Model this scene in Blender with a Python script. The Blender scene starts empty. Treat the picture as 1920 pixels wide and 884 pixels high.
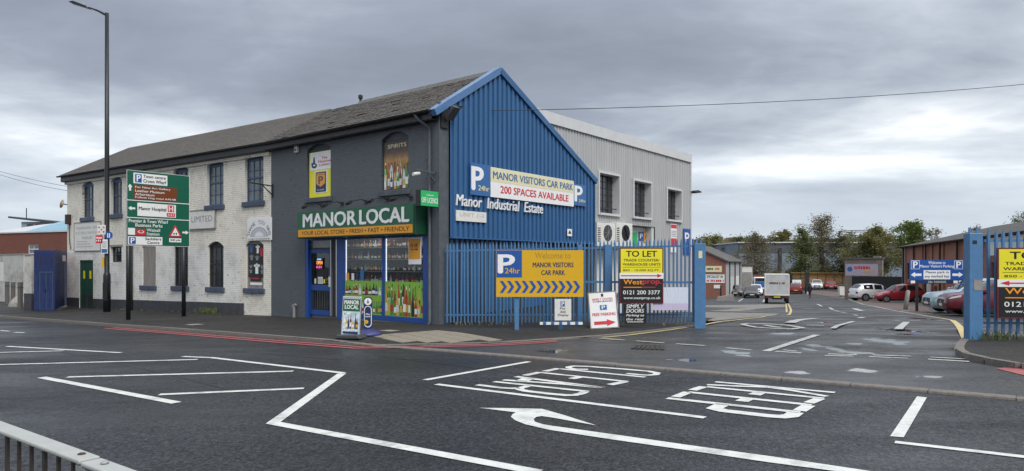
import bpy, bmesh, math, random
from mathutils import Vector, Matrix
random.seed(7)
R = math.radians
scene = bpy.context.scene
COL = scene.collection

# ------------------------------------------------------------------ camera
CAM_H = 1.8
cd = bpy.data.cameras.new('camera'); cam = bpy.data.objects.new('camera', cd); COL.objects.link(cam)
cam.location = (0, 0, CAM_H); cam.rotation_euler = (R(90), 0, 0)
cd.sensor_width = 36; cd.lens = 24; cd.shift_y = 53/1920; cd.clip_start = .05; cd.clip_end = 6000
scene.camera = cam
# ------------------------------------------------------------------ sky
SUN_EL, SUN_AZ = R(46), R(150)          # azimuth measured from +Y towards +X
world = bpy.data.worlds.new('World'); scene.world = world; world.use_nodes = True
def build_world():
    nt = world.node_tree; N = nt.nodes; L = nt.links; N.clear()
    def nd(t, **k):
        n = N.new(t)
        for a, b in k.items(): setattr(n, a, b)
        return n
    def mth(op, a, b=None, clamp=False):
        n = nd('ShaderNodeMath', operation=op, use_clamp=clamp)
        for i, q in enumerate((a, b)):
            if q is None: continue
            if isinstance(q, (int, float)): n.inputs[i].default_value = q
            else: L.new(q, n.inputs[i])
        return n.outputs[0]
    out = nd('ShaderNodeOutputWorld')
    tc = nd('ShaderNodeTexCoord'); sp = nd('ShaderNodeSeparateXYZ'); L.new(tc.outputs['Generated'], sp.inputs[0])
    z = mth('MAXIMUM', sp.outputs[2], 0.0)
    den = mth('ADD', z, .13)
    cx = mth('DIVIDE', sp.outputs[0], den); cy = mth('DIVIDE', sp.outputs[1], den)
    cb = nd('ShaderNodeCombineXYZ'); L.new(cx, cb.inputs[0]); L.new(cy, cb.inputs[1]); cb.inputs[2].default_value = 3.1
    def noise(scale, det, rough, dist, sc, loc):
        mp = nd('ShaderNodeMapping'); mp.inputs['Scale'].default_value = sc; mp.inputs['Location'].default_value = loc
        L.new(cb.outputs[0], mp.inputs[0])
        n = nd('ShaderNodeTexNoise'); n.inputs['Scale'].default_value = scale; n.inputs['Detail'].default_value = det
        n.inputs['Roughness'].default_value = rough; n.inputs['Distortion'].default_value = dist
        L.new(mp.outputs[0], n.inputs['Vector']); return n.outputs[0]
    n1 = noise(.62, 6, .5, .35, (.85, 1, 1), (7.3, 0.4, 0))
    n2 = noise(1.6, 8, .60, .45, (.75, 1, 1), (9.1, 4.2, 0))
    n3 = noise(5.2, 8, .62, .5, (.6, 1.1, 1), (2.3, 7.7, 0))
    mix = mth('ADD', mth('MULTIPLY', n1, .74), mth('ADD', mth('MULTIPLY', n2, .19), mth('MULTIPLY', n3, .07)))
    rp = nd('ShaderNodeValToRGB'); L.new(mix, rp.inputs[0])
    e = rp.color_ramp.elements
    e[0].position = .34; e[0].color = (.19, .21, .25, 1)
    e[1].position = .66; e[1].color = (.95, .955, .96, 1)
    for p, c in ((.42, (.245, .27, .32, 1)), (.50, (.38, .415, .465, 1)), (.575, (.58, .61, .645, 1))):
        q = e.new(p); q.color = c
    # thin horizon layer: clouds flatten into an even pale blue-grey
    hz = nd('ShaderNodeMapRange'); L.new(sp.outputs[2], hz.inputs[0]); hz.inputs[1].default_value = .02; hz.inputs[2].default_value = .17
    hm = nd('ShaderNodeMixRGB'); hm.inputs[1].default_value = (.47, .53, .60, 1); L.new(hz.outputs[0], hm.inputs[0]); L.new(rp.outputs[0], hm.inputs[2])
    # overcast sky brightens towards the zenith
    zen = nd('ShaderNodeMapRange'); L.new(z, zen.inputs[0]); zen.inputs[1].default_value = .3; zen.inputs[2].default_value = 1.0
    zen.inputs[3].default_value = 1.0; zen.inputs[4].default_value = 1.7
    bgc = nd('ShaderNodeBackground'); L.new(hm.outputs[0], bgc.inputs[0]); L.new(zen.outputs[0], bgc.inputs[1])
    sky = nd('ShaderNodeTexSky', sky_type='NISHITA', sun_disc=False, sun_elevation=SUN_EL, sun_rotation=SUN_AZ)
    sky.dust_density = 2.0
    bgs = nd('ShaderNodeBackground'); L.new(sky.outputs[0], bgs.inputs[0]); bgs.inputs[1].default_value = .08
    ms = nd('ShaderNodeMixShader'); ms.inputs[0].default_value = .88
    L.new(bgs.outputs[0], ms.inputs[1]); L.new(bgc.outputs[0], ms.inputs[2]); L.new(ms.outputs[0], out.inputs[0])
build_world()
sd = bpy.data.lights.new('sun', 'SUN'); sd.energy = 1.5; sd.angle = R(30); sd.color = (1, .97, .93)
sun = bpy.data.objects.new('sun', sd); COL.objects.link(sun)
sun.rotation_euler = Vector((-math.sin(SUN_AZ)*math.cos(SUN_EL), -math.cos(SUN_AZ)*math.cos(SUN_EL), -math.sin(SUN_EL))).to_track_quat('-Z', 'Y').to_euler()
vs = scene.view_settings; vs.view_transform = 'Standard'; vs.look = 'None'; vs.exposure = .62; vs.gamma = 1; vs.use_curve_mapping = False

# ------------------------------------------------------------------ helpers
FPX, CXP, HYP = 1280., 960., 495.
def ray(px, py): return Vector(((px-CXP)/FPX, 1.0, -(py-HYP)/FPX))
TH = R(51.5)
SX = Vector((math.sin(TH), -math.cos(TH))); TX = Vector((math.cos(TH), math.sin(TH)))   # along the street / into the yard
CORN = Vector((-2.18, 20.2))
S0, T0 = CORN.dot(SX), CORN.dot(TX)
clamp = lambda v, a, b: max(a, min(b, v))
def w2st(x, y): p = Vector((x, y)); return p.dot(SX)-S0, p.dot(TX)-T0
def st2w(s, t): p = SX*(s+S0) + TX*(t+T0); return p.x, p.y
S_BR = (-45, -5, 8, 40); T_BR = (6, 15, 20, 35, 71)
def Gst(s, t):
    z = .018*clamp(s, -45, 40) - .043*clamp(t-6, 0, 14) - .0275*clamp(t-20, 0, 51)
    return z + .02*(clamp(s, -5, 8)-2)*clamp((t-15)/20, 0, 1)
def G(x, y): return Gst(*w2st(x, y))
ROAD = -.10
def P(s, t, off=0): x, y = st2w(s, t); return Vector((x, y, Gst(s, t)+off))
def gp(px, py, off=ROAD):
    r = ray(px, py); f = lambda d: CAM_H + r.z*d - (G(r.x*d, d)+off)
    d = 1.0
    while f(d) > 0 and d < 400: d += .25
    a, b = d-.25, d
    for _ in range(40):
        m = (a+b)/2
        if f(m) > 0: a = m
        else: b = m
    return Vector((r.x*a, a, G(r.x*a, a)+off))
def gst(px, py, off=ROAD): p = gp(px, py, off); return w2st(p.x, p.y)
def at(px, py, depth): r = ray(px, py); return Vector((r.x*depth, depth, CAM_H+r.z*depth))
class Frame:
    """building frame: x right along the facade, y into the building, z up"""
    def __init__(s, o, rz): s.o = Vector((o[0], o[1], 0)); s.rz = rz; s.x = Vector((math.cos(rz), math.sin(rz), 0)); s.y = Vector((-math.sin(rz), math.cos(rz), 0))
    def fac(s, px, py, y=0):
        r = ray(px, py); o = s.o + s.y*y; c = Vector((0, 0, CAM_H)); k = (o-c).dot(s.y)/r.dot(s.y)
        p = c + r*k; return (p-s.o).dot(s.x), p.z
    def gab(s, px, py, x=0):
        r = ray(px, py); o = s.o + s.x*x; c = Vector((0, 0, CAM_H)); k = (o-c).dot(s.x)/r.dot(s.x)
        p = c + r*k; return (p-s.o).dot(s.y), p.z
    def w(s, x, y, z=0): return s.o + s.x*x + s.y*y + Vector((0, 0, z))

class MB:
    def __init__(s): s.v = []; s.f = []; s.m = []
    def add(s, vs, fs, mi=0):
        n = len(s.v); s.v += [tuple(q) for q in vs]; s.f += [tuple(i+n for i in f) for f in fs]; s.m += [mi]*len(fs); return s
    def box(s, x0, x1, y0, y1, z0, z1, mi=0):
        if x0 > x1: x0, x1 = x1, x0
        if y0 > y1: y0, y1 = y1, y0
        if z0 > z1: z0, z1 = z1, z0
        return s.add([(x0,y0,z0),(x1,y0,z0),(x1,y1,z0),(x0,y1,z0),(x0,y0,z1),(x1,y0,z1),(x1,y1,z1),(x0,y1,z1)],
              [(0,3,2,1),(4,5,6,7),(0,1,5,4),(1,2,6,5),(2,3,7,6),(3,0,4,7)], mi)
    def prism(s, poly, ax, d0, d1, mi=0):
        mp = {'xz': lambda a, b, d: (a, d, b), 'yz': lambda a, b, d: (d, a, b), 'xy': lambda a, b, d: (a, b, d)}[ax]
        n = len(poly)
        vs = [mp(a, b, d0) for a, b in poly] + [mp(a, b, d1) for a, b in poly]
        fs = [tuple(range(n)), tuple(range(2*n-1, n-1, -1))] + [(i, i+n, (i+1) % n+n, (i+1) % n) for i in range(n)]
        return s.add(vs, fs, mi)
    def bar(s, p, q, w, h, mi=0):
        p, q = Vector(p), Vector(q); d = (q-p).normalized()
        up = Vector((0, 0, 1)) if abs(d.z) < .95 else Vector((0, 1, 0))
        a = d.cross(up).normalized()*w/2; b = a.cross(d).normalized()*h/2
        vs = [p-a-b, p+a-b, p+a+b, p-a+b, q-a-b, q+a-b, q+a+b, q-a+b]
        return s.add(vs, [(3,2,1,0),(4,5,6,7),(0,1,5,4),(1,2,6,5),(2,3,7,6),(3,0,4,7)], mi)
    def tube(s, pts, r, n=8, mi=0, cap=True):
        pts = [Vector(q) for q in pts]; rs = r if isinstance(r, (list, tuple)) else [r]*len(pts)
        vs = []
        for i, q in enumerate(pts):
            d = (pts[min(i+1, len(pts)-1)]-pts[max(i-1, 0)]).normalized()
            up = Vector((0, 0, 1)) if abs(d.z) < .9 else Vector((1, 0, 0))
            a = d.cross(up).normalized(); b = a.cross(d).normalized()
            vs += [q + (a*math.cos(2*math.pi*k/n)+b*math.sin(2*math.pi*k/n))*rs[i] for k in range(n)]
        fs = [(i*n+k, i*n+(k+1) % n, (i+1)*n+(k+1) % n, (i+1)*n+k) for i in range(len(pts)-1) for k in range(n)]
        if cap: fs += [tuple(range(n-1, -1, -1)), tuple((len(pts)-1)*n+k for k in range(n))]
        return s.add(vs, fs, mi)
    def lathe(s, prof, n=12, o=(0, 0, 0), mi=0):
        vs = [(o[0]+r*math.cos(2*math.pi*k/n), o[1]+r*math.sin(2*math.pi*k/n), o[2]+z) for r, z in prof for k in range(n)]
        fs = [(i*n+k, i*n+(k+1) % n, (i+1)*n+(k+1) % n, (i+1)*n+k) for i in range(len(prof)-1) for k in range(n)]
        fs += [tuple(range(n-1, -1, -1)), tuple((len(prof)-1)*n+k for k in range(n))]
        return s.add(vs, fs, mi)
    def disc(s, c, r, axis='y', t=.01, n=20, mi=0, rx=None):
        rx = rx or r
        ring = [(math.cos(2*math.pi*k/n)*rx, math.sin(2*math.pi*k/n)*r) for k in range(n)]
        ax = {'y': 'xz', 'x': 'yz', 'z': 'xy'}[axis]; i = {'y': (0, 2, 1), 'x': (1, 2, 0), 'z': (0, 1, 2)}[axis]
        return s.prism([(c[i[0]]+a, c[i[1]]+b) for a, b in ring], ax, c[i[2]]-t/2, c[i[2]]+t/2, mi)
    def mesh(s, name, mats, smooth=False):
        me = bpy.data.meshes.new(name); me.from_pydata(s.v, [], s.f)
        mats = mats if isinstance(mats, (list, tuple)) else [mats]
        for m in mats: me.materials.append(m)
        if len(mats) > 1: me.polygons.foreach_set('material_index', s.m)
        bm = bmesh.new(); bm.from_mesh(me); bmesh.ops.recalc_face_normals(bm, faces=bm.faces[:]); bm.to_mesh(me); bm.free()
        if smooth:
            me.polygons.foreach_set('use_smooth', [True]*len(me.polygons))
        return me
    def build(s, name, mats, parent=None, smooth=False, bevel=0, loc=None, rot=None):
        o = link(name, s.mesh(name, mats, smooth), parent)
        if loc is not None: o.location = loc
        if rot is not None: o.rotation_euler = rot
        if bevel:
            b = o.modifiers.new('bevel', 'BEVEL'); b.width = bevel; b.segments = 2; b.limit_method = 'ANGLE'; b.angle_limit = R(40)
        return o
def link(name, data, parent=None):
    o = bpy.data.objects.new(name, data); COL.objects.link(o)
    if parent is not None: o.parent = parent
    return o
def tag(o, label=None, cat=None, group=None, kind=None):
    if label: o['label'] = label
    if cat: o['category'] = cat
    if group: o['group'] = group
    if kind: o['kind'] = kind
    return o
def thing(name, label, cat, loc=(0, 0, 0), rz=0, group=None):
    o = link(name, None); o.location = loc; o.rotation_euler = (0, 0, rz); o.empty_display_size = .2
    return tag(o, label, cat, group)
def copy_tree(o, parent=None):
    c = o.copy(); COL.objects.link(c); c.parent = parent
    for ch in list(o.children): copy_tree(ch, c)
    return c
def text(s, x0, x1, z0, z1, y, mat, parent, bold=0, name='lettering', shear=0, thick=0, sp=1.0):
    """flat lettering fitted into a box on a sign face (x right, z up, facing -y)"""
    cu = bpy.data.curves.new('t', 'FONT'); cu.body = s; cu.size = 1;  cu.shear = shear; cu.resolution_u = 3; cu.extrude = thick/max(.05, (z1-z0)); cu.space_character = sp
    cu.align_x = 'CENTER'; cu.space_line = .95
    tmp = bpy.data.objects.new('t', cu); me = bpy.data.meshes.new_from_object(tmp)
    bpy.data.objects.remove(tmp); bpy.data.curves.remove(cu)
    if not len(me.vertices): return None
    xs = [v.co.x for v in me.vertices]; ys = [v.co.y for v in me.vertices]
    a, b, c, d = min(xs), max(xs), min(ys), max(ys); kx = (x1-x0)/(b-a); ky = (z1-z0)/(d-c)
    for v in me.vertices: v.co = ((v.co.x-a)*kx+x0, y - v.co.z*(z1-z0) , (v.co.y-c)*ky+z0)
    if bold > 0 and not thick:                      # heavier strokes: three slightly shifted layers
        db = min(bold, .07)*(z1-z0)*.9; V = [tuple(v.co) for v in me.vertices]; Fc = [tuple(p.vertices) for p in me.polygons]; n = len(V)
        V2 = [(v[0]+sx*db, v[1]-.0006*k, v[2]+sz*db*.6) for k, (sx, sz) in enumerate(((-1, .5), (0, -1), (1, .5))) for v in V]; F2 = [tuple(i+k*n for i in f) for k in range(3) for f in Fc]
        me = bpy.data.meshes.new(name); me.from_pydata(V2, [], F2)
    me.materials.clear(); me.materials.append(mat); me.name = name
    if ' ' not in s or '\n' in s: return link(name, me, parent)
    # one object for each word
    par = list(range(len(me.vertices)))
    def find(i):
        while par[i] != i: par[i] = par[par[i]]; i = par[i]
        return i
    for e in me.edges: par[find(e.vertices[0])] = find(e.vertices[1])
    rng_ = {}
    for v in me.vertices: r = find(v.index); q = rng_.setdefault(r, [9e9, -9e9]); q[0] = min(q[0], v.co.x); q[1] = max(q[1], v.co.x)
    isl = sorted(rng_.items(), key=lambda k: k[1][0]); nw = len(s.split())
    gaps = []; hi = isl[0][1][1]
    for i in range(1, len(isl)): gaps.append((isl[i][1][0]-hi, i)); hi = max(hi, isl[i][1][1])
    cut = sorted(i for _, i in sorted(gaps, reverse=True)[:nw-1]); wid = {}; w = 0
    for i, (r, _) in enumerate(isl):
        if i in cut: w += 1
        wid[r] = w
    first = None
    for w in range(nw):
        fs = [p for p in me.polygons if wid[find(p.vertices[0])] == w]
        if not fs: continue
        mp = {}; vs = []
        for p in fs:
            for i in p.vertices:
                if i not in mp: mp[i] = len(vs); vs.append(tuple(me.vertices[i].co))
        m2 = bpy.data.meshes.new(name); m2.from_pydata(vs, [], [[mp[i] for i in p.vertices] for p in fs]); m2.materials.append(mat); o = link(name, m2, parent); first = first or o
    return first

def smudge(x0, x1, z0, z1, y, mat, parent, seed=1, name='worn_print'):
    """print too worn or too small to read: a row of broken blocks"""
    rnd = random.Random(seed); mb = MB(); x = x0; h = z1-z0
    while x < x1-.3*h:
        w = h*rnd.uniform(.35, .75); mb.box(x, min(x+w, x1), y, y+.002, z0+h*rnd.uniform(0, .12), z1-h*rnd.uniform(0, .15)); x += w+h*rnd.choice((.15, .2, .2, .55))
    return tag(mb.build(name, mat, parent), kind='stuff')
# ------------------------------------------------------------------ materials
MATS = {}
def mat(name, col, rough=.6, metal=0, var=0., scale=6., bump=0., bscale=40., stretch=(1, 1, 1), spec=.5, emit=0, dirt=0., dcol=(.05, .045, .04), dscale=1.3, coat=0):
    if name in MATS: return MATS[name]
    m = bpy.data.materials.new(name); MATS[name] = m; m.use_nodes = True
    nt = m.node_tree; N = nt.nodes; L = nt.links; b = N['Principled BSDF']
    b.inputs['Base Color'].default_value = (*col, 1); b.inputs['Roughness'].default_value = rough
    b.inputs['Metallic'].default_value = metal; b.inputs['Specular IOR Level'].default_value = spec
    if coat: b.inputs['Coat Weight'].default_value = coat; b.inputs['Coat Roughness'].default_value = .05
    if emit: b.inputs['Emission Color'].default_value = (*col, 1); b.inputs['Emission Strength'].default_value = emit
    if not (var or bump or dirt): return m
    tc = N.new('ShaderNodeTexCoord'); mp = N.new('ShaderNodeMapping'); mp.inputs['Scale'].default_value = stretch
    L.new(tc.outputs['Object'], mp.inputs[0])
    src = None
    if var:
        n = N.new('ShaderNodeTexNoise'); n.inputs['Scale'].default_value = scale; n.inputs['Detail'].default_value = 6; n.inputs['Roughness'].default_value = .62
        L.new(mp.outputs[0], n.inputs['Vector'])
        r = N.new('ShaderNodeMapRange'); L.new(n.outputs[0], r.inputs[0]); r.inputs[1].default_value = .28; r.inputs[2].default_value = .72
        r.inputs[3].default_value = 1-var; r.inputs[4].default_value = 1+var
        h = N.new('ShaderNodeHueSaturation'); h.inputs['Color'].default_value = (*col, 1); L.new(r.outputs[0], h.inputs['Value'])
        src = h.outputs[0]
        r2 = N.new('ShaderNodeMapRange'); L.new(n.outputs[0], r2.inputs[0]); r2.inputs[3].default_value = clamp(rough+.15, 0, 1); r2.inputs[4].default_value = clamp(rough-.15, .03, 1)
        L.new(r2.outputs[0], b.inputs['Roughness'])
    if dirt:
        n = N.new('ShaderNodeTexNoise'); n.inputs['Scale'].default_value = dscale; n.inputs['Detail'].default_value = 9; n.inputs['Roughness'].default_value = .72
        L.new(mp.outputs[0], n.inputs['Vector'])
        r = N.new('ShaderNodeMapRange'); L.new(n.outputs[0], r.inputs[0]); r.inputs[1].default_value = .5; r.inputs[2].default_value = .72; r.inputs[4].default_value = dirt
        mx = N.new('ShaderNodeMixRGB'); L.new(r.outputs[0], mx.inputs[0]); mx.inputs[2].default_value = (*dcol, 1)
        if src: L.new(src, mx.inputs[1])
        else: mx.inputs[1].default_value = (*col, 1)
        src = mx.outputs[0]
    if src: L.new(src, b.inputs['Base Color'])
    if bump:
        n = N.new('ShaderNodeTexNoise'); n.inputs['Scale'].default_value = bscale; n.inputs['Detail'].default_value = 4
        L.new(mp.outputs[0], n.inputs['Vector'])
        bp = N.new('ShaderNodeBump'); bp.inputs['Strength'].default_value = bump; bp.inputs['Distance'].default_value = .01
        L.new(n.outputs[0], bp.inputs['Height']); L.new(bp.outputs[0], b.inputs['Normal'])
    return m
def brick_mat(name, c1, c2, mortar, axes='xz', paint=None, bump=.6, dirt=.35, dcol=(.12, .10, .08), rough=.8, bw=.225, bh=.075, msize=.008, fade=None):
    """coursed brickwork relief and colour; paint = a coat of this colour over everything, fade = (z, colour above it)"""
    m = bpy.data.materials.new(name); MATS[name] = m; m.use_nodes = True
    nt = m.node_tree; N = nt.nodes; L = nt.links; b = N['Principled BSDF']; b.inputs['Roughness'].default_value = rough
    tc = N.new('ShaderNodeTexCoord'); sp = N.new('ShaderNodeSeparateXYZ'); cb = N.new('ShaderNodeCombineXYZ'); L.new(tc.outputs['Object'], sp.inputs[0])
    L.new(sp.outputs['xyz'.index(axes[0])], cb.inputs[0]); L.new(sp.outputs[2], cb.inputs[1])
    wn = N.new('ShaderNodeTexNoise'); wn.inputs['Scale'].default_value = 2.5; L.new(cb.outputs[0], wn.inputs['Vector'])
    br = N.new('ShaderNodeTexBrick'); L.new(cb.outputs[0], br.inputs['Vector'])
    br.inputs['Scale'].default_value = 1; br.inputs['Brick Width'].default_value = bw+.01; br.inputs['Row Height'].default_value = bh
    br.inputs['Mortar Size'].default_value = msize; br.inputs['Mortar Smooth'].default_value = .3; br.inputs['Bias'].default_value = 0
    br.inputs['Color1'].default_value = (*c1, 1); br.inputs['Color2'].default_value = (*c2, 1); br.inputs['Mortar'].default_value = (*mortar, 1)
    src = br.outputs[0]
    if paint:
        mx = N.new('ShaderNodeMixRGB'); mx.inputs[0].default_value = .78; L.new(src, mx.inputs[1]); mx.inputs[2].default_value = (*paint, 1); src = mx.outputs[0]
        if fade:
            n = N.new('ShaderNodeTexNoise'); n.inputs['Scale'].default_value = 3; n.inputs['Detail'].default_value = 8; L.new(cb.outputs[0], n.inputs['Vector'])
            def step(sock, lo, hi, amt):
                ad = N.new('ShaderNodeMath'); ad.operation = 'MULTIPLY_ADD'; L.new(n.outputs[0], ad.inputs[0]); ad.inputs[1].default_value = amt; L.new(sock, ad.inputs[2])
                r = N.new('ShaderNodeMapRange'); L.new(ad.outputs[0], r.inputs[0]); r.inputs[1].default_value = lo+amt/2; r.inputs[2].default_value = hi+amt/2; return r.outputs[0]
            a = step(sp.outputs[2], fade[0]-.02, fade[0]+.02, .12); c = step(sp.outputs[0], fade[2]-.03, fade[2]+.03, .12)
            o = N.new('ShaderNodeMath'); o.operation = 'MAXIMUM'; L.new(a, o.inputs[0]); L.new(c, o.inputs[1])
            mz = N.new('ShaderNodeMixRGB'); L.new(o.outputs[0], mz.inputs[0]); L.new(src, mz.inputs[1]); mz.inputs[2].default_value = (*fade[1], 1); src = mz.outputs[0]
            mm = N.new('ShaderNodeMixRGB'); L.new(br.outputs['Fac'], mm.inputs[0]); L.new(src, mm.inputs[1]); mm.inputs[2].default_value = (*[q*.78 for q in fade[1]], 1); src = mm.outputs[0]
    n = N.new('ShaderNodeTexNoise'); n.inputs['Scale'].default_value = .9; n.inputs['Detail'].default_value = 10; n.inputs['Roughness'].default_value = .7; L.new(cb.outputs[0], n.inputs['Vector'])
    r = N.new('ShaderNodeMapRange'); L.new(n.outputs[0], r.inputs[0]); r.inputs[1].default_value = .48; r.inputs[2].default_value = .78; r.inputs[4].default_value = dirt
    mx = N.new('ShaderNodeMixRGB'); L.new(r.outputs[0], mx.inputs[0]); L.new(src, mx.inputs[1]); mx.inputs[2].default_value = (*dcol, 1)
    n3 = N.new('ShaderNodeTexNoise'); n3.inputs['Scale'].default_value = 7; n3.inputs['Detail'].default_value = 6; L.new(cb.outputs[0], n3.inputs['Vector'])
    # flaked spots where the paint came off
    r3 = N.new('ShaderNodeMapRange'); L.new(n3.outputs[0], r3.inputs[0]); r3.inputs[1].default_value = .64; r3.inputs[2].default_value = .69; r3.inputs[4].default_value = .8 if paint else .3
    mx3 = N.new('ShaderNodeMixRGB'); L.new(r3.outputs[0], mx3.inputs[0]); L.new(mx.outputs[0], mx3.inputs[1])
    mx3.inputs[2].default_value = (*((.16, .12, .1) if not paint or paint[0] > .3 else (.035, .037, .04)), 1)
    L.new(mx3.outputs[0], b.inputs['Base Color'])
    iv = N.new('ShaderNodeMath'); iv.operation = 'SUBTRACT'; iv.inputs[0].default_value = 1; L.new(br.outputs['Fac'], iv.inputs[1])
    ad = N.new('ShaderNodeMath'); ad.operation = 'MULTIPLY_ADD'; L.new(n3.outputs[0], ad.inputs[0]); ad.inputs[1].default_value = .9; L.new(iv.outputs[0], ad.inputs[2])
    bp = N.new('ShaderNodeBump'); bp.inputs['Strength'].default_value = bump; bp.inputs['Distance'].default_value = .012; L.new(ad.outputs[0], bp.inputs['Height']); L.new(bp.outputs[0], b.inputs['Normal'])
    return m
def asphalt(name, col, col2, grain=130., rough=(.35, .75), wet=.5, big=.35, puddles=()):
    m = bpy.data.materials.new(name); MATS[name] = m; m.use_nodes = True
    nt = m.node_tree; N = nt.nodes; L = nt.links; b = N['Principled BSDF']
    tc = N.new('ShaderNodeTexCoord')
    def noise(sc, det=5, ro=.6, st=None):
        n = N.new('ShaderNodeTexNoise'); n.inputs['Scale'].default_value = sc; n.inputs['Detail'].default_value = det; n.inputs['Roughness'].default_value = ro
        if st:
            mp = N.new('ShaderNodeMapping'); mp.inputs['Rotation'].default_value = (0, 0, R(38.5)); mp.inputs['Scale'].default_value = st
            mp.vector_type = 'POINT'; L.new(tc.outputs['Object'], mp.inputs[0]); L.new(mp.outputs[0], n.inputs['Vector'])
        else: L.new(tc.outputs['Object'], n.inputs['Vector'])
        return n.outputs[0]
    def rng(s, a, c, d, e):
        r = N.new('ShaderNodeMapRange'); L.new(s, r.inputs[0])
        for i, q in enumerate((a, c, d, e)): r.inputs[i+1].default_value = q
        return r.outputs[0]
    vo = N.new('ShaderNodeTexVoronoi'); vo.inputs['Scale'].default_value = grain; L.new(tc.outputs['Object'], vo.inputs['Vector'])
    n2_ = noise(grain*.42, 2, .5); mg = N.new('ShaderNodeMath'); mg.operation = 'MULTIPLY'; L.new(vo.outputs['Color'], mg.inputs[0]); L.new(n2_, mg.inputs[1]); g = rng(mg.outputs[0], .08, .5, 0, 1)
    c1 = N.new('ShaderNodeMixRGB'); L.new(g, c1.inputs[0]); c1.inputs[1].default_value = (*[q*.3 for q in col], 1); c1.inputs[2].default_value = (*[q*2.3 for q in col], 1)
    bigv = rng(noise(big, 7, .62, (.35, 1.3, 1)), .38, .66, 0, 1)
    c2 = N.new('ShaderNodeMixRGB'); c2.inputs[1].default_value = (1, 1, 1, 1); c2.inputs[2].default_value = (*[q/max(p, 1e-4) for p, q in zip(col, col2)], 1); L.new(bigv, c2.inputs[0])
    c3 = N.new('ShaderNodeMixRGB'); c3.blend_type = 'MULTIPLY'; c3.inputs[0].default_value = 1; L.new(c1.outputs[0], c3.inputs[1]); L.new(c2.outputs[0], c3.inputs[2])
    L.new(c3.outputs[0], b.inputs['Base Color'])
    wv = rng(noise(big*1.6, 6, .6, (.5, 1.2, 1)), .36, .62, rough[1], rough[0]); L.new(wv, b.inputs['Roughness'])
    b.inputs['Specular IOR Level'].default_value = wet
    bp = N.new('ShaderNodeBump'); bp.inputs['Strength'].default_value = .6; bp.inputs['Distance'].default_value = .008
    L.new(vo.outputs['Distance'], bp.inputs['Height']); L.new(bp.outputs[0], b.inputs['Normal'])
    if puddles:
        # standing water: shallow hollows with ragged edges and a damp margin
        acc = None
        for (px, py, rx, ry) in puddles:
            c = gp(px, py); wx = rx*c.y/FPX; wy = abs(gp(px, py-ry).y-gp(px, py+ry).y)/2
            mp = N.new('ShaderNodeMapping'); mp.vector_type = 'TEXTURE'; mp.inputs['Location'].default_value = c; mp.inputs['Scale'].default_value = (wx, wy, 8.); L.new(tc.outputs['Object'], mp.inputs[0])
            ln = N.new('ShaderNodeVectorMath'); ln.operation = 'LENGTH'; L.new(mp.outputs[0], ln.inputs[0])
            iv = N.new('ShaderNodeMath'); iv.operation = 'SUBTRACT'; iv.inputs[0].default_value = 1; L.new(ln.outputs['Value'], iv.inputs[1])
            if acc is None: acc = iv.outputs[0]
            else: mxm = N.new('ShaderNodeMath'); mxm.operation = 'MAXIMUM'; L.new(acc, mxm.inputs[0]); L.new(iv.outputs[0], mxm.inputs[1]); acc = mxm.outputs[0]
        nn = rng(noise(3.2, 6, .62), .3, .7, -.75, .75); ad = N.new('ShaderNodeMath'); ad.operation = 'ADD'; L.new(acc, ad.inputs[0]); L.new(nn, ad.inputs[1])
        wetm = rng(ad.outputs[0], .0, .22, 0, 1); damp = rng(ad.outputs[0], -.75, .15, 0, 1)
        def mixv(f, a, bval):
            q = N.new('ShaderNodeMix'); L.new(f, q.inputs[0]); L.new(a, q.inputs[2]); q.inputs[3].default_value = bval; return q.outputs[0]
        L.new(mixv(wetm, mixv(damp, wv, .28), .035), b.inputs['Roughness'])
        cd_ = N.new('ShaderNodeMixRGB'); cd_.blend_type = 'MULTIPLY'; L.new(damp, cd_.inputs[0]); L.new(c3.outputs[0], cd_.inputs[1]); cd_.inputs[2].default_value = (.5, .5, .52, 1); L.new(cd_.outputs[0], b.inputs['Base Color'])
        sb_ = N.new('ShaderNodeMath'); sb_.operation = 'MULTIPLY_ADD'; L.new(wetm, sb_.inputs[0]); sb_.inputs[1].default_value = -.6; sb_.inputs[2].default_value = .6; L.new(sb_.outputs[0], bp.inputs['Strength'])
    return m
def glass_mat(name, tint=(.9, .95, 1), trans=.8):
    m = bpy.data.materials.new(name); m.use_nodes = True; nt = m.node_tree; N = nt.nodes; L = nt.links
    N.remove(N['Principled BSDF']); o = N['Material Output']
    t = N.new('ShaderNodeBsdfTransparent'); t.inputs[0].default_value = (*tint, 1); g = N.new('ShaderNodeBsdfGlossy'); g.inputs['Roughness'].default_value = .03
    f = N.new('ShaderNodeLayerWeight'); f.inputs[0].default_value = .5
    pw = N.new('ShaderNodeMath'); pw.operation = 'POWER'; L.new(f.outputs['Facing'], pw.inputs[0]); pw.inputs[1].default_value = 4
    a = N.new('ShaderNodeMath'); a.operation = 'MULTIPLY_ADD'; a.use_clamp = True; L.new(pw.outputs[0], a.inputs[0]); a.inputs[1].default_value = .8; a.inputs[2].default_value = 1-trans
    x = N.new('ShaderNodeMixShader'); L.new(a.outputs[0], x.inputs[0]); L.new(t.outputs[0], x.inputs[1]); L.new(g.outputs[0], x.inputs[2]); L.new(x.outputs[0], o.inputs[0])
    MATS[name] = m; return m
M = MATS
asphalt('road_asphalt', (.0150, .0162, .0188), (.031, .033, .037), 44, (.34, .66), .24)
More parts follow.
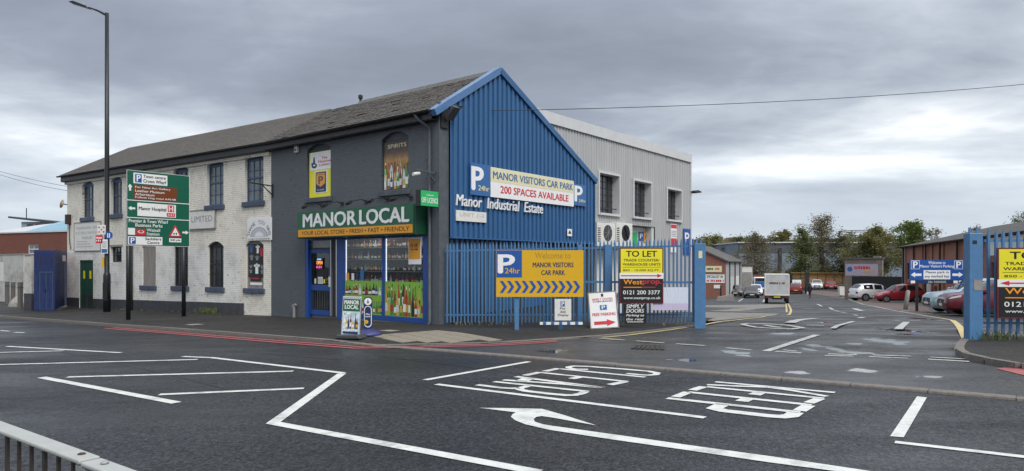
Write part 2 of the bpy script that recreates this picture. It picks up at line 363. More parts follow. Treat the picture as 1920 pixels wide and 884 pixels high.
asphalt('yard_asphalt', (.042, .041, .041), (.024, .024, .0255), 40, (.32, .75), .32, .55, puddles=((1661, 640, 27, 6.5), (1568, 655.5, 13, 8), (1530, 649, 15, 4), (1680, 616, 30, 3.4), (1700, 626, 20, 2), (1515, 655, 10, 3), (1600, 645, 16, 2.4), (1725, 598, 18, 1.6), (1560, 606, 16, 1.5), (1610, 662, 20, 2.5), (1470, 626, 22, 2.2)))
asphalt('apron_asphalt', (.043, .0445, .047), (.030, .031, .0335), 70, (.3, .62), .35, .5, puddles=((1383, 663, 22, 5), (1500, 700, 20, 3.5), (1620, 697, 30, 4), (1040, 660, 26, 3), (1745, 708, 26, 3), (1290, 676, 30, 3)))
asphalt('footway', (.027, .0255, .0245), (.035, .033, .031), 80, (.55, .85), .25)
mat('concrete_slab', (.20, .185, .165), .8, var=.2, scale=2, bump=.3, dirt=.5, dcol=(.1, .09, .08))
mat('brick_paving', (.12, .085, .075), .8, var=.25, scale=5, bump=.3, dirt=.4)
mat('kerb_stone', (.165, .148, .132), .75, var=.3, scale=9, bump=.5, bscale=60, dirt=.6, dcol=(.045, .042, .038))
mat('white_paint', (.62, .63, .60), .6, var=.14, scale=7, dirt=.75, dcol=(.13, .13, .13), dscale=3, bump=.25, bscale=150)
mat('worn_white', (.42, .42, .40), .6, var=.25, scale=8, dirt=.9, dcol=(.06, .06, .06), dscale=3.5)
mat('yellow_paint', (.55, .44, .20), .6, var=.15, scale=8, dirt=.55, dcol=(.12, .11, .08), dscale=4)
mat('red_paint', (.36, .09, .095), .55, var=.15, scale=8, dirt=.45, dcol=(.1, .05, .05), dscale=3)
mat('buff', (.235, .205, .16), .8, var=.15, scale=12, dirt=.35, dcol=(.12, .1, .08))
mat('water', (.012, .014, .016), .03, spec=.9)
mat('rust', (.045, .022, .014), .7, var=.4, scale=25, bump=.5)
brick_mat('white_brick', (.42, .36, .30), (.5, .44, .36), (.22, .2, .17), paint=(.92, .92, .90), fade=(2.5, (.82, .775, .68), -2.0), dirt=.62, dcol=(.24, .2, .155), bump=1.0)
brick_mat('grey_brick', (.1, .1, .1), (.12, .12, .12), (.1, .1, .1), paint=(.088, .104, .124), dirt=.3, dcol=(.05, .056, .063), bump=.7, rough=.6)
brick_mat('red_brick', (.30, .10, .06), (.22, .075, .05), (.25, .2, .17), axes='xz')
brick_mat('red_brick_y', (.27, .095, .06), (.2, .07, .045), (.22, .18, .15), axes='yz')
brick_mat('dirty_white_brick', (.4, .36, .32), (.35, .3, .27), (.14, .13, .12), paint=(.60, .59, .56), dirt=.9, dcol=(.12, .11, .1), bump=.9)
mat('grey_render', (.078, .09, .104), .7, var=.2, scale=4, bump=.3, dirt=.4, dcol=(.03, .035, .04))
mat('plinth_grey', (.045, .047, .055), .75, var=.2, scale=4, bump=.4, dirt=.4, dcol=(.12, .11, .1))
mat('sill_blue', (.055, .075, .12), .65, var=.2, scale=8, dirt=.35, dcol=(.2, .2, .2), bump=.2)
mat('frame_blue', (.045, .085, .16), .55, var=.2, scale=10, dirt=.3)
mat('dark_frame', (.03, .032, .036), .6, var=.2, scale=10)
mat('pane', (.022, .027, .033), .07, spec=.9, var=.3, scale=3)
mat('pane_pale', (.10, .12, .13), .12, spec=.9, var=.4, scale=3)
mat('plywood', (.25, .225, .20), .8, var=.25, scale=4, stretch=(3, 3, .4), dirt=.5, dcol=(.09, .08, .08))
mat('slate', (.112, .098, .086), .8, var=.3, scale=5, bump=.4, dirt=.4, dcol=(.05, .05, .035), dscale=2)
mat('slate_white_side', (.116, .102, .090), .78, var=.22, scale=4, bump=.3, dirt=.3, dcol=(.05, .05, .04))
mat('ridge_tile', (.13, .125, .12), .8, var=.25, scale=6, bump=.3)
mat('gutter_black', (.012, .012, .014), .45, var=.2, scale=9)
mat('gutter_grey', (.05, .053, .056), .5, var=.2, scale=9)
mat('cladding_blue', (.030, .108, .25), .42, var=.12, scale=1.5, stretch=(1, 3, .35), dirt=.25, dcol=(.015, .04, .1), dscale=1)
mat('trim_blue', (.075, .17, .34), .4, var=.1, scale=4, dirt=.15)
mat('cladding_grey', (.40, .405, .405), .5, var=.08, scale=1.2, stretch=(1, 3, .3), dirt=.18, dcol=(.25, .24, .22), dscale=1)
mat('flashing_grey', (.56, .565, .565), .45, var=.06, scale=3, dirt=.15, dcol=(.3, .3, .28))
mat('fence_blue', (.075, .195, .375), .42, var=.12, scale=6, dirt=.25, dcol=(.07, .14, .24), dscale=4)
mat('shop_blue', (.012, .06, .26), .4, var=.12, scale=8)
mat('sign_green', (.005, .105, .045), .35, var=.05, scale=2)
mat('sign_green_dark', (.004, .06, .028), .4)
mat('road_green', (.006, .105, .062), .4, var=.05, scale=2)
mat('sign_orange', (.72, .31, .015), .4)
mat('sign_brown', (.17, .045, .012), .4)
mat('sign_white', (.78, .78, .77), .4, var=.05, scale=3)
mat('sign_blue', (.012, .08, .33), .4, var=.05)
mat('sign_blue_mid', (.032, .125, .33), .4, var=.06)
mat('sign_yellow', (.66, .38, .006), .45, var=.05, scale=3, dirt=.12, dcol=(.4, .25, .02))
mat('sign_lemon', (.78, .70, .02), .4, var=.04)
mat('sign_red', (.58, .025, .04), .4)
mat('sign_navy', (.010, .028, .10), .4)
mat('sign_black', (.010, .010, .010), .4)
mat('sign_cream', (.70, .66, .42), .5, var=.06)
mat('sign_lime', (.02, .42, .12), .4)
mat('sign_grey_ink', (.22, .24, .27), .5)
mat('letter_orange', (.85, .33, .02), .4)
mat('post_black', (.010, .012, .014), .4, var=.2, scale=8)
mat('galv', (.40, .41, .40), .5, .6, var=.15, scale=12, dirt=.3, dcol=(.2, .17, .13))
mat('rail_top', (.40, .41, .39), .55, .1, var=.08, scale=14, dirt=.25, dcol=(.28, .26, .22), dscale=9)
mat('rail_bar', (.055, .045, .038), .6, .2, var=.3, scale=14)
mat('alu', (.6, .6, .6), .35, .8)
mat('timber', (.40, .24, .10), .8, var=.25, scale=3, stretch=(4, 4, .5))
mat('old_timber', (.12, .11, .10), .9, var=.3, scale=6, stretch=(3, 3, .6), bump=.4)
mat('gate_blue', (.010, .024, .105), .6, var=.35, scale=3, dirt=.8, dcol=(.06, .05, .05), dscale=1.4)
mat('gate_green', (.02, .075, .055), .5, var=.15, scale=5)
mat('concrete', (.27, .26, .24), .85, var=.2, scale=6, bump=.3, dirt=.5, dcol=(.1, .09, .08))
mat('off_white', (.68, .67, .63), .6, var=.08, scale=6, dirt=.2, dcol=(.4, .37, .3))
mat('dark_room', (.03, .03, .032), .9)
mat('led', (.95, .97, 1), .5, emit=.7)
glass_mat('shop_glass', (.9, .93, .93), .96); glass_mat('car_glass', (.22, .25, .27), .85)
# ================================================================== GROUND
def drape(poly, off, name, m, parent=None, grid=1.0, kind='structure', extra=None):
    """polygon given in street coordinates laid on the terrain"""
    bm = bmesh.new(); bm.faces.new([bm.verts.new((s, t, 0)) for s, t in poly])
    ss = [q[0] for q in poly]; ts = [q[1] for q in poly]
    cs = set(b for b in S_BR if min(ss) < b < max(ss)); ct = set(b for b in T_BR if min(ts) < b < max(ts))
    if grid:
        k = math.ceil(min(ss)/grid)
        while k*grid < max(ss): cs.add(k*grid); k += 1
        k = math.ceil(min(ts)/grid)
        while k*grid < max(ts): ct.add(k*grid); k += 1
    for c in cs: bmesh.ops.bisect_plane(bm, geom=bm.verts[:]+bm.edges[:]+bm.faces[:], plane_co=(c, 0, 0), plane_no=(1, 0, 0))
    for c in ct: bmesh.ops.bisect_plane(bm, geom=bm.verts[:]+bm.edges[:]+bm.faces[:], plane_co=(0, c, 0), plane_no=(0, 1, 0))
    for v in bm.verts:
        s, t = v.co.x, v.co.y; v.co = P(s, t, off + (extra(s, t) if extra else 0))
    bmesh.ops.triangulate(bm, faces=bm.faces[:])
    me = bpy.data.meshes.new(name); bm.to_mesh(me); bm.free(); me.materials.append(m)
    o = link(name, me, parent)
    if parent is None and kind: o['kind'] = kind
    return o
def sheet():
    ss = sorted(set([-900, -500, -250, -120, -80, -45, -35, -25, -15, -10, -5, 0, 4, 8, 12, 16, 20, 26, 32, 40, 80, 150, 300, 600, 1200]))
    ts = sorted(set([-300, -100, -40, -20, -14, -9, -4, 1, 4, 8, 12, 15, 18, 22, 26, 30, 35, 42, 50, 60, 71, 90, 120, 200, 400, 800, 1600]))
    vs = [P(s, t, ROAD) for t in ts for s in ss]; n = len(ss)
    fs = [(j*n+i, j*n+i+1, (j+1)*n+i+1, (j+1)*n+i) for j in range(len(ts)-1) for i in range(n-1)]
    mb = MB().add(vs, fs); return tag(mb.build('ground', M['yard_asphalt']), kind='structure')
ground = sheet()
KERB = [(-75, -9.2), (-45, -7.2), (-20.2, -5.55), (-9.7, -5.1), (-5.4, -4.85), (-.3, -4.68), (1.0, -4.58)]
CORNER = [gst(*q, off=-.06) for q in ((700, 647), (780, 646), (846, 644), (905, 643), (956, 640.5), (1000, 638), (1040, 635), (1100, 631.5), (1176, 625), (1240, 618), (1304, 610.5))]
SIDE = CORNER
road = drape([(-75, -13.4), (-75, -9.2)] + KERB[1:] + [(2.1, -4.5), (5.4, -4.32), (60, -4.32), (60, -13.4)], ROAD+.005, 'road', M['road_asphalt'], grid=0)
apron = drape([(1.6, -4.5), (5.4, -4.2), (30, -4.2), (30, -1.9), (14, -1.5), (13.2, -.75), (12.2, -.6), (9.8, -.72), (7.6, -.9), (4.6, -1.0), (3.6, -2.6)], ROAD+.008, 'entrance_apron', M['apron_asphalt'], grid=0)
def dseg(p, a, b):
    a, b, p = Vector(a), Vector(b), Vector(p); k = clamp((p-a).dot(b-a)/max(1e-6, (b-a).length_squared), 0, 1); return (p-a-(b-a)*k).length
def drop(s, t):
    d = min(dseg((s, t), SIDE[i], SIDE[i+1]) for i in range(len(SIDE)-1))
    return -.07*clamp((s-.2)/1.4, 0, 1)*clamp(1.15-d/1.6, 0, 1)
pave = drape(KERB + CORNER + [(5.9, 6.5), (-75, 6.5)], 0, 'pavement', M['footway'], grid=1.0, extra=drop)
RK = [gst(*q, off=-.05) for q in ((1829, 634), (1813, 645), (1808.5, 653), (1811, 661), (1822, 668), (1850, 675), (1892, 682), (1920, 686.5))]
RKX = RK + [(RK[-1][0]+3, RK[-1][1]-.55), (60, RK[-1][1]-1.2)]
pave_r = drape(RKX + [(60, 3.9), (RK[0][0]+.1, 3.7)], 0, 'pavement.001', M['footway'], grid=0)
near = drape([(-75, -13.55), (60, -13.55), (60, -22), (-75, -22)], 0, 'pavement.002', M['footway'], grid=0)

# ---- kerb stones, one by one
def kerb_mesh():
    L, W, H = .905, .15, .30
    prof = [(0, -H), (W, -H), (W, 0), (.025, 0), (.006, -.012), (0, -.035)]
    mb = MB().prism(prof, 'yz', -L/2, L/2); me = mb.mesh('kerb_stone', M['kerb_stone']); return me
KM = kerb_mesh()
def run_kerb(line, parent, offf, step=.915, flip=False):
    pts = [Vector(q) for q in line]; tot = sum((pts[i+1]-pts[i]).length for i in range(len(pts)-1)); n = int(tot/step)
    def loc(d):
        for i in range(len(pts)-1):
            l = (pts[i+1]-pts[i]).length
            if d <= l or i == len(pts)-2: return pts[i] + (pts[i+1]-pts[i])*(d/l)
            d -= l
    n = max(1, round(tot/step)); step = tot/n; fx = step/.915
    for k in range(n):
        a, b = loc(k*step), loc((k+1)*step)
        pa, pb = P(a.x, a.y, offf(a.x, a.y)), P(b.x, b.y, offf(b.x, b.y)); c = (pa+pb)/2
        if c.y < .3: continue
        x = (pb-pa).normalized(); z = Vector((0, 0, 1)); y = z.cross(x).normalized(); z = x.cross(y)
        if flip: x, y = -x, -y
        o = link('kerb_stone', KM, parent); j = random.uniform(-.004, .004)
        m4 = Matrix((x, y, z)).transposed().to_4x4(); m4 = m4 @ Matrix.Diagonal((fx, 1, 1, 1)); m4.translation = c + Vector((0, 0, .004+j)); o.matrix_world = m4
kerb = tag(link('kerb', None), kind='structure')
run_kerb([q for q in KERB if q[0] > -46] + [SIDE[0]], kerb, lambda s, t: drop(s, t)*.9)
run_kerb(SIDE, kerb, lambda s, t: -.068, step=.6)
run_kerb(RKX[:-1], kerb, lambda s, t: 0., step=.6, flip=True)
run_kerb([(2.0, -4.44), (5.4, -4.24), (24, -4.24)], kerb, lambda s, t: ROAD+.032)
run_kerb([(-12, -13.55), (30, -13.55)], kerb, lambda s, t: 0., flip=True)

# ---- painted markings
def resample(pts, step=.5):
    out = []
    for i in range(len(pts)-1):
        a, b = Vector(pts[i]), Vector(pts[i+1]); n = max(1, int((b-a).length/step))
        out += [a+(b-a)*(k/n) for k in range(n)]
    return out + [Vector(pts[-1])]
def strip(pxs, width, m, off=.011, name='painted_line', parent=None, close=False, shear=None):
    pts = resample([gst(*q) for q in pxs])
    vs, n = [], len(pts)
    for i, p in enumerate(pts):
        d0 = (pts[i]-pts[i-1]).normalized() if i else None; d1 = (pts[i+1]-pts[i]).normalized() if i < n-1 else None
        if shear and not (d0 and d1): nrm = Vector(shear); k = 1
        else:
            d = ((d0 or d1)+(d1 or d0)).normalized(); nrm = Vector((-d.y, d.x)); k = 1/max(.45, abs(nrm.dot(Vector((-(d1 or d0).y, (d1 or d0).x)))))
        for sg in (-1, 1):
            q = p + nrm*sg*width/2*k; vs.append(P(q.x, q.y, ROAD+off))
    fs = [(2*i, 2*i+1, 2*i+3, 2*i+2) for i in range(n-1)]
    return MB().add(vs, fs).build(name, m, parent or road)
def area(pxs, m, off=.010, name='painted_line', parent=None):
    return drape([gst(*q) for q in pxs], ROAD+off, name, m, parent or road, grid=0)
for sl in ([(20, 640), (300, 700), (470, 742)], [(700, 668), (1010, 706), (1300, 745)], [(430, 660), (640, 676)]): strip(sl, .018, mat('tar_seam', (.006, .006, .007), .4), off=.0085, name='tar_seam')
W_, Y_, RD_, WW = M['white_paint'], M['yellow_paint'], M['red_paint'], M['worn_white']
for a, w in (([(12.8, 650.5), (227, 662.6)], .11), ([(-40, 663), (119, 659)], .11), ([(-40, 686), (370, 675.4)], .12), ([(126.4, 708.4), (549.7, 697.4)], .13),
             ([(298.7, 741.4), (569.9, 729.7)], .13), ([(342.7, 669.7), (397.6, 672), (645, 701)], .12), ([(78, 709), (331, 757)], .14), ([(641, 702), (512, 795), (1010, 888)], .14),
             ([(0, 620.5), (18, 622)], .1), ([(27, 624), (46, 625)], .1), ([(797, 714), (992, 679.5)], .12), ([(818, 722), (1322, 785)], .11), ([(1678, 831), (1930, 860)], .1)):
    strip(a, w, W_)
area([(1719.5, 745), (1737.8, 747), (1694.5, 822), (1669, 820)], W_)
area([(898, 766.5), (960, 767.2), (1017, 768.6), (1060, 781), (1118, 799.6), (1075, 792), (1040, 785.6), (1016, 782), (1006, 783.5), (1000.5, 787.8), (1003, 792.7), (1018, 797.7), (1040, 801.2), (1150, 816.5), (1300, 838), (1460, 860), (1600, 881), (1760, 906), (1700, 906), (1560, 885), (1440, 869), (1300, 848), (1150, 826.5), (1030, 808), (985, 797.5), (966, 790), (958, 783.5), (961, 778.5), (967, 775)], W_, name='turn_arrow')
def zl(pts, k, ox, oy): return [(ox+x/k, oy+y/k) for x, y in pts]
for pts, w in (([(1125, 122), (1000, 120), (945, 110), (940, 99), (990, 90), (1150, 95), (1450, 118), (1700, 140), (1780, 156), (1765, 172), (1690, 178), (1600, 172), (1490, 161)], .11),
               ([(715, 140), (850, 113)], .13), ([(850, 116), (1670, 196)], .10), ([(525, 180), (670, 149)], .13), ([(660, 150), (1500, 238)], .10), ([(1330, 268), (1480, 238)], .13), ([(965, 211), (1045, 196)], .13),
               ([(440, 190), (1265, 297)], .11), ([(320, 222), (900, 262), (1265, 297)], .11), ([(490, 235), (560, 206)], .2),
               ([(235, 238), (1130, 333)], .10), ([(1100, 334), (1060, 352), (1000, 366), (920, 368), (760, 354), (540, 328), (475, 312), (480, 300), (575, 275)], .12), ([(75, 268), (300, 297), (400, 303), (480, 300)], .11)):
    strip(zl(pts, 5.0526, 880, 670), w, W_, name='road_letter_stroke')
for pts, w in (([(610, 97), (1840, 208)], .10), ([(525, 127), (800, 140), (1150, 152)], .10), ([(1150, 152), (1400, 186), (1760, 248)], .10), ([(520, 148), (1725, 268)], .10),
               ([(375, 184), (490, 147)], .13), ([(1570, 316), (1690, 268)], .13), ([(1010, 232), (1060, 210)], .16), ([(330, 203), (1600, 337)], .11), ([(200, 254), (330, 203)], .13), ([(1475, 398), (1570, 340)], .15), ([(880, 300), (935, 275)], .16),
               ([(115, 266), (1480, 412)], .12), ([(1440, 412), (1390, 448), (1300, 458), (1150, 448), (700, 396), (600, 372), (690, 328)], .17)):
    strip(zl(pts, 5.486, 1230, 700), w, W_, name='road_letter_stroke', off=.012)
Z3 = lambda p: zl(p, 6.857, 1360, 570)
Z4 = lambda p: zl(p, 6.0, 1600, 570)
gm = ground
for pts, w in (([(520, 617), (1180, 405)], .16), ([(1385, 320), (1650, 230)], .14), ([(1000, 312), (850, 330), (650, 322), (400, 308), (240, 276), (225, 265), (300, 258), (560, 264), (800, 280), (1000, 312)], .15), ([(500, 278), (640, 300), (715, 308)], .14), ([(830, 248), (900, 222), (980, 206), (1165, 190)], .32), ([(1040, 278), (1270, 284)], .12),
               ([(1180, 5), (1240, 35)], .16), ([(1340, 52), (1385, 80)], .16), ([(1400, 88), (1465, 103)], .15), ([(1490, 112), (1560, 122)], .15), ([(1630, 135), (1700, 155)], .15), ([(1720, 188), (1775, 175)], .22),
               ([(640, 618), (980, 641)], .12), ([(740, 600), (920, 618)], .1), ([(1320, 653), (1690, 664)], .11), ([(1280, 674), (1640, 682)], .11), ([(1000, 65), (1130, 66)], .3), ([(1160, 74), (1330, 80)], .16), ([(1660, 62), (1700, 80), (1760, 94)], .3)):
    strip(Z3(pts), w, WW, parent=gm, off=.014)
for pts, w in (([(175, 601), (615, 621)], .11), ([(220, 584), (650, 597)], .1), ([(840, 630), (1305, 657)], .12), ([(865, 607), (1320, 632)], .1), ([(1450, 664), (1700, 687)], .13), ([(600, 207), (510, 290)], .2), ([(630, 195), (760, 190)], .12), ([(270, 187), (330, 187)], .2), ([(950, 196), (1005, 196)], .25), ([(460, 192), (515, 190)], .2)):
    strip(Z4(pts), w, WW, parent=gm, off=.014)
for pts in ([(1123, 635.5), (1171, 639)], [(1193, 640.5), (1246, 644.5)], [(1268, 646), (1322, 649.5)], [(1361, 653.5), (1409, 658)]): strip(pts, .1, WW, parent=gm, off=.014)
strip(Z4([(820, 138), (1000, 168), (1120, 190)]), .12, Y_, parent=gm, off=.014); strip(Z4([(1115, 190), (1150, 215), (1185, 250), (1212, 290), (1235, 330), (1268, 400)]), .17, Y_, parent=gm, off=.014)
strip(Z4([(1225, 428), (1190, 470), (1176, 510), (1195, 545), (1250, 578), (1330, 606), (1480, 636)]), .12, Y_, parent=gm, off=.014)
strip([(1130, 634), (1180, 629.5), (1240, 622), (1310, 612), (1372, 602), (1425, 596), (1437, 593.5), (1456, 591)], .11, Y_, parent=gm, off=.014)
strip(Z3([(705, 150), (800, 147), (828, 138), (845, 85), (822, 30), (805, 0)]), .11, Y_, parent=gm, off=.014); strip(Z3([(790, 110), (785, 40), (780, 0)]), .09, Y_, parent=gm, off=.014)
strip([(1590, 562), (1620, 572), (1680, 584), (1740, 593.5)], .12, WW, parent=gm, off=.014)
for dt in (.16, .42):
    line = [(s, t-dt) for s, t in KERB if s > -9.6]; line = [(-9.4, -5.09-dt)] + line
    pts = resample(line + [(SIDE[0][0], SIDE[0][1]-dt-.1)] + [(SIDE[i][0]+dt*.7, SIDE[i][1]-dt*.7) for i in range(1, 7)], .5)
    vs = []
    for i, p in enumerate(pts):
        d = (pts[min(i+1, len(pts)-1)]-pts[max(i-1, 0)]).normalized(); nn = Vector((-d.y, d.x))
        vs += [P(p.x-nn.x*.07, p.y-nn.y*.07, ROAD+.016), P(p.x+nn.x*.07, p.y+nn.y*.07, ROAD+.016)]
    MB().add(vs, [(2*i, 2*i+1, 2*i+3, 2*i+2) for i in range(len(pts)-1)]).build('painted_line', RD_, road)
area(Z4([(1605, 737), (1700, 728), (1990, 733), (1990, 830), (1850, 800)]), RD_, off=.016)
# surface areas of the yard
area([(1322, 573), (1440, 571), (1474, 571.5), (1470, 588), (1425, 594), (1372, 599), (1322, 606)], M['concrete_slab'], off=.006, name='concrete_slab', parent=ground)
area([(1480, 545), (1548, 546), (1605, 551), (1690, 562), (1735, 570), (1748, 590), (1700, 588), (1640, 577), (1590, 561)], M['brick_paving'], off=.006, name='paved_bay_strip', parent=ground)
# rusty gully cover in the apron
q = [gst(*p) for p in ((1183, 656), (1192, 649.5), (1246, 649), (1247, 658))]
gc = drape(q, ROAD+.014, 'gully_cover', M['rust'], apron, grid=0)
for k in range(7):
    a = Vector(q[1])*(1-k/7-.05)+Vector(q[2])*(k/7+.05); b = Vector(q[0])*(1-k/7-.05)+Vector(q[3])*(k/7+.05)
    MB().bar(P(a.x, a.y, ROAD+.02), P(b.x, b.y, ROAD+.02), .06, .02).build('grate_bar', M['gutter_black'], gc)
# tactile paving tiles with blisters
tq = [Vector(gst(*p, off=-.05)) for p in ((760, 637), (821, 623.5), (974, 640.5), (790, 643.5))]
def tile_mesh():
    mb = MB().box(-.195, .195, -.195, .195, -.02, 0)
    for i in range(6):
        for j in range(6): mb.lathe([(.0125, 0), (.009, .005)], 6, (-.167+i*.0667, -.167+j*.0667, 0))
    return mb.mesh('tactile_tile', M['buff'])
TM = tile_mesh(); u = (tq[2]-tq[1]); v = (tq[0]-tq[1]); nu, nv = max(3, round(u.length/.4)), max(2, round(v.length/.4)); ud, vd = u.normalized(), Vector((-u.normalized().y, u.normalized().x))
if vd.dot(v) < 0: vd = -vd
for i in range(nu):
    for j in range(nv):
        p = tq[1]+ud*(i+.5)*.4+vd*(j+.5)*.4
        dmin = min(dseg(p, SIDE[k], SIDE[k+1]) for k in range(len(SIDE)-1))
        poly = KERB+CORNER+[(5.9, 6.5), (-75, 6.5)]; ins = False
        for (xa, ya), (xb, yb) in zip(poly, poly[1:]+poly[:1]):
            if (ya > p.y) != (yb > p.y) and p.x < (xb-xa)*(p.y-ya)/(yb-ya)+xa: ins = not ins
        if dmin < .36 or not ins: continue
        e = .18; f = lambda a: P(a.x, a.y, drop(a.x, a.y))
        x = (f(p+ud*e)-f(p-ud*e)).normalized(); y = (f(p+vd*e)-f(p-vd*e)).normalized(); z = x.cross(y)
        if z.z < 0: y = -y; z = x.cross(y)
        m4 = Matrix((x, z.cross(x), z)).transposed().to_4x4(); m4.translation = f(p)+Vector((0, 0, .008)); o = link('tactile_tile', TM, pave); o.matrix_world = m4
# iron covers in the footway
for px, py, a, b in ((365, 609, .5, .4), (730, 620.5, .5, .35)):
    s, t = gst(px, py, 0); drape([(s-a/2, t-b/2), (s+a/2, t-b/2), (s+a/2, t+b/2), (s-a/2, t+b/2)], .005, 'inspection_cover', M['concrete'], pave, grid=0)
# ================================================================== BUILDINGS
A = Frame(CORN, -R(38.5))
XJ = A.fac(508.5, 300)[0]
JW = A.w(XJ, 0)
B = Frame((JW.x, JW.y), -R(34.8))
EAVE, RIDGE_Z, RIDGE_Y = A.fac(808, 212)[1], 8.12, 2.85
def arch_pts(x0, x1, z1, rise, n=8):
    return [(x0+(x1-x0)*k/n, z1-rise*(2*k/n-1)**2) for k in range(n+1)]
def wall(x0, x1, z0, z1, ops, depth=.16):
    """facade at y=0 facing -y with real openings; ops = (x0,x1,z0,z1,rise)"""
    mb = MB(); xs = sorted(set([x0, x1]+[q for o in ops for q in o[:2]]))
    for a, b in zip(xs, xs[1:]):
        iv = sorted((o[2], o[3]) for o in ops if o[0] <= a+1e-6 and o[1] >= b-1e-6); z = z0
        for lo, hi in iv + [(z1, z1)]:
            if lo > z+1e-6: mb.add([(a, 0, z), (b, 0, z), (b, 0, lo), (a, 0, lo)], [(0, 1, 2, 3)])
            z = max(z, hi)
    for a, b, lo, hi, rise in ops:
        ar = arch_pts(a, b, hi, rise) if rise else [(a, hi), (b, hi)]
        if rise:
            for (p, q), (r, s) in zip(ar, ar[1:]): mb.add([(p, 0, q), (r, 0, s), (r, 0, hi), (p, 0, hi)], [(0, 1, 2, 3)])
        out = [(a, lo)] + ar + [(b, lo)]
        for (p, q), (r, s) in zip(out, out[1:]+out[:1]): mb.add([(p, 0, q), (r, 0, s), (r, depth, s), (p, depth, q)], [(0, 1, 2, 3)])
    return mb
def pxop(fr, xa, xb, ya, yb, rise=.0, xm=None):
    xm = (xa+xb)/2; za = fr.fac(xm, ya)[1]; zb = fr.fac(xm, yb)[1]
    return [fr.fac(xa, ya)[0], fr.fac(xb, ya)[0], zb, za, rise]
def sash(parent, op, y, fm, pm, cols=3, rows=4, rise=0, name='window', sill=None, sm=None, bar=.022, so=.09):
    x0, x1, z0, z1, rs = op; w = .055
    wd = link(name, None, parent); 
    f = MB().box(x0, x0+w, y, y+.06, z0, z1-rs).box(x1-w, x1, y, y+.06, z0, z1-rs).box(x0+w, x1-w, y, y+.06, z0, z0+w)
    f.box(x0+w, x1-w, y-.01, y+.05, z0+(z1-z0)*.5-.03, z0+(z1-z0)*.5+.03)
    if rs:
        ar = arch_pts(x0, x1, z1, rs); f.prism(ar + [(x1, z1-rs-.07), (x0, z1-rs-.07)], 'xz', y, y+.06)
    else: f.box(x0+w, x1-w, y, y+.06, z1-w, z1)
    f.build('frame', fm, wd)
    MB().box(x0+w, x1-w, y+.03, y+.04, z0+w, z1-rs-.02).build('pane', pm, wd)
    for k in range(1, cols):
        xx = x0+w+(x1-x0-2*w)*k/cols; MB().box(xx-bar/2, xx+bar/2, y+.005, y+.03, z0+w, z1-rs-.07).build('glazing_bar', fm, wd)
    for k in range(1, rows):
        if rows % 2 == 0 and k == rows//2: continue
        zz = z0+w+(z1-rs-z0-2*w)*k/rows; MB().box(x0+w, x1-w, y+.008, y+.028, zz-bar/2, zz+bar/2).build('glazing_bar', fm, wd)
    if sill: mksill(wd, op, sm, so)
    return wd
def mksill(wd, op, sm, so=.09, h=.2):
    x0, x1, z0 = op[:3]; MB().box(x0-.09, x1+.09, -so, .14, z0-h, z0+.001).build('sill', sm, wd, bevel=.02)

# ------------------------------------------------------------ white painted building
EB = B.fac(112.4, 331.6, -.25)
WL = EB[0]+.22
wb = thing('white_brick_building', 'long two-storey white-painted brick building with blue arched windows left of the shop', 'building', B.o, B.rz)
up = [pxop(B, 154, 175.5, 340, 408, .2), pxop(B, 208, 228.5, 331, 402, .2), pxop(B, 265, 291, 320, 398, .2), pxop(B, 325, 353, 311, 393, .2), pxop(B, 388, 419, 300, 385, .2), pxop(B, 459, 494, 288, 378, .2)]
lo = [pxop(B, 207.7, 228, 463, 492, 0), pxop(B, 266, 292, 455, 536, .2), pxop(B, 325, 352.5, 453, 537, .2), pxop(B, 389.7, 419, 453, 539, .2), pxop(B, 461, 494, 450, 541, .2)]
gd = pxop(B, 149, 174.5, 488, 581, 0)
wall(WL, 0, -1.2, EAVE+.02, up+lo+[gd]).build('wall', M['white_brick'], wb)
bm_ = MB().box(WL, WL+.02, .003, 5.6, -1.2, EAVE+.02).box(WL, .2, 5.6, 5.7, -1.2, EAVE); bm_.build('side_wall', M['dirty_white_brick'], wb)
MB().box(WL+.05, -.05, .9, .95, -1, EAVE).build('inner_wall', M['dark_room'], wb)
for i, o in enumerate(up):
    sash(wb, o, .11, M['frame_blue'], M['pane'] if i not in (4, 5) else M['pane_pale'], 3 if i > 1 else 3, 4, sill=True, sm=M['sill_blue'])
sash(wb, lo[0], .1, M['dark_frame'], M['pane'], 3, 1); MB().box(lo[0][0]-.1, lo[0][1]+.1, -.02, .1, lo[0][3], lo[0][3]+.1).build('lintel', M['concrete'], wb)
def boarded(o, m, parent):
    wd = link('boarded_window', None, parent); x0, x1, z0, z1, rs = o
    MB().prism([(x0, z0)]+arch_pts(x0, x1, z1, rs)+[(x1, z0)], 'xz', .07, .1).build('board', m, wd); mksill(wd, o, M['sill_blue']); return wd
boarded(lo[1], M['plywood'], wb)
for o in lo[2:4]:
    wd = sash(wb, o, .12, M['dark_frame'], M['pane'], 3, 3, sill=True, sm=M['sill_blue'])
    for k in range(5):
        xx = o[0]+(o[1]-o[0])*(k+.5)/5; MB().box(xx-.011, xx+.011, .035, .055, o[2]+.02, o[3]-.12).build('security_bar', M['gutter_black'], wd)
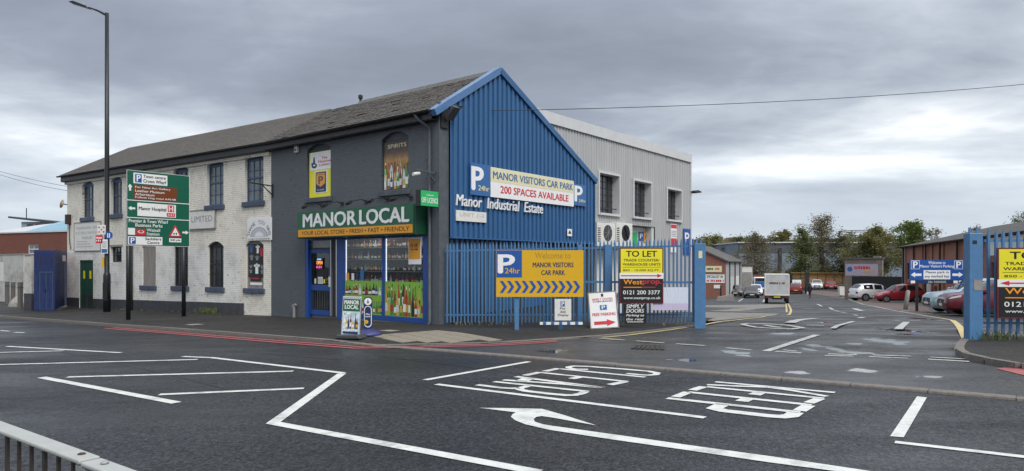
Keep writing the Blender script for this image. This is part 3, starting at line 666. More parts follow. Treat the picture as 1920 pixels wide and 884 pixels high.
# poster-covered window
wd = boarded(lo[4], M['plywood'], wb); x0, x1, z0, z1, rs = lo[4]
MB().box(x0+.08, x1-.04, .055, .066, z0+.42, z1-.16).build('poster', M['sign_black'], wd)
def figs(parent, y, specs):
    mb = MB(); mats = []
    for (a, b, c, d, m) in specs:
        if m not in mats: mats.append(m)
        w = x1-x0; h = z1-z0; X = lambda u: x0+w*u; Z = lambda v: z0+h*v; mi = mats.index(m)
        # a little printed garment: body, sleeves, neck
        mb.box(X(a+(b-a)*.25), X(b-(b-a)*.25), y, y+.004, Z(c), Z(d), mi); mb.box(X(a), X(b), y, y+.004, Z(d-(d-c)*.28), Z(d-(d-c)*.05), mi); mb.box(X((a+b)/2-.02), X((a+b)/2+.02), y, y+.004, Z(d), Z(d+.02), mi)
    mb.build('garment_print', [M[m] for m in mats], parent)
figs(wd, .05, [(.13, .37, .74, .90, 'sign_blue_mid'), (.5, .72, .72, .88, 'sign_white'), (.72, .93, .66, .82, 'sign_red'), (.15, .38, .58, .68, 'sign_grey_ink'), (.45, .7, .58, .66, 'sign_grey_ink'), (.4, .72, .30, .50, 'sign_white'), (.12, .34, .42, .47, 'sign_grey_ink'), (.76, .93, .40, .47, 'sign_grey_ink'), (.12, .32, .31, .38, 'sign_grey_ink'), (.76, .94, .30, .37, 'sign_grey_ink')])
MB().box(x0+.22, x1-.22, .05, .06, z0+.28, z0+.44).build('poster', M['sign_black'], wd); smudge(x0+.28, x1-.3, z0+.35, z0+.41, .046, M['sign_red'], wd)
MB().box(x0+.2, x1-.16, .05, .06, z0+.12, z0+.22).build('notice', M['sign_white'], wd)
# green service door
x0, x1, z0, z1, _ = gd
d = link('service_door', None, wb)
MB().box(x0, x0+.07, .02, .1, z0, z1).box(x1-.07, x1, .02, .1, z0, z1).box(x0+.07, x1-.07, .02, .1, z1-.08, z1).build('frame', M['gate_green'], d)
mid = (x0+x1)/2
for a, b in ((x0+.07, mid-.006), (mid+.006, x1-.07)):
    MB().box(a, b, .05, .09, z0+.02, z1-.08).build('door_leaf', M['gate_green'], d)
    for k in range(9): MB().box(a+.05, b-.05, .035, .05, z0+.12+k*.075, z0+.16+k*.075).build('vent_louvre', M['gutter_grey'], d)
    MB().box((a+b)/2-.09, (a+b)/2+.09, .04, .049, z0+1.55, z0+1.95).build('warning_notice', M['sign_lemon'], d)
# plinth
pl = MB(); 
def plx(xa, xb, pa, pb):
    za, zb = B.fac(*pa)[1], B.fac(*pb)[1]
    pl.add([(xa, -.02, -1.2), (xb, -.02, -1.2), (xb, -.02, zb), (xa, -.02, za), (xa, .01, za), (xb, .01, zb)], [(0, 1, 2, 3), (3, 2, 5, 4)])
plx(WL, gd[0], (128, 558), (149, 559)); plx(gd[1], B.fac(458, 569)[0], (175, 560.5), (458, 569)); pl.build('plinth', M['plinth_grey'], wb)
for pz in ((249.5, 330, 580),):
    xx = B.fac(pz[0], 400)[0]; MB().tube([(xx, -.06, -.4), (xx, -.06, EAVE-.1)], .045, 8).build('downpipe', M['gutter_grey'], wb, smooth=True)
# roofs: individually bedded slates kept as one mass
def slates(x0, x1, eave, ridge, m, nm, parent, row=.19, w=.26, hipx=None, seed=1, rough=.012, lift=0, loose=.02):
    rnd = random.Random(seed); (ey, ez), (ry, rz_) = eave, ridge; d = Vector((0, ry-ey, rz_-ez)); Ls = d.length; d.normalize(); nrm = Vector((0, -d.z, d.y)); mb = MB(); n = int(Ls/row)
    for i in range(n+1):
        off = (i % 2)*w/2; x = x0 - off
        xl = x0 if hipx is None else x0 + (hipx-x0)*(i/n)
        while x < x1:
            a, b = max(x+.004, xl), min(x+w-.004, x1); x += w
            if b-a < .03: continue
            lf = .012+rnd.uniform(0, rough)+lift+(rnd.random() < loose)*.02; l0 = i*row - rnd.uniform(0, .02); l1 = min(Ls, i*row+row*1.6)
            p0 = Vector((0, ey, ez))+d*l0+nrm*(lf+.012); p1 = Vector((0, ey, ez))+d*l1+nrm*.004
            q0 = p0-nrm*.012
            mb.add([(a, p0.y, p0.z), (b, p0.y, p0.z), (b, p1.y, p1.z), (a, p1.y, p1.z), (a, q0.y, q0.z), (b, q0.y, q0.z)], [(0, 1, 2, 3), (4, 5, 1, 0)])
    return tag(mb.build(nm, m, parent), kind='stuff')
ev = (-.28, EAVE+.02); rg = (RIDGE_Y, RIDGE_Z); hip = B.fac(243, 275, RIDGE_Y)[0]
rf = link('roof', None, wb)
MB().add([(WL-.15, ev[0], ev[1]-.02), (.3, ev[0], ev[1]-.02), (.3, rg[0], rg[1]-.03), (hip, rg[0], rg[1]-.03), (WL-.15, 5.9, ev[1]-.02), (.3, 5.9, ev[1]-.02)], [(0, 1, 2, 3), (0, 3, 4), (4, 3, 2, 5)]).build('roof_deck', M['slate_white_side'], rf)
slates(WL-.15, -.02, ev, rg, M['slate_white_side'], 'slates', rf, hipx=hip, seed=3, rough=.003, loose=0)
for k in range(40):
    xa = hip + (-.02-hip)*k/40; xb = hip + (-.02-hip)*(k+1)/40
    MB().prism([(rg[0]-.13, rg[1]-.09), (rg[0], rg[1]+.05), (rg[0]+.13, rg[1]-.09)], 'yz', xa+.004, xb-.004).build('ridge_tile', M['slate'], rf)
MB().tube([(WL-.15, ev[0], ev[1]+.01), (hip, rg[0], rg[1]+.02)], .04, 6).build('hip_flashing', M['slate'], rf)
gut = lambda x0, x1, y, z, m, par, r=.065: MB().prism([(y+r*math.cos(a), z+r*math.sin(a)) for a in [math.pi+math.pi*k/8 for k in range(9)]] + [(y+r*.8, z), (y-r*.8, z)], 'yz', x0, x1).build('gutter', m, par)
gut(WL-.25, -.02, -.36, EAVE-.0, M['gutter_grey'], wb); MB().box(WL-.1, -.02, -.27, -.24, EAVE-.28, EAVE-.02).build('fascia_board', M['gutter_black'], wb); MB().box(WL-.1, -.02, -.24, .0, EAVE-.30, EAVE-.27).build('soffit', M['gutter_black'], wb)
MB().box(WL-.07, -.02, -.1, -.003, EAVE-.42, EAVE-.30).build('eaves_course', M['white_brick'], wb)
# weeds at the wall foot are ground cover
def weeds(name, pts, m, n, h, parent=None, label=None, seed=2, spread=.12):
    rnd = random.Random(seed); mb = MB()
    for k in range(n):
        i = rnd.randrange(len(pts)-1); f = rnd.random(); p = Vector(pts[i]).lerp(Vector(pts[i+1]), f)+Vector((rnd.gauss(0, spread), rnd.gauss(0, spread), 0))
        a = rnd.uniform(0, 6.28); hh = h*rnd.uniform(.3, 1); l = Vector((math.cos(a), math.sin(a), 0)); w = l.cross(Vector((0, 0, 1)))*rnd.uniform(.006, .018); t = p+l*hh*rnd.uniform(.1, .6)+Vector((0, 0, hh)); mdl = p.lerp(t, .55)+Vector((0, 0, hh*.15))
        mb.add([p-w*.4, p+w*.4, mdl+w, t, mdl-w], [(0, 1, 2, 3, 4)])
    o = mb.build(name, m, parent)
    return tag(o, label, 'weeds' if label else None, kind='stuff')
mat('weed', (.09, .12, .035), .7, var=.3, scale=9); mat('dry_weed', (.20, .16, .08), .8, var=.3, scale=9)

# ------------------------------------------------------------ shop
sh = thing('corner_shop_building', 'dark grey brick corner shop with slate roof and blue corrugated gable', 'building', A.o, A.rz)
sf0, sfz1 = A.fac(572, 447); sf1 = A.fac(801, 440)[0]
lot = pxop(A, 576, 620, 269.5, 370.5, .17); spi = pxop(A, 715.6, 766, 247.5, 357, .19)
FZ = A.fac(690, 443)[1]
SFo = [sf0, sf1, -.4, FZ+.06, 0]
wall(XJ, 0, -1, EAVE+.02, [lot, spi, SFo]).build('wall', M['grey_brick'], sh)
PY = A.gab(840, 300)[0]
MB().box(-.02, .0, .003, PY, -1, EAVE+.3).box(0, .03, .0, PY, -1, EAVE+.25).build('corner_pier', M['grey_render'], sh)
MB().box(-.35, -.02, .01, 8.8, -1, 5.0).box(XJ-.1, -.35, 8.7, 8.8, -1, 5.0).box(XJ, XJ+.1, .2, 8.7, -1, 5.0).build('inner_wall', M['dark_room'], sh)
# gable cladding (profiled sheet, ridges standing proud)
def clad(parent, y0, y1, zlo, zhi, x, m, name='cladding', pitch=.235, dep=.055, axis='y'):
    mb = MB(); n = int((y1-y0)/pitch)+1; pr = []
    for k in range(n):
        b = y0+k*pitch
        pr += [(b, 0), (b+pitch*.38, 0), (b+pitch*.46, dep), (b+pitch*.92, dep)]
    pr = [q for q in pr if q[0] <= y1] + [(y1, 0)]
    for (a, da), (b, db) in zip(pr, pr[1:]):
        if b-a < 1e-4: continue
        v = [(x+da, a, zlo(a)), (x+db, b, zlo(b)), (x+db, b, zhi(b)), (x+da, a, zhi(a))]
        mb.add(v, [(0, 1, 2, 3)])
    return mb.build(name, m, parent)
GY, GZ = A.gab(935, 134, .1); EY2, EZ2 = A.gab(1113, 340, .1)
BZ = 2.6
topz = lambda y: (EAVE+.06+(GZ-EAVE-.06)*(y/GY)) if y < GY else GZ+(EZ2-GZ)*((y-GY)/(EY2-GY))
RIDGE_REAL = GY
clad(sh, PY, EY2-.02, lambda y: BZ, lambda y: topz(y)-.06, .09, M['cladding_blue'])
MB().box(.02, .165, PY, EY2, BZ-.035, BZ).build('drip_flashing', M['cladding_blue'], sh)
MB().box(.02, .165, EY2-.02, EY2+.03, BZ-.03, EZ2).build('corner_flashing', M['cladding_blue'], sh)
LY = A.gab(1021, 500)[0]
clad(sh, PY, LY, lambda y: .16+.03*y, lambda y: BZ-.04, -.05, M['cladding_blue'], name='lower_cladding')
MB().box(-.12, -.055, PY, 9, -1, .3).build('dwarf_wall', M['brick_paving'], sh)
clad(sh, LY+.5, EY2+1.5, lambda y: -.2, lambda y: BZ, -.75, M['off_white'], name='white_panel')
# verge trims along both roof edges
for (ya, za), (yb, zb), m in (((-.32, topz(0)-.16), (GY, GZ+.02), M['trim_blue']), ((GY, GZ+.02), (EY2+.12, EZ2-.02), M['cladding_blue'])):
    d = Vector((yb-ya, zb-za)).normalized(); nv = Vector((-d.y, d.x))*.1
    MB().prism([(ya-nv.x, za-nv.y), (yb-nv.x, zb-nv.y), (yb+nv.x, zb+nv.y), (ya+nv.x, za+nv.y)], 'yz', -.1, .21).build('verge_trim', m, sh)
# roof
rf = link('roof', None, sh); e0 = (-.30, EAVE+.01)
MB().add([(XJ-.05, e0[0], e0[1]-.03), (.0, e0[0], e0[1]-.03), (0, GY, GZ-.05), (XJ-.05, GY, GZ-.05), (0, EY2, EZ2-.08), (XJ-.05, EY2, EZ2-.08)], [(0, 1, 2, 3), (3, 2, 4, 5)]).build('roof_deck', M['slate'], rf)
slates(XJ-.05, -.02, e0, (GY, GZ-.03), M['slate'], 'slates', rf, seed=5, rough=.011, row=.17, w=.24)
xr = A.fac(676, 183, GY)[0]
for k in range(16):
    xa = xr + (-.02-xr)*k/16; xb = xr+(-.02-xr)*(k+1)/16
    MB().prism([(GY-.2, GZ-.13), (GY-.06, GZ+.06), (GY+.06, GZ+.06), (GY+.2, GZ-.13)], 'yz', xa+.006, xb-.004).build('ridge_tile', M['ridge_tile'], rf)
MB().lathe([(.05, 0), (.05, .16), (.09, .18), (.09, .3), (.03, .34)], 10, (xr, GY, GZ-.02)).build('vent_cowl', M['gutter_black'], rf)
gut(XJ-.05, .05, -.40, EAVE-.02, M['gutter_black'], sh, .075); MB().box(XJ, .0, -.30, -.27, EAVE-.26, EAVE-.03).build('fascia_board', M['gutter_black'], sh); MB().box(XJ, 0, -.27, .0, EAVE-.28, EAVE-.26).build('soffit', M['gutter_black'], sh)
# downpipe with swan neck
dx = A.fac(808.5, 400)[0]
MB().tube([(dx-.28, -.4, EAVE-.08), (dx-.2, -.36, EAVE-.22), (dx, -.1, EAVE-.45), (dx, -.07, EAVE-.7), (dx, -.07, .05), (dx+.03, -.16, -.02)], .045, 10).build('downpipe', M['grey_render'], sh, smooth=True)
# first-floor poster windows
def poster_window(o, board):
    wd = link('poster_window', None, sh); x0, x1, z0, z1, rs = o
    MB().prism([(x0, z0)]+arch_pts(x0, x1, z1, rs)+[(x1, z0)], 'xz', .13, .16).build('blind_board', M['grey_render'], wd)
    MB().box(x0+.02, x1-.02, .09, .128, z1-rs-.12, z1-rs-.04).build('head_frame', M['gutter_black'], wd)
    MB().box(x0-.08, x1+.08, -.09, .12, z0-.17, z0+.001).build('sill', M['grey_render'], wd, bevel=.02)
    p = MB().box(x0+.04, x1-.015, .06, .09, z0+.02, z1-rs-.1).build('poster', board, wd); return wd, p, (x0+.04, x1-.015, z0+.02, z1-rs-.1)
wd, p, (a, b, c, d_) = poster_window(lot, M['sign_lemon'])
w = b-a; hh = d_-c; X = lambda u: a+w*u; Z = lambda v: c+hh*v
MB().box(X(.06), X(.98), .052, .059, Z(.60), Z(.99)).build('white_panel', M['sign_white'], p)
text('The\nNational\nLottery', X(.42), X(.96), Z(.66), Z(.88), .049, M['sign_red'], p, .012)
MB().disc((X(.24), .05, Z(.70)), hh*.055, 'y', .006, rx=w*.12).prism([(X(.17), Z(.71)), (X(.20), Z(.88)), (X(.25), Z(.9)), (X(.28), Z(.72))], 'xz', .047, .053).prism([(X(.10), Z(.73)), (X(.13), Z(.79)), (X(.2), Z(.73)), (X(.2), Z(.69))], 'xz', .046, .052).build('hand_emblem', M['sign_navy'], p)
MB().disc((X(.24), .045, Z(.71)), hh*.02, 'y', .006, rx=w*.05).build('hand_eye', M['sign_white'], p)
MB().box(X(.26), X(.80), .052, .059, Z(.09), Z(.57)).build('white_panel', M['sign_white'], p)
MB().box(X(.30), X(.76), .046, .051, Z(.11), Z(.55)).build('dark_panel', M['sign_navy'], p)
MB().prism([(X(.34), Z(.52)), (X(.72), Z(.52)), (X(.72), Z(.29)), (X(.53), Z(.22)), (X(.34), Z(.29))], 'xz', .041, .045).build('gold_shield', M['sign_orange'], p)
text('PayPoint', X(.36), X(.70), Z(.47), Z(.505), .038, M['sign_navy'], p); text('P', X(.44), X(.64), Z(.28), Z(.45), .038, M['sign_navy'], p, .03); text('In store', X(.38), X(.68), Z(.14), Z(.18), .043, M['sign_white'], p, .01)
def sunset_mat():
    m = bpy.data.materials.new('spirits_print'); m.use_nodes = True; nt = m.node_tree; N = nt.nodes; L = nt.links; bs = N['Principled BSDF']; bs.inputs['Roughness'].default_value = .4
    tc = N.new('ShaderNodeTexCoord'); sp = N.new('ShaderNodeSeparateXYZ'); L.new(tc.outputs['Generated'], sp.inputs[0]); cr = N.new('ShaderNodeValToRGB'); L.new(sp.outputs[2], cr.inputs[0])
    e = cr.color_ramp.elements; e[0].color = (.10, .05, .03, 1); e[1].color = (.035, .022, .018, 1)
    for q, c in ((.35, (.30, .15, .05, 1)), (.62, (.36, .20, .07, 1)), (.78, (.09, .055, .04, 1))): n = e.new(q); n.color = c
    n = N.new('ShaderNodeTexNoise'); n.inputs['Scale'].default_value = 9; L.new(tc.outputs['Generated'], n.inputs['Vector']); mx = N.new('ShaderNodeMixRGB'); mx.blend_type = 'OVERLAY'; mx.inputs[0].default_value = .6; L.new(cr.outputs[0], mx.inputs[1]); L.new(n.outputs[0], mx.inputs[2]); L.new(mx.outputs[0], bs.inputs['Base Color']); return m
BOT = [mat('print_'+k, c, .35) for k, c in (('green', (.05, .22, .03)), ('amber', (.30, .10, .015)), ('brown', (.12, .035, .015)), ('clear', (.55, .60, .62)), ('red', (.35, .03, .02)), ('gold', (.55, .34, .06)), ('navy', (.03, .06, .2)), ('dark', (.02, .02, .02)), ('white', (.75, .75, .72)), ('lime', (.25, .42, .06)), ('pink', (.55, .2, .25)))]
def bottle_print(x0, x1, z0, zt, y, n, rnd, parent, rows=1, cols=(0, 1, 2, 3, 4, 5, 6, 7, 9), ymul=1):
    mb = MB()
    for r in range(rows):
        for k in range(n):
            cx = x0+(x1-x0)*(k+.5+rnd.uniform(-.2, .2))/n; w = (x1-x0)/n*rnd.uniform(.34, .52); h = (zt-z0)*rnd.uniform(.62, 1.)/(1+.0*r); b0 = z0+(zt-z0)*.22*r
            cx = clamp(cx, x0+w, x1-w); c = rnd.choice(cols); yy = y+.0025*r+rnd.uniform(0, .002); nw = w*.3; top = min(b0+h, zt)
            mb.prism([(cx-w, b0), (cx+w, b0), (cx+w, b0+h*.52), (cx+nw, b0+h*.70), (cx+nw, top), (cx-nw, top), (cx-nw, b0+h*.70), (cx-w, b0+h*.52)], 'xz', yy, yy+.001, c)
            mb.box(cx-w*.92, cx+w*.92, yy-.0006, yy-.0001, b0+h*.14, b0+h*.40, rnd.choice((8, 8, 5, 4, 3, 7))); mb.box(cx-nw*1.1, cx+nw*1.1, yy-.0006, yy-.0001, top-h*.10, top, rnd.choice((7, 5, 4, 8, 2)))
    return mb.build('bottle_print', BOT, parent)
wd, p, (a, b, c, d_) = poster_window(spi, sunset_mat()); w = b-a; hh = d_-c
text('SPIRITS', a+w*.16, b-w*.12, c+hh*.87, c+hh*.95, .056, M['sign_cream'], p, .02)
bottle_print(a+.02, b-.02, c+.03, c+hh*.58, .048, 8, random.Random(4), p, rows=2, cols=(1, 3, 3, 6, 2, 5, 8, 0))

# shopfront: frames, door, big windows
fr_ = link('shopfront', None, sh); sb = M['shop_blue']; YF = .05
L_ = lambda px: A.fac(px, 520, YF)[0]
zb = lambda px, py: A.fac(px, py, YF)[1]
WX0, WX1, WXm, WXe = L_(640), L_(801), L_(719), L_(795)
zbase, zgreen, ztop = zb(720, 592), zb(720, 528), FZ
f = MB().box(sf0, sf0+.16, YF-.04, YF+.12, -.4, ztop).box(WXe, sf1, YF-.05, YF+.12, -.4, ztop).box(L_(634), L_(646), YF-.03, YF+.1, -.4, ztop).box(WXm-.05, WXm+.05, YF-.03, YF+.08, zbase, ztop)
f.box(L_(646), WXe, YF-.03, YF+.1, zbase-.16, zbase); f.box(sf0+.16, WXe, YF-.01, YF+.1, ztop-.08, ztop+.06); f.build('frame', sb, fr_, bevel=.006)
MB().box(L_(640), WXe+.05, YF-.01, YF+.3, -.4, zbase-.16).build('stall_riser', M['concrete'], fr_)
for a, b in ((L_(646), WXm-.05), (WXm+.05, WXe)):
    MB().box(a, b, YF+.03, YF+.04, zbase, ztop-.08).build('window_pane', M['shop_glass'], fr_)
    MB().box(a+.01, a+.045, YF+.045, YF+.06, zgreen, ztop-.1).build('led_strip', M['led'], fr_)
    vg = MB().box(a, b, YF+.012, YF+.018, zbase, zgreen).build('window_vinyl', mat('vinyl_lime', (.20, .42, .05), .35), fr_)
    if a < WXm-.5:
        mb = MB(); rnd = random.Random(8)
        bottle_print(a+.03, b-.03, zbase+(zgreen-zbase)*.58, zgreen-.06, YF+.006, 11, rnd, vg, cols=(4, 6, 2, 8, 4, 3, 10, 7, 1)); bottle_print(a+.03, b-.03, zbase+.04, zbase+(zgreen-zbase)*.55, YF+.006, 17, rnd, vg, cols=(7, 6, 7, 3, 0, 5, 6, 8))
    else: bottle_print(a+.02, b-.02, zbase+.02, zbase+(zgreen-zbase)*.93, YF+.005, 13, random.Random(11), vg, rows=2, cols=(0, 0, 9, 1, 1, 2, 4, 5, 3, 7))
# door
D0, D1 = A.fac(579, 520, .1)[0], A.fac(621, 520, .1)[0]; dz1 = A.fac(600, 468, .1)[1]; zt = .02-.02
dr = link('door', None, sh); y = .1
MB().box(D0, D0+.13, y, y+.05, zt, dz1).box(D1-.13, D1, y, y+.05, zt, dz1).box(D0+.13, D1-.13, y, y+.05, dz1-.13, dz1).box(D0+.13, D1-.13, y, y+.05, zt+.86, zt+1.06).box(D0+.13, D1-.13, y, y+.05, zt, zt+.17).build('door_frame', sb, dr, bevel=.006)
MB().box(D0+.13, D1-.13, y+.02, y+.03, zt+.17, zt+.86).build('lower_pane', M['shop_glass'], dr); MB().box(D0+.13, D1-.13, y+.02, y+.03, zt+1.06, dz1-.13).build('upper_pane', M['shop_glass'], dr)
MB().box(D0, D1, y+.02, y+.03, dz1+.06, ztop-.04).build('fanlight', M['pane_pale'], dr); MB().box(D0-.0, D1+.04, y-.01, y+.05, dz1, dz1+.06).build('transom', M['gutter_black'], dr)
MB().box(D1-.11, D1-.02, y-.03, y, zt+1.0, zt+1.35).build('handle', M['off_white'], dr); MB().box(D1, D1+.04, y-.04, y+.04, zt, ztop).build('edge_strip', M['alu'], dr); MB().box(L_(630), L_(632), y-.06, y+.04, zt, ztop).build('edge_strip', M['alu'], dr)
MB().box(D1+.04, L_(634), y+.02, y+.06, zt, ztop).build('side_panel', M['gutter_black'], dr)
xm = (D0+D1)/2; os_ = MB().box(xm-.2, xm+.2, y-.012, y-.004, zt+1.62, zt+2.0).build('open_sign', M['sign_black'], dr)
mat('neon_orange', (1, .35, .05), .5, emit=1.1); mat('neon_pink', (.85, .05, .4), .5, emit=.8); mat('neon_blue', (.2, .6, .9), .5, emit=.7)
text('OPEN', xm-.17, xm+.17, zt+1.78, zt+1.9, y-.016, M['neon_orange'], os_, .02); smudge(xm-.18, xm+.17, zt+1.64, zt+1.73, y-.016, M['neon_pink'], os_); MB().box(xm-.13, xm+.1, y-.018, y-.014, zt+1.94, zt+1.98).build('tube_light', M['neon_blue'], os_)
for a, b, c, e, m in ((-.30, -.2, 1.1, 1.28, 'sign_cream'), (-.10, .18, 1.1, 1.34, 'sign_white'), (.22, .31, 1.12, 1.26, 'sign_lemon')): MB().box(xm+a, xm+b, y-.010, y-.004, zt+c, zt+e).build('door_notice', M[m], dr)
for k in range(5): MB().box(xm-.08, xm+.15, y-.014, y-.0105, zt+1.13+k*.04, zt+1.145+k*.04).build('printed_line', M['sign_grey_ink'], dr)
for k in range(8): xx = D0+.17+(D1-D0-.34)*k/7; MB().box(xx-.006, xx+.006, y+.05, y+.06, zt+.17, zt+.86).build('grille_bar', M['galv'], dr)
# interior of the shop
inn = link('shop_interior', None, sh)
MB().box(sf0-.6, sf1+.3, 2.9, 2.95, -.3, 3.2).box(sf0-.6, sf0-.55, .2, 2.9, -.3, 3.2).box(sf1+.25, sf1+.3, .2, 2.9, -.3, 3.2).box(sf0-.6, sf1+.3, .17, 2.95, 3.0, 3.1).box(sf0-.6, sf1+.3, .17, 2.95, -.3, .02).build('room', mat('shop_wall', (.16, .16, .17), .8), inn)
shz = [zgreen-.08+k*.40 for k in range(4)]
for k, z in enumerate(shz): MB().box(L_(646)-1.6, WXe, .34 if k == 0 else .62, .95, z-.03, z).build('display_shelf', mat('shelf', (.20, .20, .20), .6), inn)
MB().box(L_(646)-1.6, WXe, .95, .98, 0, 2.98).build('shelf_back', mat('shelf_back', (.07, .07, .08), .8), inn)
def bottle_mesh(k):
    h, r = ((.30, .04), (.27, .036), (.33, .038), (.24, .045))[k % 4]
    col = ((.02, .05, .015), (.14, .05, .01), (.05, .02, .01), (.4, .42, .42), (.2, .02, .02), (.02, .03, .1))[k % 6]
    return MB().lathe([(r*.9, 0), (r, .01), (r, h*.55), (r*.4, h*.72), (r*.36, h*.97), (r*.42, h*.975), (r*.42, h)], 8).mesh('bottle', mat('bottle_glass_%d' % (k % 6), col, .12)), h, r
BM = [bottle_mesh(k) for k in range(12)]; LABM = [MB().lathe([(r*1.02, h*.14), (r*1.02, h*.42)], 8).mesh('bottle_label', M[('sign_white', 'sign_cream', 'sign_orange', 'sign_white')[i % 4]]) for i, (m_, h, r) in enumerate(BM)]
rnd = random.Random(21)
for z, y, row in ((shz[0], .45, 'bottom'), (shz[1], .74, 'middle'), (shz[2], .74, 'upper'), (shz[3], .74, 'top')):
    xx = L_(646)-1.5
    while xx < WXe-.07:
        if abs(xx-WXm) > .02:
            i = rnd.randrange(12); o = link('bottle', BM[i][0]); p_ = A.w(xx, y+rnd.uniform(-.05, .05), z+.001); o.location = p_
            tag(o, 'drinks bottle standing on the %s display shelf behind the shop windows' % row, 'bottle', 'bottles on the %s shelf of the shop window' % row); link('bottle_label', LABM[i], o)
        xx += rnd.uniform(.10, .17)
# small stickers in the window
for px, py, w, h, m in ((651, 519, .15, .26, 'sign_orange'), (660.5, 519, .13, .22, 'sign_white'), (669, 518, .12, .24, 'sign_navy'), (678, 516, .19, .34, 'sign_blue_mid')):
    x, z = A.fac(px, py, YF); MB().box(x-w/2, x+w/2, YF+.02, YF+.026, z-h/2, z+h/2).build('window_sticker', M[m], fr_)
mat('added_interior_glow', (1, .97, .9), .5, emit=7)
for xx in (WXm-1.0, WXm+.9): MB().box(xx-.6, xx+.6, .3, .4, FZ+.12, FZ+.18).build('added_glow_bar', M['added_interior_glow'], inn)  # added glowing bars, out of view behind the fascia, to brighten shelves and bottles

# ------------------------------------------------------------ grey clad warehouse behind
gw = thing('grey_clad_warehouse', 'tall pale grey corrugated metal warehouse behind the blue gable', 'building', A.o, A.rz)
gx = -.3; gy1 = A.gab(1293, 300, gx)[0]; gz = A.gab(1293, 290, gx)[1]; cz = A.gab(1150, 416.5, gx)[1]; ydr0, ydr1 = A.gab(1187, 430, gx)[0], A.gab(1228, 430, gx)[0]
gops = []
for (xa, xb, ya, yb) in ((1121, 1158, 326, 403), (1186, 1218, 340, 410), (1249, 1275, 355, 415)):
    y0, y1 = A.gab(xa, 360, gx)[0], A.gab(xb, 360, gx)[0]; z1 = A.gab((xa+xb)/2, (ya+ya+4)/2, gx)[1]; z0 = A.gab((xa+xb)/2, yb-2, gx)[1]; gops.append((y0, y1, z0, z1))
def clad_holes(parent, y0, y1, zl, zh, x, m, ops):
    cuts = sorted(set([y0, y1, ydr1]+[q for o in ops for q in o[:2]]))
    for a, b in zip(cuts, cuts[1:]):
        hit = [o for o in ops if o[0] <= a+1e-6 and o[1] >= b-1e-6]; bot = -.8 if a >= ydr1-1e-6 else zl
        if hit: clad(parent, a, b, lambda y: bot, lambda y: hit[0][2], x, m, pitch=.2, dep=.03); clad(parent, a, b, lambda y: hit[0][3], lambda y: zh, x, m, pitch=.2, dep=.03)
        else: clad(parent, a, b, lambda y: bot, lambda y: zh, x, m, pitch=.2, dep=.03)
clad_holes(gw, 1.5, gy1, cz, gz-.1, gx, M['cladding_grey'], gops)
MB().box(gx-.06, gx+.1, 1.5, gy1+.05, gz-.42, gz).build('parapet_flashing', M['flashing_grey'], gw); MB().box(gx-.03, gx+.085, gy1-.04, gy1+.08, -.8, gz-.42).build('corner_flashing', M['flashing_grey'], gw)
MB().box(-9.5, gx-.07, 1.6, gy1, gz-.4, gz-.05).build('roof', M['flashing_grey'], gw); MB().box(-9.5, -9.4, 3, gy1, -.8, gz-.4).box(-9.5, gx-.06, gy1-.1, gy1, -.8, gz-.4).build('back_wall', M['cladding_grey'], gw)
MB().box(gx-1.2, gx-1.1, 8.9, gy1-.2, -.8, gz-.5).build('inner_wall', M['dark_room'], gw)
MB().box(gx-.55, gx-.5, EY2, ydr1, -.8, cz).build('ground_floor_wall', M['off_white'], gw); MB().box(gx-.5, gx, 8.0, ydr1, cz-.05, cz).build('cladding_soffit', M['flashing_grey'], gw)
for (y0, y1, z0, z1) in gops:
    wd = link('window', None, gw); t = .09
    MB().box(gx-.30, gx+.1, y0-t, y0, z0-t, z1+t).box(gx-.30, gx+.1, y1, y1+t, z0-t, z1+t).box(gx-.30, gx+.1, y0, y1, z1, z1+t).box(gx-.30, gx+.14, y0, y1, z0-t, z0).build('surround', M['flashing_grey'], wd)
    MB().box(gx-.27, gx-.26, y0, y1, z0, z1).build('pane', M['pane'], wd)
    for k in range(1, 4): yy = y0+(y1-y0)*k/4; MB().box(gx-.26, gx-.235, yy-.015, yy+.015, z0, z1).build('glazing_bar', M['dark_frame'], wd)
    for k in range(1, 6): zz = z0+(z1-z0)*k/6; MB().box(gx-.26, gx-.24, y0, y1, zz-.012, zz+.012).build('glazing_bar', M['dark_frame'], wd)
    MB().box(gx-.05, gx-.03, y0+.03, y1-.03, z0+.2, z0+.24).build('guard_bar', M['dark_frame'], wd)
rd = link('loading_door', None, gw)
MB().box(gx-.40, gx-.36, ydr0, ydr1-.25, -.8, cz-.1).build('shutter', M['flashing_grey'], rd); MB().box(gx-.36, gx-.05, ydr1-.25, ydr1, -.8, cz-.06).build('jamb', M['flashing_grey'], rd); MB().box(gx-.36, gx-.1, ydr0-.1, ydr0, -.8, cz-.06).build('jamb', M['dark_frame'], rd)
for k in range(14): MB().box(gx-.36, gx-.345, ydr0, ydr1-.25, .2+k*.22, .21+k*.22).build('shutter_slat', M['cladding_grey'], rd)
for pa, pb, ya, yb, m, t in ((1187.5, 1196, 436, 460, 'sign_lime', None), (1199, 1208, 435, 452, 'sign_blue', 'P'), (1208.5, 1217, 434, 455, 'sign_orange', 'A')):
    y0, z1 = A.gab(pa, ya, gx-.3); y1, z0 = A.gab(pb, yb, gx-.3); 
    s_ = thing('door_sign', {'sign_lime': 'small green sign on the grey loading door', 'sign_blue': 'small blue parking P sign on the grey loading door', 'sign_orange': 'small orange letter sign on the grey loading door'}[m], 'sign', A.w(gx-.33, (y0+y1)/2, z0), A.rz+R(90)); hw = (y1-y0)/2
    b_ = MB().box(-hw, hw, 0, .02, 0, z1-z0).build('board', M[m], s_)
    if t: text(t, -hw*.55, hw*.55, (z1-z0)*.25, (z1-z0)*.8, -.005, M['sign_white' if t == 'P' else 'sign_black'], b_, .02)
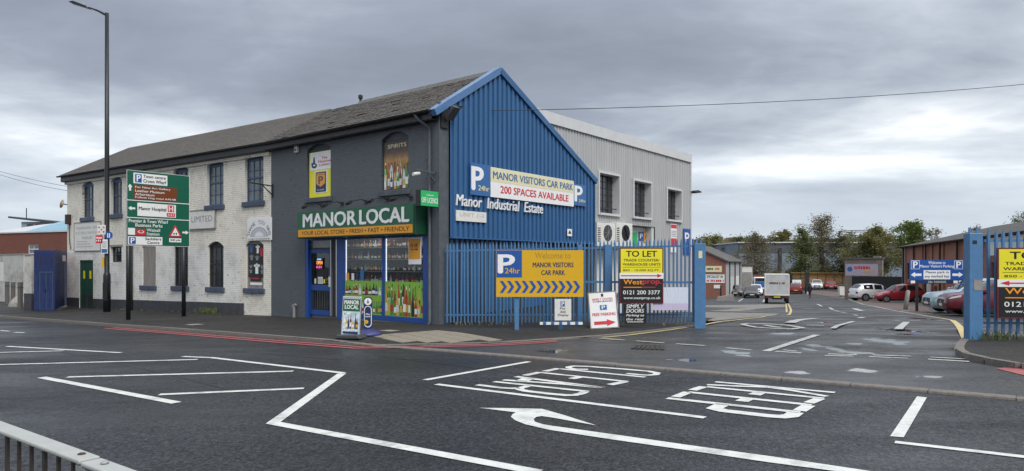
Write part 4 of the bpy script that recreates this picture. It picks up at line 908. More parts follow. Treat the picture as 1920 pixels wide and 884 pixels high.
# air-conditioning units
for i, (pa, pb, lab) in enumerate(((1120, 1154, 'cream outdoor air-conditioning unit nearest the blue gable'), (1156, 1186, 'cream outdoor air-conditioning unit beside the loading door with dark fan'))):
    y0, z0 = A.gab(pa, 462, gx+.3); y1, z1 = A.gab(pb, 420, gx+.3); u = thing('air_conditioner', lab, 'air conditioner', A.w(gx+.3, y0, z0), A.rz+R(90), 'air-conditioning units on the warehouse wall'); w = y1-y0; h = z1-z0
    MB().box(0, w, 0, .5, 0, h).build('casing', M['off_white'], u, bevel=.02)
    MB().disc((w*.56, -.012, h*.58), min(w, h)*.34, 'y', .024, 24).build('fan_ring', M['gutter_grey' if i == 0 else 'gutter_black'], u)
    for k in range(6 if i else 8): a = k*6.283/(6 if i else 8); MB().bar((w*.56, -.03, h*.58), (w*.56+math.cos(a)*min(w, h)*.32, -.03, h*.58+math.sin(a)*min(w, h)*.32), .05 if i else .015, .012).build('fan_blade', M['gutter_black' if i else 'galv'], u)
    for k in range(7): MB().box(.03, w*.17, -.012, 0, h*.2+k*h*.09, h*.24+k*h*.09).build('vent_slat', M['gutter_grey'], u)
    MB().box(.05, .1, 0, .8, -.12, 0).box(w-.1, w-.05, 0, .8, -.12, 0).build('bracket', M['galv'], u)
# floodlight and camera on the warehouse corner
fl = thing('wall_floodlight', 'grey swan-neck floodlight on the warehouse corner against the sky', 'light', A.w(gx, gy1+.05, A.gab(1293, 360, gx)[1]), A.rz)
MB().box(0, .25, -.03, .03, -.03, .03).build('bracket', M['gutter_grey'], fl); MB().prism([(-.1, .0), (.35, .1), (.75, .06), (.75, .0), (.3, -.06)], 'yz', .0, .3).build('lamp_head', M['gutter_black'], fl)
# ================================================================== SIGNS AND STREET FURNITURE
def sign_at(name, label, cat, p, rz, group=None): return thing(name, label, cat, p, rz, group)
SW, SN = M['sign_white'], M['sign_navy']
# ---- fascia sign over the shopfront
YS = -.5
fx0, fx1 = A.fac(559, 420, YS)[0], A.fac(779, 410, YS)[0]; zt1 = A.fac(779, 381.5, YS)[1]; zt0 = A.fac(779, 439.5, YS)[1]
fs = sign_at('fascia_sign', 'green and orange shop fascia sign reading MANOR LOCAL above the shopfront', 'sign', A.w(fx0, YS, zt0), A.rz); W = fx1-fx0; Hh = zt1-zt0
MB().box(-.06, W, .0, .498, 0, Hh).build('box', M['sign_green_dark'], fs, bevel=.01)
bd = MB().box(.0, W-.06, -.02, -.003, .03, Hh-.02).build('board', M['sign_green'], fs)
MB().box(.04, W-.1, -.03, -.0203, .05, Hh*.33).build('orange_strip', M['sign_orange'], bd)
kx = lambda px: A.fac(px, 420, YS)[0]-fx0
text('MANOR', kx(570), kx(669), Hh*.42, Hh*.91, -.035, SW, bd, .075); text('LOCAL', kx(676), kx(768), Hh*.42, Hh*.91, -.035, SW, bd, .075)
text('YOUR LOCAL STORE \u2022 FRESH \u2022 FAST \u2022 FRIENDLY', kx(567), kx(769), Hh*.12, Hh*.27, -.033, M['sign_black'], bd, .008)
for i, px in enumerate((581, 619, 664, 704, 748)):
    x = kx(px); sp_ = sign_at('sign_spotlight', 'small black swan-neck spotlight over the fascia sign, %s from the left' % ('first', 'second', 'third', 'fourth', 'fifth')[i], 'spotlight', A.w(fx0+x, -.003, zt1+.14), A.rz, 'spotlights over the shop fascia')
    MB().tube([(0, 0, .1), (0, -.2, .16), (-.02, -.5, .1), (-.03, -.68, .02)], .016, 6).build('arm', M['gutter_black'], sp_); MB().box(-.06, .06, -.03, 0, .04, .16).build('wall_plate', M['gutter_black'], sp_)
    MB().tube([(-.16, -.66, .0), (.12, -.72, .03)], .06, 8).build('lamp_head', M['gutter_black'], sp_)
# ---- off licence projecting sign
y0, z0 = A.gab(777, 388.5, 0); y1, z1 = A.gab(809, 359, 0)
pz0, pz1 = A.fac(790, 388.5, -.5)[1], A.fac(790, 359, -.5)[1]; xo = A.fac(805, 375, -.45)[0]
ol = sign_at('projecting_sign', 'bright green projecting box sign reading OFF LICENCE at the shop corner', 'sign', A.w(xo+.02, -.82, pz0), A.rz+R(90))
MB().box(0, .74, .02, .2, 0, pz1-pz0).build('case', M['gutter_black'], ol); b_ = MB().box(.02, .72, 0, .019, .01, pz1-pz0-.01).build('face', M['sign_lime'], ol); h = pz1-pz0
text('OFF LICENCE', .04, .70, h*.22, h*.55, -.004, SW, b_, .015); smudge(.22, .52, h*.68, h*.74, -.004, SW, b_); MB().box(.74, .82, .08, .14, h*.3, h*.5).build('bracket', M['gutter_black'], ol)
# ---- wall brackets, alarm box, lamp bracket
ab = sign_at('alarm_box', 'small white alarm box high on the dark grey shop wall', 'alarm box', A.w(*[A.fac(558, 287)[0]], -.003, A.fac(558, 287)[1]), A.rz)
MB().box(-.09, .09, -.09, 0, 0, .32).build('case', M['off_white'], ab, bevel=.015); MB().box(-.05, .05, -.1, -.09, .05, .13).build('strobe', M['gutter_grey'], ab)
x, z = A.fac(826, 325); cb_ = sign_at('bracket_camera', 'white security camera on a wall bracket near the shop corner', 'camera', A.w(-.1, -.003, z-.15), A.rz)
MB().bar((-.02, 0, .16), (-.02, -.75, .2), .04, .04).bar((-.02, 0, -.1), (-.02, -.32, .17), .03, .03).build('arm', M['grey_render'], cb_); MB().tube([(-.06, -.62, .1), (-.02, -.9, .04)], .05, 8).build('camera_body', M['off_white'], cb_)
x, z = B.fac(512, 352); lb = sign_at('sign_bracket', 'empty black iron sign bracket where the white and grey walls meet', 'bracket', A.w(XJ+.1, -.003, z-.12), A.rz)
MB().bar((0, 0, .17), (-.02, -.9, .22), .04, .04).bar((0, 0, -.18), (-.01, -.42, .18), .03, .03).box(-.04, .04, -.03, 0, -.25, .25).build('arm', M['gutter_black'], lb)
fl = sign_at('floodlight', 'black corner floodlight in a cage under the blue gable verge', 'light', A.w(.031, PY-.22, A.gab(845, 232)[1]), A.rz)
MB().box(0, .06, -.15, .15, -.2, .45).build('wall_plate', M['gutter_black'], fl); MB().bar((.06, 0, .42), (.55, .25, .42), .03, .03).bar((.06, 0, .1), (.55, .25, .42), .03, .03).build('cage_arm', M['gutter_black'], fl); MB().prism([(.2, .02), (.5, .35), (.42, .42), (.12, .1)], 'xz', -.08, .2).build('lamp_head', M['gutter_grey'], fl)
# ---- lettering and boards on the gable
GX = .09+.07
def gsign(name, label, pa, pb, cat='sign', d=.02):
    """sign on the gable between pixel columns; returns empty at left-bottom and scale functions"""
    return None
def gq(px, py): return A.gab(px, py, GX+.03)
bn = sign_at('car_park_banner', 'white and cream car park banner between two blue P squares on the blue gable', 'banner', A.w(GX+.03, 0, 0), A.rz+R(90))
def gpan(pts, m, name, par, y0=-.02, y1=0): return MB().prism([gq(*q) for q in pts], 'xz', y0, y1).build(name, m, par)
(L0, t_), (L1, _), (R0, _), (R1, _) = gq(881, 335), gq(918.5, 335), gq(1075, 360), gq(1098.5, 365)
zA, zB = gq(881, 304.5)[1], gq(881, 365)[1]
def gtext(s, c, m, par, y=-.032, bold=0, shear=0, thick=0): # c = px box corners (left,right,top-left y,bottom-left y) fitted level
    a, z1 = gq(c[0], c[2]); b, _ = gq(c[1], c[2]); z0 = gq(c[0], c[3])[1]; return text(s, a, b, z0, z1, y, m, par, bold, shear=shear, thick=thick)
pn = MB().box(L0, L1, -.02, 0, zB, zA).build('left_panel', M['sign_blue_mid'], bn); wP = L1-L0; hP = zA-zB
text('P', L0+wP*.08, L0+wP*.62, zB+hP*.17, zB+hP*.88, -.026, SW, pn, .06); text('24hr', L0+wP*.38, L0+wP*.93, zB+hP*.16, zB+hP*.32, -.03, M['sign_cream'], pn, .03)
pr_ = MB().box(R0, R1, -.02, 0, zB+.06, zA-.12).build('right_panel', M['sign_blue_mid'], bn); wR = R1-R0
text('P', R0+wR*.08, R0+wR*.66, zB+hP*.22, zB+hP*.8, -.026, SW, pr_, .06); text('24hr', R0+wR*.38, R0+wR*.93, zB+hP*.2, zB+hP*.32, -.03, M['sign_cream'], pr_, .03)
cl = MB().box(L1+.01, R0-.01, -.028, -.002, zB+.0, zA-.04).build('cloth', SW, bn); zm = zB+(zA-zB)*.5
MB().box(L1+.012, R0-.012, -.032, -.0285, zm, zA-.05).build('cream_band', M['sign_cream'], cl)
text('MANOR VISITORS CAR PARK', L1+.12, R0-.08, zm+.1, zA-.16, -.037, M['sign_blue_mid'], cl, .035); text('200 SPACES AVAILABLE', L1+.5, R0-.38, zB+.16, zm-.1, -.034, M['sign_red'], cl, .04)
el = sign_at('estate_lettering', 'raised white letters reading Manor Industrial Estate on the blue gable', 'lettering', A.w(GX+.02, 0, 0), A.rz+R(90))
a, z1 = gq(855, 366); z0 = gq(855, 385.5)[1]; e1 = gq(1017.5, 395)[0]
text('Manor  Industrial  Estate', a, e1, z0, z1+.03, -.01, SW, el, .0, name='raised_letters', shear=.12, thick=.02)
un = sign_at('unit_board', 'faded white board reading UNIT 1-3 under the estate lettering', 'sign', A.w(GX, 0, 0), A.rz+R(90))
(a, z1), (b, _), z0 = gq(855.5, 394), gq(912, 400), gq(855.5, 414)[1]; b_ = MB().box(a, b, -.03, 0, z0, z1).build('board', M['off_white'], un); text('UNIT 1-3', a+.15, b-.12, z0+.14, z1-.06, -.033, mat('faded_ink', (.42, .42, .42), .6), b_)
wt = sign_at('warning_plate', 'tiny white plate with black triangle low on the blue gable', 'sign', A.w(GX, 0, 0), A.rz+R(90)); (a, z1), (b, _), z0 = gq(1064.5, 429.5), gq(1073, 430), gq(1065, 443)[1]
b_ = MB().box(a, b, -.02, 0, z0, z1).build('plate', SW, wt); MB().prism([(a+.04, z0+.09), (b-.04, z0+.09), ((a+b)/2, z1-.04)], 'xz', -.025, -.0205).build('triangle', M['sign_black'], b_)
# ---- warehouse wall notices
for pa, pb, ya, yb, top, bot, lab in ((1257, 1268, 420, 455, SW, M['sign_red'], 'red and white notice board on the grey warehouse wall'), (1281, 1294, 429, 460, M['sign_blue'], None, 'blue parking P board on the grey warehouse corner')):
    y0, z1 = A.gab(pa, ya, gx+.05); y1, z0 = A.gab(pb, yb, gx+.05); s_ = sign_at('wall_notice', lab, 'sign', A.w(gx+.07, y0, z0-.5), A.rz+R(90)); w, h = y1-y0, z1-z0+.5; b_ = MB().box(0, w, 0, .02, 0, h).build('board', top, s_)
    if bot:
        MB().box(.02, w-.02, -.006, -.0003, h*.22, h*.5).build('red_panel', bot, b_); MB().box(.02, w-.02, -.006, -.0003, h*.85, h-.03).build('red_panel', bot, b_)
        for k in range(4): MB().box(.06, w-.06, -.005, -.0003, h*(.56+.06*k), h*(.585+.06*k)).build('printed_line', M['sign_grey_ink'], b_)
    else: text('P', w*.2, w*.8, h*.45, h*.85, -.004, SW, b_, .05)
# ---- boards on the white building
def fboard(fr, name, label, px, m, cat='sign', th=.03, y=-.003):
    (xa, xb, ya, yb) = px; xm = (xa+xb)/2; x0, x1 = fr.fac(xa, ya)[0], fr.fac(xb, ya)[0]; z1, z0 = fr.fac(xm, ya)[1], fr.fac(xm, yb)[1]
    s_ = sign_at(name, label, cat, fr.w(x0, y, z0), fr.rz); b_ = MB().box(0, x1-x0, -th, 0, 0, z1-z0).build('board', m, s_); return s_, b_, x1-x0, z1-z0, -th-.003
s_, b_, w, h, y = fboard(B, 'painted_board', 'large faded white lettered board above the green service door', (141, 190, 417.5, 470), M['off_white'])
fk = mat('ghost_ink', (.45, .46, .46), .7)
for k, (s, a, c) in enumerate((('', .08, .95), ('', .05, .97), ('', .3, .7))): smudge(w*a, w*c, h*(.76-.18*k), h*(.87-.18*k), y, fk, b_, k)
for k in range(3): MB().box(w*.08, w*(.5+.1*k), y, y+.002, h*(.30-.09*k), h*(.34-.09*k)).build('ghost_line', fk, b_)
MB().box(-.03, 0, -.05, 0, -.03, h+.03).box(w, w+.03, -.05, 0, -.03, h+.03).box(0, w, -.05, 0, h, h+.03).box(0, w, -.05, 0, -.03, 0).build('frame', M['concrete'], s_)
s_, b_, w, h, y = fboard(B, 'company_board', 'old cream board ending in LIMITED behind the green road sign', (262, 405, 399, 431), M['off_white'], th=.05)
text('TS LIMITED', w*.62, w*.97, h*.36, h*.70, y, M['sign_grey_ink'], b_); MB().box(-.03, w+.03, -.07, 0, -.04, 0).box(-.03, w+.03, -.07, 0, h, h+.03).box(w, w+.03, -.07, 0, 0, h).build('frame', M['concrete'], s_)
s_, b_, w, h, y = fboard(B, 'thank_you_banner', 'white THANK YOU NHS banner with grey rainbow at the end of the white wall', (466, 511.5, 409, 451), SW, cat='banner', y=-.03)
for k, c in enumerate((.36, .31, .26, .21, .16)):
    pts = [(w*.5+w*c*math.cos(a), h*.16+h*c*1.2*math.sin(a)) for a in [math.pi*j/12 for j in range(13)]]; MB().prism(pts, 'xz', y-.001*k-.001, y-.001*k).build('rainbow_band', mat('rb%d' % k, ((.35, .38, .42), (.5, .53, .56), (.42, .45, .5), (.58, .6, .62), (.75, .75, .75))[k], .5), b_)
for k, ch in enumerate('THANK YOU NHS'):
    if ch == ' ': continue
    a = math.pi*(1-.04-.92*k/12); cx, cz_ = w*.5+w*.43*math.cos(a), h*.2+h*.62*math.sin(a); o = text(ch, -.06, .06, -.075, .075, 0, M['sign_grey_ink'], b_, .015); o.location = (cx, y-.002, cz_); o.rotation_euler = (0, -(a-math.pi/2), 0)
smudge(w*.06, w*.94, h*.03, h*.09, y-.001, M['sign_grey_ink'], b_)
# satellite dish, meter box, pipes on the white wall
p = at(117.5, 383, 37.5); sd_ = sign_at('satellite_dish', 'rusty tan satellite dish at the far left end of the white building', 'dish', p, 0)
MB().lathe([(.02, 0), (.13, .01), (.23, .035), (.24, .045)], 16).build('dish', mat('dish_tan', (.38, .27, .15), .6, var=.2), sd_, rot=(R(78), 0, R(-35)), smooth=True); MB().bar((0, 0, 0), (.85, .55, -.1), .05, .05).build('arm', M['rust'], sd_)
x, z = B.fac(131, 412); jb = sign_at('junction_box', 'rusty junction box high on the left end of the white wall', 'box', B.w(x, -.003, z-.25), B.rz); MB().box(-.1, .18, -.2, 0, 0, .5).build('case', M['rust'], jb, bevel=.02); MB().tube([(.05, -.04, 0), (.05, -.04, -.8), (.2, -.04, -1.3)], .02, 6).build('conduit', M['rust'], jb)
mt = sign_at('gas_meter_pipe', 'white painted pipe stub at the foot of the grey shop wall', 'pipe', A.w(A.fac(556, 590)[0], -.003, -.18), A.rz); MB().tube([(0, -.1, 0), (0, -.1, .5)], .05, 8).tube([(-.1, -.1, .45), (.1, -.1, .52)], .045, 8).build('pipe', M['concrete'], mt)
# ---- palisade fences
def pale_mesh(w, h, nm, d=.022):
    prof = [(-w/2, d), (-w/4, 0), (w/4, 0), (w/2, d)]; mb = MB(); t = .003
    zs = [(.0, 1), (h-.1, 1), (h, .12)]; vs = []
    for z, k in zs:
        for a, b in prof: vs.append((a*k, b, z))
        for a, b in prof[::-1]: vs.append((a*k, b+t, z))
    fs = [(i*8+j, i*8+(j+1) % 8, (i+1)*8+(j+1) % 8, (i+1)*8+j) for i in range(2) for j in range(8)] + [tuple(range(7, -1, -1)), tuple(range(16, 24))]
    return mb.add(vs, fs).mesh(nm, M['fence_blue'])
def palisade(label, a, b, pitch, pw, h, zlift=.1, posts=(), mids=(), parent_pitch=None):
    a, b = Vector(a), Vector(b); d = b-a; n2 = Vector((d.x, d.y)); Ln = n2.length; rz = math.atan2(d.y, d.x); sl = d.z/Ln
    f = thing('palisade_fence', label, 'fence', a, rz); pm = pale_mesh(pw, h, 'pale')
    n = int(Ln/pitch)
    for k in range(n):
        o = link('pale', pm, f); x = (k+.5)*pitch; o.location = (x, 0, x*sl+zlift+random.uniform(-.006, .006)); o.rotation_euler = (0, R(random.uniform(-.4, .4)), 0)
    for zr in (.22+zlift, h-.22+zlift) + tuple(mids): MB().bar((0, .05, zr), (Ln, .05, zr+Ln*sl), .045, .05).build('rail', M['fence_blue'], f)
    for x, w, hh in posts: MB().box(x-w/2, x+w/2, .075, .075+w, -.2+x*sl, hh+x*sl).build('post', M['fence_blue'], f, bevel=.006)
    return f, Ln
FA = A.w(.16, .12); FA.z = G(FA.x, FA.y)+.0
FB = gp(1311, 609, 0)
FH = 2.34
f1, Ln = palisade('long blue palisade fence from the shop corner to the gateway, behind the yellow sign', FA, FB, .107, .05, FH, .06, posts=((1.6, .1, 2.1), (3.05, .1, 2.1)), mids=())
vx = lambda px: (Ln*(px-840)/(1311-840))
for px, w in ((1098, .13), (1149, .17)): MB().box(vx(px)-w/2, vx(px)+w/2, -.06, .12, -.15, 2.34).build('gate_post', M['fence_blue'], f1, bevel=.01)
MB().box(Ln-.14, Ln+.16, -.14, .16, -.25, 2.36).build('gate_post', M['fence_blue'], f1, bevel=.012)
for k in (-.07, .05): MB().box(Ln+k-.02, Ln+k+.02, -.03, .01, 2.36, 2.46).build('post_spike', M['fence_blue'], f1)
MB().box(Ln-.03, Ln+.07, -.146, -.1403, 1.95, 2.15).build('lock_plate', M['sign_cream'], f1)
for k, zz in ((0, 1.25),): MB().box(vx(1098), vx(1149), .01, .06, zz, zz+.06).box(vx(1149), Ln, .01, .06, zz, zz+.06).build('rail', M['fence_blue'], f1)
# bench-like scrap at the fence foot
GA = gp(1819, 636.5, 0); GB = gp(1838, 633, 0); GC = gp(1990, 645, 0)
RA = Vector((GA.x+.1, GA.y, GA.z)); dirr = Vector((1.0, -.12, 0)).normalized(); RB = RA + dirr*3.4
f2, L2 = palisade('blue palisade gate on the right of the gateway behind the cropped TO LET board', RA+dirr*.2, RB, .142, .075, 2.15, .12)
gpz = thing('gate_post', 'thick blue steel gate post on the right of the yard entrance', 'post', RA, math.atan2(dirr.y, dirr.x))
MB().box(-.16, .10, -.11, .13, -.3, 2.2).build('column', M['fence_blue'], gpz, bevel=.012)
for k in (-.1, .04): MB().box(k-.02, k+.02, -.02, .02, 2.2, 2.32).build('spike', M['fence_blue'], gpz)
MB().box(-.10, -.02, -.117, -.111, 1.98, 2.05).build('lock_plate', M['gutter_black'], gpz); MB().box(-.08, .09, -.117, -.111, 1.02, 1.24).build('torn_sticker', M['concrete'], gpz)
weeds('weeds', [RA+Vector((.0, -.2, 0)), RA+Vector((.6, -.2, 0)), RA+Vector((2, -.45, 0))], M['weed'], 160, .22, label='green weeds growing at the foot of the right gate post', spread=.07)
wf = [A.w(.5, .0), FA.lerp(FB, .3)+Vector((0, -.12, 0)), FB+Vector((-.2, -.15, 0))]; wf = [Vector((q.x, q.y, G(q.x, q.y))) for q in wf]
weeds('weeds', wf, M['dry_weed'], 110, .12, label='thin dry weeds along the foot of the long blue fence', seed=4, spread=.12)
wb_ = [B.w(B.fac(182, 570)[0], -.08), B.w(B.fac(300, 570)[0], -.08), B.w(B.fac(455, 570)[0], -.08)]; wb_ = [Vector((q.x, q.y, G(q.x, q.y))) for q in wb_]
weeds('weeds', wb_, M['weed'], 220, .10, label='low weeds in the joint at the foot of the white wall', seed=6, spread=.05)
q = B.w(B.fac(397, 580)[0], -.12); q.z = G(q.x, q.y); weeds('weeds', [q+Vector((-.35, .2, 0)), q+Vector((.35, -.2, 0))], M['weed'], 260, .30, label='straggly weed clump under the barred windows of the white wall', seed=7, spread=.12)
# ---- yellow welcome sign on posts
ys0 = gp(969, 619, 0); dep = ys0.y; k_ = dep/FPX
ys = sign_at('welcome_sign', 'yellow and blue MANOR VISITORS CAR PARK sign with chevrons before the fence', 'sign', ys0, 0); X = lambda px: (px-969)*k_; Z = lambda py: CAM_H-(py-HYP)*k_-ys0.z
MB().box(-.055, .055, .03, .14, -.2, Z(475)).build('post', M['fence_blue'], ys); MB().box(X(1052)-.055, X(1052)+.055, .03, .14, -.2, Z(475)).build('post', M['fence_blue'], ys)
b_ = MB().box(X(930.5), X(1094), -.02, .028, Z(557), Z(469.5)).build('board', M['sign_yellow'], ys)
pp = MB().box(X(931), X(978.5), -.026, -.0203, Z(520.5), Z(470)).build('blue_panel', M['sign_blue'], b_)
text('P', X(935), X(964), Z(512), Z(478), -.03, SW, b_, .06); text('24hr', X(947), X(974.5), Z(513), Z(503), -.033, M['sign_yellow'], b_, .03)
text('Welcome to', X(1003), X(1070), Z(485), Z(473.5), -.024, mat('ghost_yellow', (.42, .24, .02), .5), b_); text('MANOR VISITORS', X(999), X(1075), Z(501.5), Z(492.5), -.024, SN, b_, .03); text('CAR PARK', X(1015), X(1059), Z(516), Z(507), -.024, SN, b_, .03)
for k in range(11):
    x = X(937+k*13.72); w = X(969+13.0); ht = (Z(527)-Z(549.5))/2; zc = (Z(527)+Z(549.5))/2; a = .085; l = X(969+7.5)
    MB().prism([(x, zc+ht), (x+a, zc+ht), (x+a+l, zc), (x+a, zc-ht), (x, zc-ht), (x+l, zc)], 'xz', -.025, -.0205).build('chevron', M['sign_blue'], b_)
# pay and display board on trestle
pd0 = Vector((at(1053, 600, ys0.y-.12).x, ys0.y-.12, ys0.z)); k_ = pd0.y/FPX; pd = sign_at('pay_display_board', 'white Pay And Display board standing behind the yellow sign', 'sign', pd0, 0); X = lambda px: (px-1053)*k_; Z = lambda py: CAM_H-(py-HYP)*k_-pd0.z
b_ = MB().box(X(1040), X(1071), -.02, .0, Z(601), Z(561)).build('board', M['off_white'], pd); MB().box(X(1051), X(1059), -.025, -.0203, Z(575), Z(565)).build('blue_panel', M['sign_blue_mid'], b_); text('P', X(1053), X(1057.5), Z(574), Z(566), -.029, SW, b_, .04)
for s, ya, yb, xa, xb in (('Pay', 581.5, 576.5, 1050, 1060), ('And', 587, 582.5, 1050, 1060), ('Display', 594, 589, 1046, 1066)): text(s, X(xa), X(xb), Z(ya), Z(yb), -.024, M['sign_black'], b_, .015)
MB().box(X(1012), X(1092), -.05, -.02, Z(609), Z(604)).build('striped_bar', M['sign_white'], pd)
for k in range(5): MB().box(X(1018+k*15), X(1024+k*15), -.054, -.0503, Z(609), Z(604)).build('blue_stripe', M['sign_blue_mid'], pd)
# to let boards
def to_let(label, o, rz, w, h, left):
    t = sign_at('to_let_board', label, 'sign', o, rz); fr = M['sign_red']
    b_ = MB().box(0, w, -.02, .02, 0, h).build('board', mat('dark_red', (.12, .012, .018), .5), t); e = .03
    MB().box(e, w-e, -.024, -.0203, h*.55, h-e).build('yellow_panel', M['sign_lemon'], b_); MB().box(.0, w, -.026, -.0205, h*.445, h*.55).build('white_band', SW, b_); MB().box(e, w-e, -.024, -.0203, e, h*.445).build('black_panel', M['sign_black'], b_)
    ar = [(w*.03, h*.49), (w*.86, h*.49), (w*.86, h*.465), (w*.97, h*.499), (w*.86, h*.533), (w*.86, h*.508), (w*.03, h*.508)]
    if left: ar = [(w-a, b) for a, b in ar]
    MB().prism(ar, 'xz', -.03, -.0262).build('arrow', fr, b_)
    K = M['sign_black']
    text('TO LET', w*.15, w*.85, h*.84, h*.945, -.027, K, b_, .04); text('TRADE COUNTER/', w*.09, w*.91, h*.755, h*.80, -.027, K, b_, .025); text('WAREHOUSE UNITS', w*.07, w*.93, h*.68, h*.725, -.027, K, b_, .025); MB().box(w*.06, w*.94, -.026, -.0245, h*.648, h*.654).build('rule', K, b_); text('850 - 10.000 SQ.FT.', w*.08, w*.92, h*.575, h*.615, -.027, K, b_, .02)
    text('West', w*.09, w*.52, h*.345, h*.43, -.027, M['letter_orange'], b_, .03); text('prop.', w*.53, w*.95, h*.325, h*.415, -.027, M['sign_red'], b_, .03); MB().box(w*.09, w*.5, -.027, -.0245, h*.285, h*.298).build('rule', M['letter_orange'], b_); MB().box(w*.5, w*.82, -.027, -.0245, h*.285, h*.298).build('rule', M['sign_red'], b_)
    text('0121 200 3377', w*.08, w*.92, h*.165, h*.235, -.027, SW, b_, .025); text('www.westprop.co.uk', w*.09, w*.93, h*.065, h*.125, -.027, SW, b_, .015); return t
d_ = FB.y-.16; k_ = d_/FPX; p0 = at(1161.5, 569.5, d_)
to_let('yellow and black TO LET board with red arrow pointing right on the long fence', p0, 0, 82*k_, 104.5*k_, False)
dd = RA+dirr*.9; d2 = dd.y-.14; k2 = d2/FPX; p0 = at(1869, 597, d2); rzz = math.atan2(dirr.y, dirr.x)
to_let('yellow and black TO LET board with red arrow pointing left at the right edge', p0, rzz, 1.62*.98, 132*k2, True)
# graffiti board and simply doors board on fence
d3 = FB.y-.13; k_ = d3/FPX; p0 = at(1224, 582, d3); gb = sign_at('graffiti_board', 'pale lilac board with blue graffiti fixed low on the fence', 'board', p0, 0); w, h = 66*k_, 43*k_
def graf():
    m = bpy.data.materials.new('graffiti'); m.use_nodes = True; nt = m.node_tree; N = nt.nodes; L = nt.links; bs = N['Principled BSDF']
    tc = N.new('ShaderNodeTexCoord'); wv = N.new('ShaderNodeTexWave'); wv.inputs['Scale'].default_value = 1.8; wv.inputs['Distortion'].default_value = 9; wv.inputs['Detail'].default_value = 2; L.new(tc.outputs['Object'], wv.inputs['Vector'])
    cr = N.new('ShaderNodeValToRGB'); L.new(wv.outputs[0], cr.inputs[0]); e = cr.color_ramp.elements; e[0].color = (.62, .64, .72, 1); e[1].color = (.55, .62, .75, 1)
    for p, c in ((.45, (.65, .66, .70, 1)), (.6, (.28, .42, .70, 1)), (.72, (.68, .72, .78, 1))): q = e.new(p); q.color = c
    sp = N.new('ShaderNodeSeparateXYZ'); L.new(tc.outputs['Generated'], sp.inputs[0]); r = N.new('ShaderNodeMapRange'); L.new(sp.outputs[2], r.inputs[0]); r.inputs[1].default_value = .25; r.inputs[2].default_value = .35; mx = N.new('ShaderNodeMixRGB'); mx.inputs[1].default_value = (.45, .28, .5, 1); L.new(r.outputs[0], mx.inputs[0]); L.new(cr.outputs[0], mx.inputs[2]); mm = N.new('ShaderNodeMixRGB'); mm.inputs[0].default_value = .5; L.new(mx.outputs[0], mm.inputs[1]); L.new(cr.outputs[0], mm.inputs[2]); L.new(mm.outputs[0], bs.inputs['Base Color']); return m
MB().box(0, w, -.02, 0, 0, h).build('panel', graf(), gb)
p0 = at(1171, 607, d3-.12); k_ = (d3-.12)/FPX; sm_ = sign_at('simply_doors_board', 'black SIMPLY DOORS Parking to the rear board under the TO LET board', 'sign', p0, 0); w, h = 37*k_, 37*k_
b_ = MB().box(0, w+.05, -.02, 0, 0, h).build('panel', M['sign_black'], sm_)
for s, a, b, sh_ in (('SIMPLY', .78, .97, .2), ('DOORS', .55, .74, .2), ('Parking to', .33, .48, .25), ('the rear', .16, .29, .25)): text(s, w*.08, w*.98, h*a, h*b, -.024, SW, b_, .03, shear=sh_)
MB().box(w*.12, w*.95, -.024, -.0205, h*.07, h*.1).build('rule', SW, b_)
# free parking A-board
ab0 = gp(1134, 614.5, 0); k_ = ab0.y/FPX; av = sign_at('free_parking_a_board', 'white SIMPLY DOORS FREE PARKING A-board leaning in front of the fence', 'sign', ab0, R(-4)); w, h = 50*k_, 67*k_; lean = R(-13)
pan = link('front_panel', None, av); pan.rotation_euler = (lean, R(-4), 0)
MB().box(-w/2, w/2, 0, .025, 0, h).build('board', SW, pan); y = -.006
MB().box(-w/2-.03, -w/2, -.01, .04, -.03, h+.02).box(w/2, w/2+.03, -.01, .04, -.03, h+.02).box(-w/2, w/2, -.01, .04, h, h+.02).box(-w/2, w/2, -.01, .04, -.03, 0).build('frame', M['plywood'], pan)
text('SIMPLY DOORS', -w*.38, w*.38, h*.77, h*.84, y, M['sign_red'], pan, .01); smudge(-w*.36, w*.38, h*.725, h*.755, y, M['sign_black'], pan); MB().box(-w*.12, w*.14, y, -.001, h*.50, h*.64).build('blue_square', M['sign_blue_mid'], pan); text('P', -w*.05, w*.07, h*.52, h*.62, y-.003, SW, pan, .04)
text('FREE PARKING', -w*.42, w*.44, h*.335, h*.42, y, M['sign_red'], pan, .03); MB().prism([(-w*.38, h*.09), (w*.1, h*.09), (w*.1, h*.04), (w*.42, h*.135), (w*.1, h*.23), (w*.1, h*.18), (-w*.38, h*.18)], 'xz', y-.002, -.001).build('arrow', M['sign_red'], pan); MB().box(-.03, .03, -.01, 0, h*.88, h*.96).build('clip', M['gutter_black'], pan)
MB().bar((-w/2, .28, h*.95), (-w/2-.02, .62, .0), .03, .04).bar((w/2, .28, h*.95), (w/2, .62, 0), .03, .04).bar((-w/2, .55, .2), (w/2, .55, .2), .03, .03).build('back_leg', M['old_timber'], av)
